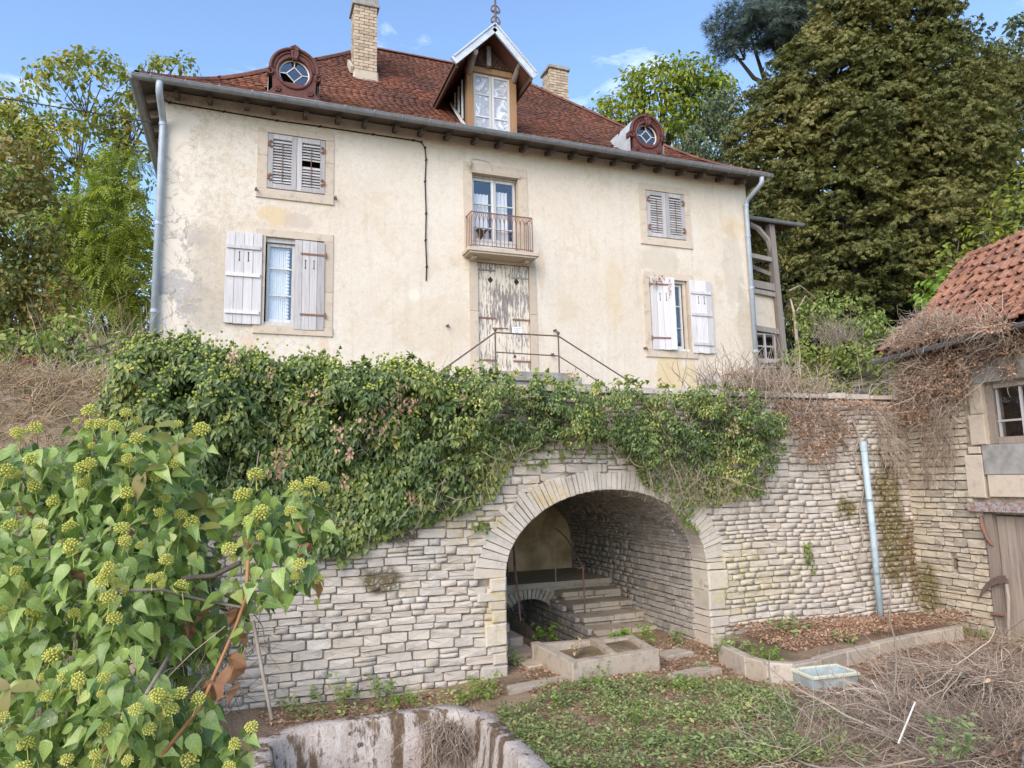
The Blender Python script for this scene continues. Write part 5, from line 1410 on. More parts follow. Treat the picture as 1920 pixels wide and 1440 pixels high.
n = NT('interlocking_tile'); P_ = n.pos(); r_ = n.math('FRACT', n.math('ADD', n.rnd(), n.isl()))
c_ = n.ramp(r_, [(0, (0.232, 0.107, 0.067)), (.35, (0.318, 0.150, 0.092)), (.7, (0.370, 0.185, 0.118)), (1, (0.206, 0.103, 0.071))])
c_ = n.mix(n.rng(n.noise(P_, 7, 7, .7), .48, .68, 0, .75), c_, (0.12, 0.075, 0.06)); c_ = n.mix(n.rng(n.noise(P_, 16, 6, .7), .58, .66, 0, .75), c_, (0.47, 0.43, 0.38))
M['bigtile'] = n.done(c_, .85, n.noise(P_, 30, 5), .4, .01, .2)
def big_tile(seed):
    r = np.random.default_rng(seed); t = MB()
    prof = [(-.5, .02), (-.42, .035), (-.34, .012), (.0, .006), (.32, .012), (.40, .04), (.5, .045)]
    for lay in (0, .02):
        for y in (0, 1):
            for x, z in prof: t.v.append((x, y + (r.uniform(-.02, .02) if y == 0 else 0), z * 1.2 + (.034 if y == 0 else 0) + lay + r.uniform(-.003, .003)))
    m_ = 7
    for i in range(6): t.f += [(14 + i, 14 + i + 1, 21 + i + 1, 21 + i), (i, i + 1, 14 + i + 1, 14 + i)]
    t.f += [(0, 14, 21, 7), (6, 13, 27, 20)]
    return t
btm = []
for i in range(5):
    me = big_tile(i).mesh('tile'); me.materials.append(M['bigtile']); btm.append(me)
tiles = []
tw, tr_ = .185, .245
for j in range(-1, 30):
    for i in range(-2, 40):
        u0 = i * tw + (.5 * tw if j % 2 else 0); v0 = j * tr_
        k_ = .30 * max(0, min(1, (v0 - .2) / 1.2)) * max(0, 1 - max(0, (v0 - 2.2)) / 1.2)
        v = v0 - k_ * u0 * .55; u = u0 + .12 * v0
        if u < .03 or u > 6.9 or v < -.04 or v > 2.98: continue
        if random.random() < .02: continue
        p, pu, pv = oroof(u, v), oroof(u + .05, v - k_ * .55 * .05), oroof(u + .12 * .05, v + .05)
        ex = (pu - p).normalized() * -1; ey = (pv - p).normalized(); ez = ex.cross(ey).normalized()
        if ez.z < 0: ex = -ex; ez = ex.cross(ey).normalized()
        ey2 = (ey + ex * random.uniform(-.09, .09)).normalized(); ez2 = (ez + ey * random.uniform(-.07, .05) + ex * random.uniform(-.06, .06)).normalized()
        p = p + ez * random.uniform(0, .022)
        L = .30
        A = Matrix(((ex.x * tw * 1.02, ey2.x * L, ez2.x, p.x), (ex.y * tw * 1.02, ey2.y * L, ez2.y, p.y), (ex.z * tw * 1.02, ey2.z * L, ez2.z, p.z), (0, 0, 0, 1)))
        px, py, d = to_px(p); tiles.append((0 if px < 1990 else 1, d, random.randrange(5), A))
tiles.sort(key=lambda t: t[:2])
for p_, d, v, A in tiles[:300]: put('tile', btm[v], None, orf, M=A)
if len(tiles) > 300: join_variants('tiling', [big_tile(i) for i in range(5)], [(t[2], t[3]) for t in tiles[300:]], M['bigtile'], orf, kind='stuff')
rt = MB()
for y in (0.0, 1.0):
    for k in range(6):
        a = math.pi * k / 5; rr = .15 if y == 0 else .125
        rt.v.append((math.cos(a) * rr, y, math.sin(a) * rr * .7))
rt.f = [(k, k + 1, 7 + k, 6 + k) for k in range(5)]
rtm = rt.mesh('ridge_tile'); rtm.materials.append(M['bigtile'])
for i in range(17):
    a, b = oroof(i * .4, 3.05), oroof(i * .4 + .44, 3.05); t = (b - a); L = t.length; t.normalize(); x = t.cross(Vector((0, 0, 1))).normalized(); z = x.cross(t)
    put('ridge_tile', rtm, None, orf, M=Matrix(((x.x, t.x * L, z.x, a.x), (x.y, t.y * L, z.y, a.y), (x.z, t.z * L, z.z, a.z), (0, 0, 0, 1))))
for i in range(8):
    a, b = oroof(.03, i * .38), oroof(.03, i * .38 + .42); t = (b - a); L = t.length; t.normalize(); x = t.cross(Vector((0, 0, 1))).normalized(); z = x.cross(t)
    put('verge_tile', rtm, None, orf, M=Matrix(((x.x * .7, t.x * L, z.x, a.x), (x.y * .7, t.y * L, z.y, a.y), (x.z * .7, t.z * L, z.z, a.z), (0, 0, 0, 1))))
put('gutter', gutter([tuple(oroof(-.05, -.06) - Vector((.02, 0, .05))), tuple(oroof(3.2, -.06) - Vector((.02, 0, .05))), tuple(oroof(7, -.06) - Vector((.02, 0, .05)))], .055), mat_zinc('old_gutter', (0.20, 0.2, 0.2), (0.12, 0.115, 0.11)), ob)

# ---------------------------------------------------------------- loose things
bp = thing('blue_pipe', 'pale blue plastic drainpipe leaning on the wall left of the moss', 'pipe', (8.85, 8.2, .2))
pt, pb = ony(1618, 828, 8.33), ony(1652, 1162, 8.28)
M['bluepvc'] = m_plain('blue_plastic', (0.34, 0.45, 0.51), 0.5, 0.12, 9, 0.05, spec=0.4, c2=(0.48, 0.56, 0.59))
put('tube', MB().tube([pt, pt * .5 + pb * .5 + (0.015, 0, 0), pb], .047, 14).mesh('tube', True), M['bluepvc'], bp)
put('socket', MB().tube([pt + (pb - pt) * .0, pt + (pb - pt) * .055], .054, 14), M['bluepvc'], bp)
for t in (.33, .74):
    c = pt + (pb - pt) * t; put('clamp', MB().tube([c, c + (pb - pt) * .012], .053, 14).tube([c, c + (0, .12, 0)], .01, 5), M['zinc'], bp)

sc_ = thing('scythe', 'old scythe with dark curved blade and worn handle against the barn door', 'scythe', (XB - .2, 7.0, 0))
hp = [onx(x, y, xx) for x, y, xx in [(1886, 1088, XB - .04), (1891, 1120, XB - .06), (1891, 1170, XB - .08), (1894, 1218, XB - .12)]]
put('handle', MB().tube(hp, [.020, .022, .02, .018], 8), M['palebark'], sc_)
bl = [onx(x, y, XB - .07) for x, y in [(1886, 1079), (1874, 1079), (1862, 1084), (1850, 1093), (1841, 1105), (1834, 1126)]]
bl2 = [onx(x, y, XB - .07) for x, y in [(1885, 1093), (1874, 1094), (1862, 1098), (1852, 1105), (1843, 1114), (1834, 1126.5)]]
bm = MB(); V = [tuple(p) for p in bl] + [tuple(p) for p in bl2]; V += [(x - .008, y, z) for x, y, z in V]
bm.add(V, [(i, i + 1, 7 + i, 6 + i) for i in range(5)] + [(12 + i, 18 + i, 19 + i, 13 + i) for i in range(5)] + [(i, 12 + i, 13 + i, i + 1) for i in range(5)] + [(6 + i, 7 + i, 19 + i, 18 + i) for i in range(5)])
put('blade', bm, M['iron'], sc_); put('ring', MB().tube([hp[0] + (0, 0, .02), hp[0] - (0, 0, .05)], .028, 8), M['iron'], sc_)
tb = thing('blue_tub', 'pale blue tub with cream rim lying at the edge of the brown twigs', 'tub', (7.3, 6.6, .1))
t0 = onz(1527, 1298, .06); t1 = onz(1612, 1288, .06); tz = .02
a_ = (t1 - t0)[:2]; La = np.linalg.norm(a_); a_ /= La; b_ = np.array([-a_[1], a_[0]])
def tp(u, v, z): return (t0[0] + a_[0] * u + b_[0] * v, t0[1] + a_[1] * u + b_[1] * v, z)
M['tubblue'] = m_plain('blue_enamel', (0.42, 0.54, 0.57), .5, .3, 6, .05, spec=.3, c2=(0.35, 0.36, 0.32)); M['tubrim'] = m_plain('cream_rim', (0.66, 0.66, 0.5), .4, .1, 6, .05)
sh = MB(); o4 = [(0.03, .03), (La - .03, .03), (La - .03, .33), (.03, .33)]; o5 = [(-.0, 0), (La, 0), (La, .36), (0, .36)]
V = [tp(u, v, -.02) for u, v in o4] + [tp(u, v, .2) for u, v in o5] + [tp(u * .96 + .02 * La, v * .9 + .018, .2) for u, v in o5] + [tp(u * .94 + .03 * La, v * .86 + .025, .06) for u, v in o4]
sh.add(V, [(i, (i + 1) % 4, 4 + (i + 1) % 4, 4 + i) for i in range(4)] + [(8 + i, 8 + (i + 1) % 4, 12 + (i + 1) % 4, 12 + i) for i in range(4)] + [(12, 13, 14, 15)])
put('shell', sh, M['tubblue'], tb); put('rim', MB().tube([tp(u, v, .2) for u, v in o5], .022, 6, True), M['tubrim'], tb)
sk = thing('iron_stake', 'thin rusty stake leaning in front of the stained wall foot', 'stake', (9.6, 12.2, 3.9))
put('rod', MB().tube([ony(1314, 742, 12.2), ony(1305, 702, 12.2)], [.013, .009], 6), M['rust'], sk)
stk = thing('pale_stick', 'thin straight pale stick poking out of the brushwood', 'stick', (7.3, 5.7, .2))
put('shaft', MB().tube([onz(1684, 1394, .25) , onz(1716, 1316, .55)], .007, 6), m_plain('pale_cane', (0.7, 0.68, 0.62), .6), stk)

# ---------------------------------------------------------------- leaves
def poly_leaf(outline, fold=.18, droop=.15):
    """leaf from half outline points (x,y), tip last; two halves folded at the midrib."""
    mid = [(0, 0)] + [(0, y) for x, y in outline[:-1]] + [outline[-1]]
    V = []; F = []
    n_ = len(outline) - 1
    for x, y in mid: V.append((0, y, -droop * y * y))
    for s_ in (1, -1):
        for x, y in outline[:-1]: V.append((s_ * x, y + (0.0), abs(x) * fold - droop * y * y))
    m_ = n_ + 2
    R_, L_ = list(range(m_, m_ + n_)), list(range(m_ + n_, m_ + 2 * n_))
    for side, idx in ((0, R_), (1, L_)):
        f = [(0, idx[0], 1)] + [(1 + i, idx[i], idx[i + 1], 2 + i) for i in range(n_ - 1)] + [(n_, idx[-1], m_ - 1)]
        F += [q if side == 0 else tuple(reversed(q)) for q in f]
    return V, F
RHOMB = ([(0, 0, 0), (.26, .45, .06), (0, 1, -.1), (-.26, .45, .06)], [(0, 1, 2), (0, 2, 3)])
OVAL = ([(0, 0, 0), (.25, .3, .05), (.22, .7, .0), (0, 1, -.15), (-.22, .7, .0), (-.25, .3, .05)], [(0, 1, 2, 3), (0, 3, 4, 5)])
IVYS = ([(0, 0, 0), (.42, .12, .05), (.30, .5, .04), (0, 1, -.14), (-.30, .5, .04), (-.42, .12, .05)], [(0, 1, 2, 3), (0, 3, 4, 5)])
V = []; F = []
for k in range(5):
    a = (k - 2) * .62; L = (1.0 - .10 * abs(k - 2)); o = len(V); c, s_ = math.sin(a), math.cos(a)
    for x, y, z in ((0, 0, 0), (.17, .62, -.10), (0, 1, -.42), (-.17, .62, -.10)):
        y *= L; V.append((x * s_ + y * c, -x * c + y * s_ , z - .04 * abs(k - 2)))
    F += [(o, o + 1, o + 2), (o, o + 2, o + 3)]
PALM = (V, F)
V = []; F = []
for k in range(6):
    for s_ in (-1, 1):
        y = .12 + k * .15; o = len(V); L = .30 - .018 * k
        V += [(0, y, -.25 * y * y), (s_ * L * .5, y + .09, -.25 * y * y + .02), (s_ * L, y + .10, -.25 * y * y - .05), (s_ * L * .5, y - .03, -.25 * y * y)]
        F += [(o, o + 1, o + 2, o + 3)]
PINN = (V, F)
V = []; F = []
for k in range(7):
    a = k * 2.4; o = len(V); r1 = .5 + .1 * (k % 3)
    V += [(-.03 * math.sin(a), .03 * math.cos(a), 0), (.03 * math.sin(a), -.03 * math.cos(a), 0), (r1 * math.cos(a), r1 * math.sin(a) + .3, .35 - .05 * (k % 4))]
    F += [(o, o + 1, o + 2)]
NEED = (V, F)

g_ = lambda *c: c
M['l_walnut'] = m_leaf('walnut_leaf', [(0, (0.097, 0.145, 0.029)), (.45, (0.211, 0.259, 0.049)), (.75, (0.421, 0.389, 0.082)), (1, (0.583, 0.438, 0.114))], .55, .35)
M['l_robinia'] = m_leaf('robinia_leaf', [(0, (0.135, 0.192, 0.033)), (.5, (0.248, 0.321, 0.054)), (.9, (0.382, 0.440, 0.091)), (1, (0.675, 0.514, 0.110))], .55, .4)
M['l_olive'] = m_leaf('olive_brown_leaf', [(0, (0.072, 0.100, 0.026)), (.45, (0.144, 0.162, 0.040)), (.75, (0.288, 0.234, 0.064)), (.93, (0.360, 0.198, 0.072)), (1, (0.306, 0.072, 0.054))], .55, .3)
M['l_shrub'] = m_leaf('shrub_leaf', [(0, (0.095, 0.152, 0.039)), (.5, (0.214, 0.290, 0.071)), (.85, (0.381, 0.417, 0.118)), (1, (0.667, 0.486, 0.191))], .55, .3)
M['l_chestnut'] = m_leaf('chestnut_leaf', [(0, (0.046, 0.066, 0.016)), (.3, (0.101, 0.118, 0.029)), (.6, (0.182, 0.180, 0.046)), (.85, (0.263, 0.230, 0.072)), (1, (0.327, 0.270, 0.103))], .6, .25, patch=.35)
M['l_oak'] = m_leaf('light_green_leaf', [(0, (0.100, 0.157, 0.023)), (.5, (0.215, 0.272, 0.036)), (.85, (0.343, 0.386, 0.057)), (1, (0.515, 0.443, 0.086))], .55, .35, patch=.4)
M['l_dark'] = m_leaf('dark_evergreen_leaf', [(0, (0.016, 0.026, 0.012)), (.5, (0.035, 0.052, 0.02)), (1, (0.07, 0.095, 0.035))], .6, .2)
M['l_cedar'] = m_leaf('cedar_needle', [(0, (0.030, 0.048, 0.039)), (.5, (0.067, 0.098, 0.075)), (1, (0.128, 0.164, 0.128))], .6, .1)
M['l_blue'] = m_leaf('bluish_leaf', [(0, (0.049, 0.077, 0.035)), (.5, (0.112, 0.147, 0.070)), (.85, (0.182, 0.210, 0.098)), (1, (0.336, 0.238, 0.098))], .6, .25)
M['l_acid'] = m_leaf('yellow_green_leaf', [(0, (0.120, 0.162, 0.024)), (.5, (0.240, 0.282, 0.042)), (.9, (0.360, 0.372, 0.060)), (1, (0.432, 0.384, 0.084))], .5, .4)
M['l_ivy'] = m_leaf('ivy_leaf', [(0, (0.058, 0.096, 0.028)), (.4, (0.113, 0.173, 0.045)), (.7, (0.223, 0.275, 0.068)), (.93, (0.415, 0.412, 0.098)), (1, (0.672, 0.527, 0.126))], .38, .2, .5, patch=1.4)
M['l_ivyhang'] = m_leaf('hanging_ivy_leaf', [(0, (0.098, 0.146, 0.036)), (.5, (0.196, 0.246, 0.058)), (.85, (0.344, 0.376, 0.090)), (1, (0.664, 0.552, 0.114))], .42, .25, .45, patch=1.4)
M['l_dead'] = m_leaf('dead_leaf', [(0, (0.184, 0.113, 0.071)), (.4, (0.370, 0.228, 0.147)), (.75, (0.548, 0.366, 0.246)), (1, (0.733, 0.533, 0.385))], .75, .2, .2, patch=2)
M['l_red'] = m_leaf('red_creeper_leaf', [(0, (0.144, 0.036, 0.030)), (.5, (0.312, 0.084, 0.054)), (1, (0.432, 0.180, 0.096))], .6, .3)
M['l_weed'] = m_leaf('weed_leaf', [(0, (0.139, 0.207, 0.083)), (.45, (0.262, 0.340, 0.135)), (.85, (0.430, 0.485, 0.178)), (1, (0.615, 0.592, 0.208))], .55, .3, .3, patch=1.6)
M['l_bright'] = m_leaf('bright_weed_leaf', [(0, (0.120, 0.224, 0.033)), (.5, (0.209, 0.344, 0.053)), (1, (0.374, 0.448, 0.075))], .5, .35)
M['umbel'] = m_leaf('ivy_umbel', [(0, (0.189, 0.252, 0.045)), (.5, (0.328, 0.379, 0.076)), (1, (0.455, 0.493, 0.113))], .6, .1, .3)
M['straw'] = m_leaf('dry_grass', [(0, (0.253, 0.164, 0.089)), (.5, (0.481, 0.354, 0.209)), (1, (0.658, 0.518, 0.341))], .8, .2, .2)
M['twig'] = m_leaf('brown_twig', [(0, (0.184, 0.142, 0.106)), (.45, (0.368, 0.281, 0.210)), (.8, (0.558, 0.443, 0.341)), (1, (0.805, 0.705, 0.574))], .85, 0.0, .2)

rng = R8
def unit(n_):
    v = rng.normal(size=(n_, 3)); return v / np.linalg.norm(v, axis=1, keepdims=True)

def crown_points(clumps, depth, sub_r, per, cover, flat=.32, zsq=1.0, front=0.7):
    """leaf sprays spread over the hulls of the clumps: centre, outward dir, spray normal."""
    C_, O_, N_ = [], [], []
    for c in clumps:
        px, py, rx, ry = c[:4]; D = c[4] if len(c) > 4 else depth
        p = deep(px, py, D); k = D / FPX; rad = np.array([rx * k, (rx + ry) * .5 * k * zsq, ry * k])
        n_ = max(4, int(cover * (rad[0] * rad[2]) * 4 / (sub_r ** 2)))
        u = unit(n_); u[:, 1] = np.where(rng.random(n_) < front, -np.abs(u[:, 1]), u[:, 1])
        rr = rng.uniform(.62, 1.04, (n_, 1))
        pos = p + (u[:, :1] * CR * rad[0] + u[:, 1:2] * np.array([CD[0], CD[1], 0]) * rad[1] + u[:, 2:3] * np.array([0, 0, 1.0]) * rad[2]) * rr
        out = u[:, :1] * CR + u[:, 1:2] * CD + u[:, 2:3] * np.array([0, 0, 1.0])
        C_.append(pos); O_.append(out)
    C_ = np.concatenate(C_); O_ = np.concatenate(O_)
    return C_, O_

def tree(name, label, clumps, depth, base, mat, leaf=RHOMB, size=.14, sub_r=.5, per=26, cover=.9, flat=.3, droop=.35, limb_r=.16, trunk_h=None, group=None, front=.7, bark='bark', twigs=0, cat='tree', zsq=1.0, out_w=.55, fk=.38):
    base = np.array(base, float); t = thing(name, label, cat, tuple(base), group)
    C_, O_ = crown_points(clumps, depth, sub_r, per, cover, flat, zsq, front)
    n_ = len(C_); N = O_ * out_w + np.array([0, 0, .75]) + rng.normal(size=(n_, 3)) * .22
    R_ = rots(N, rng.uniform(0, 6.28, n_))
    # spray: leaves in a flattened, outward drooping disc
    a = rng.uniform(0, 6.283, (n_, per)); r = sub_r * np.sqrt(rng.random((n_, per))) * rng.uniform(.6, 1.25, (n_, 1))
    loc = np.stack([r * np.cos(a), r * np.sin(a), rng.normal(size=(n_, per)) * sub_r * flat * .45 - droop * r * r / sub_r], axis=2)
    P = np.einsum('nij,npj->npi', R_, loc) + C_[:, None]
    ld = np.stack([np.cos(a), np.sin(a), -droop - .3 + rng.normal(size=a.shape) * .35], axis=2)
    Yd = np.einsum('nij,npj->npi', R_, ld).reshape(-1, 3) + rng.normal(size=(n_ * per, 3)) * .45
    Zd = np.repeat(N, per, axis=0) + rng.normal(size=(n_ * per, 3)) * .4
    sz = size * rng.uniform(.6, 1.3, n_ * per)
    scatter('crown', leaf[0], leaf[1], P.reshape(-1, 3), along(Yd, Zd), sz, M[mat], t, kind='stuff')
    # trunk, limbs to every clump, finer branches to some sprays
    cs = np.array([deep(c[0], c[1], c[4] if len(c) > 4 else depth) for c in clumps])
    top = cs.mean(axis=0); fork = base + (top - base) * fk; fork[:2] = base[:2] * .75 + top[:2] * .25
    put('trunk', MB().tube([base - (0, 0, .4), base * .6 + fork * .4 + rng.normal(size=3) * .1, fork], [limb_r * 1.5, limb_r * 1.2, limb_r * .95], 10).mesh('trunk', True), M[bark], t)
    bb = MB()
    for ci, c in enumerate(cs):
        m1 = fork + (c - fork) * .5 + np.array([0, 0, -.08]) * np.linalg.norm(c - fork) + rng.normal(size=3) * .12 * np.linalg.norm(c - fork) * .5
        bb.tube([fork, m1, c], [limb_r * .62, limb_r * .4, limb_r * .2], 6)
    idx = rng.permutation(n_)[:max(12, min(n_, 30 + twigs))]
    for i in idx:
        j = int(np.argmin(np.linalg.norm(cs - C_[i], axis=1))); s_ = cs[j] * .8 + fork * .2
        m1 = (s_ + C_[i]) / 2 + rng.normal(size=3) * .10 * np.linalg.norm(s_ - C_[i])
        bb.tube([s_, m1, C_[i]], [limb_r * .22, limb_r * .14, limb_r * .05], 5)
    put('branches', bb.mesh('branches', True), M[bark], t)
    return t

def tbase(px, D):
    p = deep(px, 700, D); return (p[0], p[1], terrace_z(p[0], p[1]))

# left of the house
tree('walnut_tree', 'sparse yellowing tree with crooked open branches at the upper left', [(170, 150, 110, 50), (60, 235, 70, 65), (255, 235, 55, 70), (150, 270, 130, 70), (325, 128, 60, 22), (80, 330, 90, 80), (220, 330, 70, 60), (20, 200, 50, 40)], 22, tbase(120, 22), 'l_walnut', OVAL, .17, .36, 22, 1.0, .5, .5, .09, twigs=90)
tree('robinia_tree', 'slender feathery light green young tree beside the left house corner', [(220, 330, 55, 70), (200, 420, 90, 80), (235, 500, 80, 80), (140, 450, 60, 70), (180, 540, 90, 60), (250, 590, 40, 60)], 17, tbase(215, 17), 'l_robinia', PINN, .34, .34, 11, 1.3, .45, .5, .05, twigs=40)
tree('hazel_tree', 'olive brown leafy tree at the left edge with reddish creeper leaves', [(30, 330, 80, 80), (60, 430, 90, 90), (20, 520, 90, 80), (90, 540, 70, 60), (30, 610, 80, 50)], 13.5, tbase(40, 13.5), 'l_olive', OVAL, .11, .26, 26, 1.3, .4, .4, .06)
tree('thicket_tree', 'dull green tree mass behind the slender tree at left', [(100, 480, 110, 90), (220, 600, 90, 80), (60, 600, 100, 80), (260, 480, 50, 80), (120, 640, 100, 60), (240, 660, 60, 60), (50, 680, 100, 60), (160, 700, 120, 50), (260, 560, 40, 90), (110, 410, 120, 60), (30, 360, 70, 50), (200, 450, 80, 70)], 21, tbase(150, 21), 'l_shrub', OVAL, .16, .42, 28, 1.4, .4, .35, .12)
tree('leafy_shrub', 'green shrub with a few red leaves above the dry bank at left', [(50, 660, 80, 45), (110, 690, 60, 40), (20, 720, 50, 40), (150, 620, 50, 40), (170, 680, 60, 35), (215, 640, 50, 40)], 11, tbase(70, 11), 'l_shrub', OVAL, .10, .25, 26, .8, .4, .35, .04, cat='shrub')
tree('red_shrub', 'small reddening bush low on the bank at far left', [(40, 715, 30, 22), (48, 683, 14, 12), (20, 740, 30, 18)], 10.4, (-4.0, 9.4, 3.5), 'l_red', OVAL, .07, .14, 16, .6, .4, .3, .02, cat='shrub')
# right of the house and up the hill
tree('oak_tree', 'light yellow green tree with dark limbs behind the right roof slope', [(1240, 165, 80, 45), (1160, 205, 55, 35), (1290, 150, 60, 45), (1250, 230, 80, 45), (1330, 190, 45, 60), (1195, 160, 35, 30), (1300, 240, 60, 40)], 34, tbase(1270, 34), 'l_oak', OVAL, .24, .6, 26, 1.6, .5, .3, .25, twigs=60)
tree('cypress_tree', 'dark fine leaved tree between the round dormer and the chestnut', [(1320, 285, 60, 70), (1275, 290, 45, 40), (1370, 250, 40, 90), (1340, 200, 30, 40)], 30, tbase(1320, 30), 'l_blue', OVAL, .16, .5, 36, 1.4, .5, .9, .15)
tree('cedar_tree', 'dark blue green cedar with level branches at the top right', [(1440, 70, 100, 20), (1400, 45, 70, 16), (1470, 25, 70, 22), (1370, 92, 45, 12), (1500, 60, 60, 30), (1440, 8, 60, 18), (1500, -40, 90, 30), (1460, 100, 60, 16)], 40, tbase(1545, 40), 'l_cedar', NEED, .5, .7, 46, 2.6, .25, .1, .3, zsq=1.6, fk=.8)
tree('chestnut_tree', 'huge tan and olive chestnut tree filling the upper right', [(1650, 50, 130, 90), (1560, 150, 120, 90), (1720, 150, 140, 100), (1480, 215, 90, 80), (1620, 260, 190, 100), (1780, 290, 110, 110), (1450, 320, 85, 80), (1560, 380, 150, 90), (1700, 420, 160, 90), (1490, 440, 80, 70), (1600, 500, 140, 70), (1730, 520, 100, 60), (1560, 570, 100, 45), (1500, 120, 60, 50), (1430, 200, 50, 45), (1400, 270, 45, 55), (1560, 60, 50, 50), (1640, 140, 100, 80), (1610, 10, 90, 60), (1700, 20, 80, 60), (1640, 210, 110, 70)], 26, tbase(1620, 27), 'l_chestnut', PALM, .135, .46, 34, 1.7, .2, .45, .4, twigs=60, out_w=.32, front=.8)
tree('hornbeam_tree', 'tan leaved tree at the right edge beside the chestnut', [(1890, 210, 70, 80), (1910, 330, 80, 90), (1850, 260, 50, 70), (1830, 350, 60, 70), (1880, 150, 50, 40)], 29, tbase(1900, 29), 'l_chestnut', PALM, .14, .45, 34, 1.3, .3, .5, .25)
tree('ash_tree', 'bluish green tree with brown tips against the sky at the right', [(1830, 130, 60, 60), (1890, 130, 45, 70), (1790, 90, 30, 40), (1850, 180, 60, 50), (1915, 60, 25, 30)], 38, tbase(1850, 38), 'l_blue', OVAL, .26, .6, 26, 1.4, .5, .3, .25)
tree('spruce_tree', 'dark evergreen mass in the shade behind the chestnut', [(1440, 480, 80, 90), (1560, 600, 160, 90), (1720, 600, 120, 90), (1820, 420, 90, 100), (1650, 480, 160, 120), (1420, 380, 60, 80), (1840, 540, 80, 80), (1430, 560, 60, 80), (1500, 520, 80, 90), (1660, 660, 120, 60), (1600, 330, 150, 110), (1740, 330, 100, 100), (1680, 200, 120, 90)], 32, tbase(1600, 33), 'l_dark', OVAL, .4, .8, 32, 1.9, .4, .4, .4, front=.9)
tree('acacia_tree', 'bright yellow green leafy tree above the outbuilding ridge', [(1890, 390, 60, 60), (1850, 450, 60, 40), (1920, 440, 60, 50), (1800, 480, 40, 25), (1910, 340, 30, 30)], 15, (14.4, 10.5, 4.0), 'l_acid', OVAL, .12, .34, 24, 1.0, .4, .3, .1)
tree('virginia_creeper', 'fresh green creeper mound spilling over the left verge of the outbuilding roof', [(1745, 545, 45, 30), (1720, 570, 30, 25), (1770, 520, 30, 18)], 12.9, (11.0, 10.0, 3.6), 'l_bright', OVAL, .13, .22, 16, .9, .4, .6, .03, cat='plant')
tree('bramble_thicket', 'dark green brambles under the chestnut left of the outbuilding', [(1600, 660, 60, 60), (1560, 700, 50, 50), (1650, 690, 40, 45), (1640, 620, 40, 40), (1500, 690, 40, 50), (1540, 640, 50, 50), (1530, 580, 40, 40), (1590, 590, 60, 40)], 15.5, tbase(1590, 15.5), 'l_shrub', OVAL, .09, .26, 28, 1.1, .4, .4, .04, cat='shrub')
tree('red_creeper', 'reddish brown creeper hanging behind the gallery posts', [(1460, 420, 40, 40), (1440, 480, 35, 50), (1420, 540, 25, 40), (1480, 560, 25, 60), (1430, 470, 25, 60)], 20.5, (14.6, 17.6, 4.9), 'l_olive', OVAL, .13, .3, 22, .7, .5, .8, .05, cat='creeper')


# ---------------------------------------------------------------- twig tangles
def twigs(name, starts, dirs, lens, r, mat, parent=None, seg=5, bend=.35, sag=.0, **k):
    """thin crooked stems as three-sided tubes, all in one mesh."""
    n_ = len(starts); P = np.zeros((n_, seg + 1, 3)); P[:, 0] = starts; d = dirs / np.linalg.norm(dirs, axis=1, keepdims=True)
    for s_ in range(seg):
        d = d + rng.normal(size=(n_, 3)) * bend + np.array([0, 0, -sag]); d /= np.linalg.norm(d, axis=1, keepdims=True)
        P[:, s_ + 1] = P[:, s_] + d * (lens / seg)[:, None]
    T = np.gradient(P, axis=1); T /= (np.linalg.norm(T, axis=2, keepdims=True) + 1e-9)
    a = np.cross(T, np.array([.31, .52, .79])); a /= (np.linalg.norm(a, axis=2, keepdims=True) + 1e-9); b = np.cross(T, a)
    rr = (np.asarray(r) * np.ones(n_))[:, None, None] * np.linspace(1, .45, seg + 1)[None, :, None]
    ring = np.stack([P + rr * (a * math.cos(t) + b * math.sin(t)) for t in (0, 2.094, 4.189)], axis=2)     # n, seg+1, 3, 3
    F = [(i * 3 + q, i * 3 + (q + 1) % 3, (i + 1) * 3 + (q + 1) % 3, (i + 1) * 3 + q) for i in range(seg) for q in range(3)]
    return put(name, np_mesh(name, ring.reshape(-1, 3), (seg + 1) * 3, F, True), M[mat], parent, **k)

def sample_poly(poly, n_):
    xs = [p[0] for p in poly]; ys = [p[1] for p in poly]; out = []
    while len(out) < n_:
        q = rng.uniform((min(xs), min(ys)), (max(xs), max(ys)), (n_ * 2, 2))
        out += [p for p in q if inside(poly, p[0], p[1])]
    return np.array(out[:n_])

# ---------------------------------------------------------------- ivy over the retaining wall
iv = thing('wall_ivy', 'thick dark green flowering ivy draped over the top of the retaining wall', 'ivy', (3, YW, 2.5))
def lump(p, f=1.0):
    x, z = p[:, 0] * f, p[:, 2] * f
    return .5 + .25 * np.sin(2.3 * x + 1.1 * z) + .22 * np.sin(4.1 * x - 3.3 * z + 1) + .18 * np.sin(7.7 * x + 6.1 * z + 2) + .12 * np.sin(13 * x - 9 * z)
def ivy_rosettes(poly, n_, thick, zone, top_back=.5):
    q = sample_poly(poly, n_); P = np.array([ony(x, y, YW) for x, y in q])
    b = lump(P); edge = np.ones(n_)
    hgt = np.clip((P[:, 2] - 2.2) / 1.3, 0, 1)
    out = (thick * (.22 + .78 * np.clip(b, 0, 1)) * (.35 + .65 * hgt)) * np.sqrt(rng.random(n_))
    over = np.clip(P[:, 2] - 3.45, 0, 2)                                  # above the coping it rolls back over the wall
    yy = YW - out + over * 1.1 * top_back * rng.uniform(.2, 1.6, n_)
    P2 = np.array([ony(q[i, 0], q[i, 1], yy[i]) for i in range(n_)])
    return q, P2, out
qc, PC, _ = ivy_rosettes(IVY, 1150, .85, 0)
k_c = 8
u = unit(len(qc) * k_c); u[:, 1] = -np.abs(u[:, 1]); u[:, 2] = np.where(rng.random(len(u)) < .75, np.abs(u[:, 2]), u[:, 2])
cr_ = rng.uniform(.08, .17, len(qc)) * np.where(qc[:, 0] > 960, .8, 1.0)
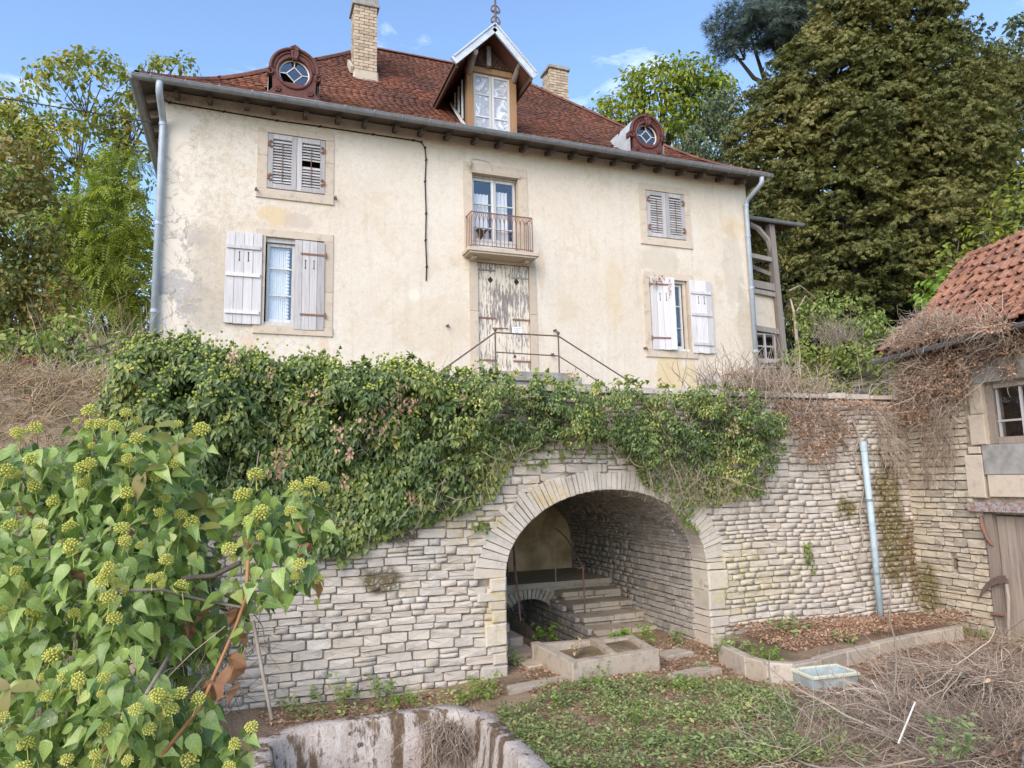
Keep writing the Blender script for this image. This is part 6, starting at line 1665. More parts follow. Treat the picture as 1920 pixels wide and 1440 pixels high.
P = np.repeat(PC, k_c, axis=0) + u * np.repeat(cr_, k_c)[:, None] * np.array([1.15, .9, .8]); q = np.repeat(qc, k_c, axis=0)
f_, Pf, _ = ivy_rosettes(IVY, 2600, .45, 0); P = np.concatenate([P, Pf + np.array([0, .06, 0])]); q = np.concatenate([q, f_])
u = np.concatenate([u, np.tile(np.array([[0, -.8, .4]]), (len(Pf), 1))]); tipv = np.concatenate([np.repeat(rng.random(len(qc)) < .8, k_c), np.zeros(len(Pf), bool)])
left = np.clip((960 - q[:, 0]) / 160, 0, 1)                              # big drooping rosettes left, fine hanging growth right
keep = rng.random(len(q)) < np.where(left > .3, 1.0, .9)
sparse = (q[:, 0] > 800) & (q[:, 0] < 1000) & (q[:, 1] > 770); keep &= ~(sparse & (rng.random(len(q)) < .72))
low = (q[:, 0] > 1170) & (q[:, 1] > 850); keep &= ~(low & (rng.random(len(q)) < .4))
q, P, left, u, tipv = q[keep], P[keep], left[keep], u[keep], tipv[keep]
k_ = 9; n_ = len(P)
ax = u * .8 + np.stack([rng.normal(size=n_) * .2, -.45 + rng.normal(size=n_) * .15, .35 + rng.normal(size=n_) * .2], axis=1); ax /= np.linalg.norm(ax, axis=1, keepdims=True)
Rr = rots(ax, rng.uniform(0, 6.28, n_)); a = np.linspace(0, 6.283, k_, endpoint=False)[None] + rng.normal(size=(n_, k_)) * .25
rad = rng.uniform(.01, .05, (n_, k_))
loc = np.stack([rad * np.cos(a), rad * np.sin(a), rng.uniform(-.10, .02, (n_, k_))], axis=2)
LP = (np.einsum('nij,npj->npi', Rr, loc) + P[:, None]).reshape(-1, 3)
ld = np.einsum('nij,npj->npi', Rr, np.stack([np.cos(a), np.sin(a), -.2 + 0 * a], axis=2)).reshape(-1, 3) + np.array([0, -.1, -.95]) + rng.normal(size=(n_ * k_, 3)) * .22
nz = np.repeat(ax, k_, axis=0) * 1.0 + np.array([0, -.3, .5]) + rng.normal(size=(n_ * k_, 3)) * .25
sz = np.repeat(np.where(rng.random(n_) < left, .078, .05), k_) * rng.uniform(.65, 1.2, n_ * k_)
scl = np.stack([sz * .66, sz, sz], axis=1)
scatter('leaves', IVYS[0], IVYS[1], LP, along(ld, nz), scl, M['l_ivy'], iv, kind='stuff')
# flower balls at the tips, mostly near the top and left
ico = bpy.data.meshes.new('tmp')
import bmesh
bm_ = bmesh.new(); bmesh.ops.create_icosphere(bm_, subdivisions=1, radius=1.0); UB = ([tuple(v.co) for v in bm_.verts], [tuple(v.index for v in f.verts) for f in bm_.faces]); bm_.free()
up = (u[:, 2] > -.1) & tipv & (rng.random(n_) < np.clip(.10 + .95 * left * np.clip((860 - q[:, 1]) / 200, 0, 1) + .45 * np.clip((800 - q[:, 1]) / 100, 0, 1) * (q[:, 0] < 1120), 0, .9))
fp = P[up] + ax[up] * .06 + np.array([0, -.02, .03]); fp = np.concatenate([fp, fp + rng.normal(size=fp.shape) * .05])
fp = fp[rng.random(len(fp)) < .62]
blob = []
scatter('flower_heads', UB[0], UB[1], fp, rots(unit(len(fp)), rng.uniform(0, 6, len(fp))), rng.uniform(.011, .021, len(fp)), M['umbel'], iv, kind='stuff')
# young shoots standing up along the top
sx = rng.uniform(240, 1440, 90); top_y = np.interp(sx, [p[0] for p in IVY[:25]], [p[1] for p in IVY[:25]])
S0 = np.array([ony(x, y + 6, YW + .05) for x, y in zip(sx, top_y)])
nl = 12; H = rng.uniform(.06, .24, len(S0))
t_ = rng.uniform(.1, 1, (len(S0), nl)); SP = S0[:, None] + t_[..., None] * np.stack([rng.normal(size=len(S0)) * .06, rng.normal(size=len(S0)) * .06, H], axis=1)[:, None]
dd = rng.normal(size=(len(S0) * nl, 3)) + np.array([0, -.3, -.2])
scatter('shoots', IVYS[0], IVYS[1], SP.reshape(-1, 3), along(dd, rng.normal(size=dd.shape) * .4 + np.array([0, -.4, .8])), rng.uniform(.05, .085, len(dd)), M['l_ivyhang'], iv, kind='stuff')
# flat leaves creeping down the bare wall
def creep(poly, n_, size, mat, name, parent, off=.05, dens=None):
    q = sample_poly(poly, n_); P = np.array([ony(x, y, YW - rng.uniform(.01, off)) for x, y in q])
    # grouped along hanging strands
    s = .5 + .5 * np.sin(P[:, 0] * 9 + 1.7 * np.sin(P[:, 2] * 2.3) + .6 * P[:, 2]) * np.sin(P[:, 0] * 3.1 + 2 * P[:, 2])
    kk = rng.random(n_) < (.25 + s * .75); P = P[kk]; m_ = len(P)
    d = np.stack([rng.normal(size=m_) * .5, -.15 + rng.normal(size=m_) * .2, -.9 + rng.normal(size=m_) * .3], axis=1)
    nn = np.stack([rng.normal(size=m_) * .3, -1 + 0 * P[:, 0], .45 + rng.normal(size=m_) * .3], axis=1)
    scatter(name, IVYS[0], IVYS[1], P, along(d, nn), size * rng.uniform(.5, 1.2, m_), M[mat], parent, kind='stuff')
creep([(800, 780), (930, 790), (1000, 800), (1010, 840), (960, 860), (930, 930), (860, 965), (740, 1000), (640, 1060), (620, 1050), (700, 960), (780, 880)], 2600, .075, 'l_ivyhang', 'trailing_leaves', iv, .14)
creep([(960, 830), (1060, 825), (1200, 850), (1200, 880), (1100, 850), (1000, 880), (960, 870)], 160, .06, 'l_ivyhang', 'trailing_leaves', iv, .08)
creep([(1180, 840), (1440, 900), (1400, 935), (1340, 945), (1290, 970), (1320, 1000), (1290, 990), (1240, 930), (1200, 900)], 2100, .05, 'l_ivyhang', 'trailing_leaves', iv, .16)
creep([(1505, 1015), (1520, 1015), (1530, 1070), (1520, 1075), (1508, 1040)], 90, .05, 'l_ivyhang', 'trailing_leaves', iv, .10)
creep([(885, 980), (915, 975), (915, 995), (890, 992)], 40, .06, 'l_ivyhang', 'trailing_leaves', iv, .08)
qs = sample_poly(IVY, 900); qs = np.concatenate([qs[(qs[:, 0] > 780) | (rng.random(900) < .25)], sample_poly([(1180, 840), (1430, 900), (1330, 940), (1230, 920)], 160)])
TP = np.array([ony(x, y, YW - rng.uniform(.02, .4) * (1 if x < 1100 else .8)) for x, y in qs])
twigs('stems', TP, np.stack([rng.normal(size=len(TP)) * .7, rng.normal(size=len(TP)) * .25 - .1, -.8 + rng.normal(size=len(TP)) * .5], axis=1), rng.uniform(.15, .6, len(TP)), rng.uniform(.0025, .006, len(TP)), 'twig', iv, bend=.3, kind='stuff')
# dead leaf clusters caught in the ivy
dq = []
for x, y, s_, m_ in [(740, 750, 30, 40), (690, 790, 25, 30), (770, 745, 20, 30), (720, 800, 25, 25), (640, 815, 20, 30), (585, 745, 20, 26), (520, 880, 18, 40), (530, 850, 14, 25), (655, 850, 8, 24), (645, 900, 8, 16), (1380, 790, 20, 20), (435, 668, 12, 20), (505, 700, 8, 18), (1075, 700, 14, 10), (770, 925, 8, 14), (945, 750, 10, 8), (870, 745, 10, 8)]:
    dq += [(x + rng.normal() * s_ * .5, y + rng.normal() * s_ * .8) for _ in range(m_)]
DP = np.array([ony(x, y, YW - .62 - rng.uniform(0, .2) if x < 800 else YW - .5) for x, y in dq])
dd = rng.normal(size=(len(DP), 3)) * .6 + np.array([0, -.2, -.9])
scatter('withered_leaves', OVAL[0], OVAL[1], DP, along(dd, rng.normal(size=dd.shape) + np.array([0, -1, .3])), rng.uniform(.03, .065, len(DP)), M['l_dead'], iv, kind='stuff')

# ---------------------------------------------------------------- dry creeper on the right
def dry_vine(name, label, spots, loc, nleaf, nstem, size, lens, plane):
    t = thing(name, label, 'creeper', loc); q = []
    w_ = np.array([s[2] * s[3] for s in spots], float); w_ /= w_.sum()
    def pick(n_):
        i = rng.choice(len(spots), n_, p=w_); s = np.array([x[:4] for x in spots])[i]
        a = rng.uniform(0, 6.283, n_); r = np.sqrt(rng.random(n_)) * rng.uniform(.75, 1.2, n_)
        return s[:, 0] + s[:, 2] * r * np.cos(a), s[:, 1] + s[:, 3] * r * np.sin(a)
    x, y = pick(nleaf); P = np.array([plane(a, b, rng.random()) for a, b in zip(x, y)])
    d = rng.normal(size=(nleaf, 3)) * .7 + np.array([-.1, -.2, -.5])
    sc3 = rng.uniform(.5, 1.2, nleaf)[:, None] * size * np.array([[1.1, 1, 2.2]])
    scatter('dry_leaves', OVAL[0], OVAL[1], P, along(d, rng.normal(size=d.shape)), sc3, M['l_dead'], t, kind='stuff')
    x, y = pick(nstem); P = np.array([plane(a, b, rng.random() * .6) for a, b in zip(x, y)])
    twigs('stems', P, rng.normal(size=(nstem, 3)) * np.array([.7, .3, .7]) + np.array([0, 0, -.35]), rng.uniform(*lens, nstem), rng.uniform(.002, .006, nstem), 'twig', t, bend=.35, kind='stuff')
    return t
dry_vine('dry_creeper', 'withered rust brown creeper piled along the wall top right of the ivy', [(1440, 720, 60, 18), (1500, 745, 90, 16), (1580, 752, 60, 12), (1400, 700, 50, 10), (1640, 760, 50, 10), (1540, 800, 60, 40), (1530, 845, 40, 22), (1480, 770, 30, 30)],
         (7.6, YW, 3.2), 3300, 900, .045, (.2, .6), lambda a, b, u: ony(a, b, YW + .1 - .32 * u + (.25 if b < 750 else 0)))
dry_vine('withered_vine', 'withered vine with curled tan leaves hanging over the outbuilding wall', [(1740, 690, 60, 50), (1800, 660, 60, 45), (1850, 630, 50, 40), (1710, 740, 40, 40), (1780, 720, 40, 40), (1700, 780, 50, 25), (1890, 640, 30, 30), (1720, 690, 40, 60), (1890, 695, 20, 15)],
         (XB, 7.6, 3.6), 5200, 1500, .045, (.2, .7), lambda a, b, u: onx(a, b, XB - .02 - .28 * u))
def on_roof(a, b, u):
    v = ray(a, b); m_ = math.tan(PIT); tt = (GZ + .10 + .16 * u - GX * m_ - EYE[2]) / (v[2] - m_ * v[0]); return EYE + v * tt
dry_vine('roof_vine', 'mat of dry brown vine lying on the lower tiles of the outbuilding roof', [(1720, 625, 40, 22), (1770, 610, 50, 22), (1690, 640, 30, 14), (1820, 610, 40, 16), (1860, 610, 40, 12), (1740, 600, 30, 14)],
         (10.2, 8, 4.6), 2600, 1500, .04, (.15, .45), on_roof)
dry_vine('red_tuft', 'dry red brown creeper tuft caught on the ajar shutter', [(1234, 523, 11, 7), (1228, 532, 5, 6), (1256, 535, 2, 22)], (9, YF, 6.9), 60, 8, .06, (.1, .3), lambda a, b, u: ony(a, b, YF - .10 - .06 * u))
# bare vine stems climbing the wall by the pipe
vs2 = thing('vine_stems', 'bare twisting grey vine stems climbing beside the blue pipe', 'vine', (8.7, YW, .5))
for P_, r in (([(1600, 790), (1612, 820), (1600, 850), (1608, 880), (1622, 905), (1612, 960), (1618, 1010), (1606, 1060), (1615, 1090)], .016), ([(1540, 870), (1555, 890), (1560, 930)], .012), ([(1650, 850), (1670, 845), (1690, 865)], .014), ([(1590, 840), (1560, 800), (1540, 770)], .018), ([(1600, 850), (1640, 800), (1610, 760)], .014),
              ([(1520, 760), (1530, 790), (1512, 810), (1525, 835)], .012), ([(1640, 770), (1655, 800), (1645, 850), (1655, 900)], .007)):
    put('stem', MB().tube([ony(x, y, YW - .05) for x, y in P_], list(np.linspace(r, r * .5, len(P_))), 6).mesh('stem', True), M['palebark'], vs2)
tq = sample_poly([(1640, 770), (1790, 740), (1790, 860), (1720, 910), (1650, 860)], 900); TP = np.array([ony(x, y, YW - .04) if x < 1722 else onx(x, y, XB - .04) for x, y in tq])
twigs('tendrils', TP, np.stack([rng.normal(size=len(TP)) * .3, -.2 + 0 * TP[:, 0], -.8 + rng.normal(size=len(TP)) * .4], axis=1), rng.uniform(.1, .5, len(TP)), .0035, 'twig', vs2, bend=.22, kind='stuff')

# ---------------------------------------------------------------- ground cover
def gpt(px, py): p = onz(px, py, .05); p[2] = ground_z(p[0], p[1]); return p
def carpet(name, polys, n_, leaves, size, mat, leaf, h, kind='stuff', up=.7):
    q = np.concatenate([sample_poly(p, int(n_ * w_)) for p, w_ in polys]); P = np.array([gpt(x, y) for x, y in q])
    pat = .5 + .5 * np.sin(P[:, 0] * 2.9 + np.sin(P[:, 1] * 2.1) * 2) * np.sin(P[:, 1] * 3.3 + np.sin(P[:, 0] * 1.7) * 2); kk = rng.random(len(P)) < (.12 + 1.1 * pat); P = P[kk]; m_ = len(P)
    a = rng.uniform(0, 6.283, (m_, leaves)); hh = rng.uniform(.15, 1, (m_, leaves)) * h * rng.uniform(.5, 1.4, (m_, 1)); r = rng.uniform(.005, .06, (m_, leaves))
    LP = P[:, None] + np.stack([r * np.cos(a), r * np.sin(a), hh], axis=2)
    d = np.stack([np.cos(a), np.sin(a), rng.uniform(-.1, .9, a.shape)], axis=2).reshape(-1, 3)
    nn = np.zeros_like(d) + np.array([0, 0, up]) + rng.normal(size=d.shape) * .35
    return scatter(name, leaf[0], leaf[1], LP.reshape(-1, 3), along(d, nn), size * rng.uniform(.5, 1.3, m_ * leaves), M[mat], None, kind=kind)
LAWN = [(930, 1330), (1060, 1300), (1200, 1290), (1330, 1285), (1440, 1300), (1490, 1340), (1500, 1400), (1560, 1440), (1000, 1440), (960, 1390)]
carpet('weed_cover', [(LAWN, 1.0)], 2600, 9, .038, 'l_weed', OVAL, .09)
carpet('sparse_weeds', [([(1000, 1290), (1480, 1270), (1560, 1330), (1700, 1440), (1450, 1440), (1000, 1330)], .7), ([(520, 1310), (900, 1270), (960, 1300), (880, 1320), (540, 1345)], .3)], 420, 8, .05, 'l_weed', OVAL, .08)
# leaf litter
lq = np.concatenate([sample_poly([(960, 1230), (1340, 1190), (1880, 1200), (1900, 1300), (1500, 1300), (1000, 1310)], 9000), sample_poly([(480, 1335), (930, 1275), (960, 1300), (870, 1318), (520, 1365)], 1300), sample_poly(LAWN, 2600), sample_poly([(1350, 1215), (1500, 1185), (1840, 1180), (1800, 1205), (1560, 1260), (1420, 1262)], 4200)])
LPt = np.array([gpt(x, y) for x, y in lq]); LPt[:, 2] += rng.uniform(.0, .03, len(LPt))
for i in range(len(LPt)):
    if LPt[i, 1] > 7.2 and LPt[i, 0] > 6.3: LPt[i, 2] += .215
    if 4.05 < LPt[i, 0] < 4.9 and LPt[i, 1] > 9.5: LPt[i, 2] = -.5
d = rng.normal(size=(len(LPt), 3)) * np.array([1, 1, .3]); nn = rng.normal(size=d.shape) * .5 + np.array([0, 0, 1])
scatter('leaf_litter', OVAL[0], OVAL[1], LPt, along(d, nn), rng.uniform(.02, .055, len(LPt))[:, None] * np.array([[1.0, 1, 2.0]]), M['l_dead'], None, kind='stuff')
sq = np.concatenate([sample_poly(LAWN, 3200), sample_poly([(960, 1240), (1500, 1230), (1560, 1330), (1000, 1320)], 900)]); SPt = np.array([gpt(x, y) for x, y in sq]) + np.array([0, 0, .015])
twigs('dry_straw', SPt, rng.normal(size=(len(SPt), 3)) * np.array([1, 1, .18]), rng.uniform(.06, .22, len(SPt)), .002, 'straw', None, 4, .2, kind='stuff')
bq = sample_poly([(-40, 740), (60, 752), (160, 770), (230, 800), (240, 880), (-40, 880)], 3000); BP = np.array([onz(x, y, 3.45) if y < 840 else onz(x, 830, 3.45) for x, y in bq])
BP[:, 2] = [terrace_z(x, y) for x, y, z in BP]
twigs('dry_grass', BP, rng.normal(size=(len(BP), 3)) * np.array([.6, .6, .2]) + np.array([0, 0, .5]), rng.uniform(.15, .5, len(BP)), .004, 'straw', None, 4, .3, .25, kind='stuff')
bq = rng.uniform((-7, 6.2), (-1.35, 9.4), (16000, 2)); BP = np.array([(x, y, (terrace_z(x, y) if y > 8.52 else ground_z(x, y) + (terrace_z(x, 8.52) - ground_z(x, y)) * max(0, (y - 5.2) / 3.32) ** 1.4) - .02) for x, y in bq])
twigs('bank_grass', BP, rng.normal(size=(len(BP), 3)) * np.array([.6, .6, .2]) + np.array([0, 0, .6]), rng.uniform(.15, .5, len(BP)), .0055, 'straw', None, 4, .3, .25, kind='stuff')
# bare twiggy bushes
def bare_bush(label, px, py, D, n_, h, spread, mat='twig', name='bare_bush'):
    p = deep(px, py, D); t = thing(name, label, 'bush', tuple(p)); s0 = p + rng.normal(size=(n_, 3)) * np.array([spread * .5, spread * .3, spread * .12])
    twigs('twigs', s0, rng.normal(size=(n_, 3)) * np.array([.5, .5, .25]) + np.array([0, 0, .8]), rng.uniform(.4, 1, n_) * h, rng.uniform(.003, .008, n_), mat, t, 6, .22, kind='stuff')
    return t
bare_bush('grey brown leafless bush left of the house corner above the ivy', 190, 720, 12.5, 420, 1.7, 1.2)
bare_bush('dry brown twiggy bush behind the left end of the ivy', 200, 760, 10.0, 380, .9, .9)
tree('bank_bramble', 'low mixed bramble growth covering the dry bank beside the ivy', [(150, 775, 70, 28), (60, 765, 60, 22), (205, 735, 35, 40), (10, 780, 50, 25), (110, 735, 60, 18), (40, 745, 60, 22), (170, 740, 50, 26), (90, 760, 70, 26), (130, 790, 60, 30)], 8.5, (-3.0, 8.6, 3.3), 'l_shrub', OVAL, .055, .15, 22, .8, .4, .3, .02, cat='shrub')
bare_bush('brown dead bush on the bank at far left', 60, 800, 9.2, 420, .7, 1.1)
bare_bush('grey leafless bush in front of the dark trees beside the outbuilding', 1570, 640, 14, 150, .7, .6, 'palebark')
bare_bush('dry orange brown twig bush at the right house corner', 1420, 745, 10.5, 500, .8, 1.1)
dt = thing('dead_trunk', 'pale bare leaning trunk standing between gallery and dark trees', 'tree', tuple(ony(1500, 730, 13)))
put('trunk', MB().tube([ony(x, y, 13.2) for x, y in [(1503, 735), (1496, 660), (1490, 590), (1482, 560)]], [.055, .045, .035, .015], 8).mesh('trunk', True), M['palebark'], dt)
lb = MB()
for P_ in ([(1490, 590), (1510, 555), (1540, 580)], [(1560, 690), (1600, 660), (1640, 630)], [(1480, 545), (1500, 535), (1530, 560)], [(1494, 700), (1540, 690), (1580, 650)]): lb.tube([ony(x, y, 13.1) for x, y in P_], [.022, .016, .008], 5)
put('branch', lb, M['palebark'], dt)

# brushwood heap at the lower right
bh = thing('brushwood_heap', 'tangled heap of brown dead vines and twigs at the lower right', 'brushwood', (8, 6, 0))
hq = np.concatenate([sample_poly([(1430, 1400), (1500, 1330), (1580, 1290), (1700, 1270), (1800, 1230), (1925, 1190), (1925, 1445), (1480, 1445)], 4600), sample_poly([(1640, 1270), (1925, 1195), (1925, 1445), (1700, 1445)], 2600)])
HP = np.array([gpt(x, y) for x, y in hq]); HP[:, 2] = .02
dedge = np.clip((HP[:, 0] - 5.2) / 3.0, 0, 1); H_ = .5 * dedge * (.6 + .4 * np.sin(HP[:, 0] * 2 + HP[:, 1] * 1.7)) + .08
HP = np.array([onz(x, y, z) for (x, y), z in zip(hq, H_ * rng.random(len(HP)) ** .6)])
twigs('twigs', HP, rng.normal(size=(len(HP), 3)) * np.array([1, 1, .25]), rng.uniform(.2, .75, len(HP)), .0018 + .0022 * rng.exponential(.8, len(HP)).clip(0, 4), 'twig', bh, 6, .22, .02, kind='stuff')
hi = rng.permutation(len(HP))[:1500]; d = rng.normal(size=(1500, 3))
scatter('dry_leaves', OVAL[0], OVAL[1], HP[hi], along(d, rng.normal(size=d.shape) + np.array([0, 0, .6])), rng.uniform(.03, .08, 1500)[:, None] * np.array([[1, 1, 2.2]]), M['l_dead'], bh, kind='stuff')
for i in range(26):
    p = HP[hi[i * 3]]; P_ = [p]; d = rng.normal(size=3) * np.array([1, 1, .15]); 
    for s_ in range(7): d = d / np.linalg.norm(d) + rng.normal(size=3) * np.array([.3, .3, .12]); P_.append(P_[-1] + d * .16)
    put('vine_stem', MB().tube([(a, b, max(c, .05) + .04) for a, b, c in P_], list(np.linspace(.012, .006, 8)), 5).mesh('vine_stem', True), M['palebark'], bh)

# weed clumps that can be told apart
def weed(label, px, py, z, n_, spread, h, size, mat='l_weed', leaf=OVAL, group='weeds round the basin and wall foot'):
    p = onz(px, py, z); t = thing('weed_clump', label, 'weed', tuple(p), group)
    ns = max(3, n_ // 9); s0 = p + rng.normal(size=(ns, 3)) * np.array([spread * .4, spread * .3, 0])
    dirs = rng.normal(size=(ns, 3)) * np.array([.5, .5, .1]) + np.array([0, 0, 1]); L = h * rng.uniform(.5, 1.15, ns)
    twigs('stalks', s0, dirs, L, .003, 'l_weed', t, 4, .12, kind='stuff')
    dirs /= np.linalg.norm(dirs, axis=1, keepdims=True)
    i = rng.integers(0, ns, n_); f = rng.uniform(.15, 1, n_); P = s0[i] + dirs[i] * (L[i] * f)[:, None] + rng.normal(size=(n_, 3)) * .02
    d = rng.normal(size=(n_, 3)) * np.array([1, 1, .35]) + np.array([0, -.2, .05]); nn = rng.normal(size=d.shape) * .35 + np.array([0, -.3, 1])
    scatter('leaves', leaf[0], leaf[1], P, along(d, nn), size * rng.uniform(.55, 1.25, n_), M[mat], t, kind='stuff')
for a in [('dark green bramble plant at the wall foot behind the trough', 625, 1318, .05, 90, .22, .30, .08), ('leafy green clump at the wall foot left of the arch', 905, 1308, .05, 170, .25, .26, .05, 'l_bright'),
          ('climbing bramble sprig on the wall left of the arch', 715, 1305, .05, 60, .22, .28, .075), ('small bright plant just right of the trough corner sprig', 750, 1322, .05, 50, .12, .14, .06, 'l_bright'),
          ('dark green plant peeping out beside the left jamb', 962, 1240, .1, 40, .10, .18, .08), ('bramble plant in the dark mouth of the cellar arch', 1017, 1200, .12, 70, .16, .26, .085, 'l_bright'),
          ('green plant at the top of the cellar steps by the vault wall', 1180, 1115, .42, 60, .14, .22, .07), ('bramble leaves at the foot of the steps', 1165, 1198, .15, 60, .22, .16, .08, 'l_bright'),
          ('tall sprouting weed at the foot of the right vault wall', 1212, 1205, .13, 80, .2, .32, .06, 'l_bright'), ('grassy tuft against the right arch jamb', 1265, 1205, .12, 60, .18, .18, .06),
          ('big green clump at the end of the bed edging', 1372, 1222, .18, 130, .26, .24, .06), ('bright yellow green bush inside the bed edging', 1438, 1240, .2, 130, .18, .24, .05, 'l_bright'),
          ('dark bramble bush at the wall foot under the small ivy strand', 1488, 1195, .2, 150, .3, .30, .07), ('dark weed beside the blue tub', 1590, 1215, .2, 70, .22, .2, .07),
          ('pale nettle clump before the cement basin', 1120, 1290, .05, 140, .26, .18, .055, 'l_bright'), ('round weed clump in the litter right of the basin', 1285, 1295, .05, 120, .2, .16, .055, 'l_bright'),
          ('small weed by the narrow flagstone', 1322, 1258, .06, 40, .1, .12, .05), ('tall yellow green sprig in the middle of the weeds', 1190, 1365, .03, 60, .1, .34, .05, 'l_bright'),
          ('yellow green shoot near the trough wall', 1050, 1330, .03, 30, .07, .22, .045, 'l_bright'), ('weed growing through the brushwood at the bottom right', 1790, 1420, .3, 110, .22, .34, .055),
          ('weed at the foot of the barn door', 1895, 1215, .05, 60, .12, .25, .06), ('low weed under the wall at the right of the bed', 1835, 1195, .1, 60, .16, .16, .05, 'l_bright'),
          ('small fern like plant on the mossy inner trough wall', 560, 1388, .18, 26, .06, .08, .06), ('bushy weed on the left bottom edge of the lawn', 1230, 1400, .02, 90, .2, .14, .055),
          ('dry tuft in the basin', 1090, 1225, .27, 40, .12, .18, .05, 'straw')]:
    weed(*a)
# clump of roots hanging over the trough's inner corner
rc = thing('root_clump', 'hanging clump of dead roots and moss in the far right trough corner', 'roots', (1.75, 6.3, .1))
rp = np.array([1.74, 6.36, .20]) + rng.normal(size=(420, 3)) * np.array([.10, .08, .07])
twigs('roots', rp, rng.normal(size=(420, 3)) * np.array([.5, .5, .3]) + np.array([-.1, -.25, -.7]), rng.uniform(.1, .35, 420), .004, 'twig', rc, 5, .3, .05, kind='stuff')

# ---------------------------------------------------------------- foreground ivy bush, lower left
fb = thing('ivy_bush', 'flowering ivy bush with large glossy leaves close in the lower left', 'bush', (-.4, 1.4, 0))
M['bigleaf'] = None
n = NT('large_ivy_leaf'); r_ = n.math('FRACT', n.math('ADD', n.rnd(), n.isl()))
c_ = n.ramp(r_, [(0, (0.060, 0.114, 0.022)), (.3, (0.155, 0.250, 0.050)), (.65, (0.249, 0.354, 0.080)), (.93, (0.335, 0.447, 0.120)), (1, (0.396, 0.437, 0.120))])
sx_ = n.t.nodes.new('ShaderNodeSeparateXYZ'); n.link(n.uv(), sx_.inputs[0]); ax_ = n.math('ABSOLUTE', sx_.outputs[0])
mid_ = n.math('SUBTRACT', 1.0, n.rng(ax_, .006, .022)); fr_ = n.math('ABSOLUTE', n.math('SUBTRACT', n.math('FRACT', n.math('MULTIPLY', n.math('SUBTRACT', sx_.outputs[1], n.math('MULTIPLY', ax_, .9)), 5.0)), .5))
lat_ = n.math('MULTIPLY', n.math('SUBTRACT', 1.0, n.rng(fr_, .02, .09)), .6); vein_ = n.math('MAXIMUM', mid_, lat_)
c_ = n.mix(n.rng(n.noise(n.pos(), 45, 5), .42, .7, 0, .4), c_, n.hsv(c_, .49, .9, .62))
c_ = n.mix(n.math('MULTIPLY', vein_, .5), c_, n.hsv(c_, .485, .75, 1.7))
c_ = n.mix(n.math('MULTIPLY', n.rng(n.noise(n.pos(), 24, 4, .7), .64, .70), .7), c_, (0.30, 0.22, 0.09))
M['bigleaf'] = n.done(c_, .27, n.math('ADD', n.noise(n.pos(), 60, 3), n.math('MULTIPLY', vein_, -.5)), .35, .003, .5, thin=.28, tcol=n.hsv(c_, .49, 1.1, 1.3))
M['stalk'] = m_plain('green_stalk', (0.20, 0.24, 0.09), .6, .3, 12, .05)
M['floret'] = m_leaf('ivy_floret', [(0, (0.42, 0.44, 0.08)), (.5, (0.58, 0.57, 0.13)), (1, (0.70, 0.67, 0.24))], .55, .12, .3)
LEAFS = [poly_leaf([(.17, .0), (.35, .12), (.37, .27), (.26, .52), (.11, .80), (0, 1.08)], .25, .25), poly_leaf([(.18, .0), (.31, .14), (.31, .34), (.21, .60), (.09, .84), (0, 1.05)], .35, .35),
         poly_leaf([(.14, -.04), (.42, .06), (.33, .30), (.22, .50), (.10, .80), (0, 1.08)], .2, .15), poly_leaf([(.14, .02), (.30, .15), (.34, .35), (.25, .62), (.1, .86), (0, 1.0)], .12, .5)]
lme = []
for V, F in LEAFS:
    m_ = MB(); V = [(x, y, z) for x, y, z in V]; m_.add(V, F); m_.tube([(0, .02, 0), (0, -.2, -.04), (.02, -.5, -.02)], .012, 4)
    me = m_.mesh('leaf', True); uvl = me.uv_layers.new(name='UVMap'); uvl.data.foreach_set('uv', np.array([me.vertices[l.vertex_index].co[:2] for l in me.loops], np.float32).ravel())
    me.materials.append(M['bigleaf']); lme.append(me)
BUSH = [(-30, 830), (60, 815), (130, 800), (160, 785), (240, 785), (300, 815), (380, 815), (430, 870), (440, 930), (480, 915), (540, 915), (605, 925), (625, 985), (605, 1030), (585, 1090), (540, 1120), (490, 1160), (470, 1230), (440, 1280), (400, 1300), (440, 1350), (490, 1395), (460, 1440), (470, 1500), (-60, 1500), (-60, 900)]
CORE = [(-30, 850), (200, 830), (360, 860), (420, 950), (400, 1100), (420, 1200), (380, 1300), (420, 1400), (420, 1500), (-60, 1500)]
def bush_depth(x, y): return 1.42 + .00055 * max(0, 1440 - y) + .0004 * max(0, x - 250) + .05 * math.sin(x * .021) + .05 * math.sin(y * .027 + 1)
fl_px = [(33, 810), (68, 803), (168, 770), (172, 795), (237, 775), (215, 800), (190, 795), (60, 862), (12, 885), (155, 877), (240, 860), (155, 908), (170, 868), (332, 797), (378, 805), (258, 822), (290, 895), (238, 925), (300, 960), (235, 1015), (65, 912), (75, 990), (132, 988), (135, 1025), (30, 1070), (65, 1145), (200, 1075), (205, 1120), (313, 1050), (340, 1100), (330, 870), (430, 1030), (480, 890), (556, 912), (583, 905), (607, 913), (453, 928), (490, 962), (470, 978), (545, 958), (562, 1060), (598, 1085), (205, 1065), (98, 1230), (120, 1270), (148, 1273), (88, 1305), (95, 1350), (195, 1270), (195, 1370), (215, 1160), (310, 1310), (295, 1305), (255, 1330), (280, 1365), (340, 1300), (372, 1310), (320, 1330), (125, 1425), (180, 1415), (240, 1425), (355, 1425), (440, 1395), (472, 1363), (5, 1345), (5, 1145), (430, 1437), (45, 1440), (285, 1085), (190, 1090), (50, 1395), (140, 1150), (300, 1080), (20, 985), (230, 990), (340, 965), (360, 980), (310, 935), (100, 940)]
nleafs = 0
items = []
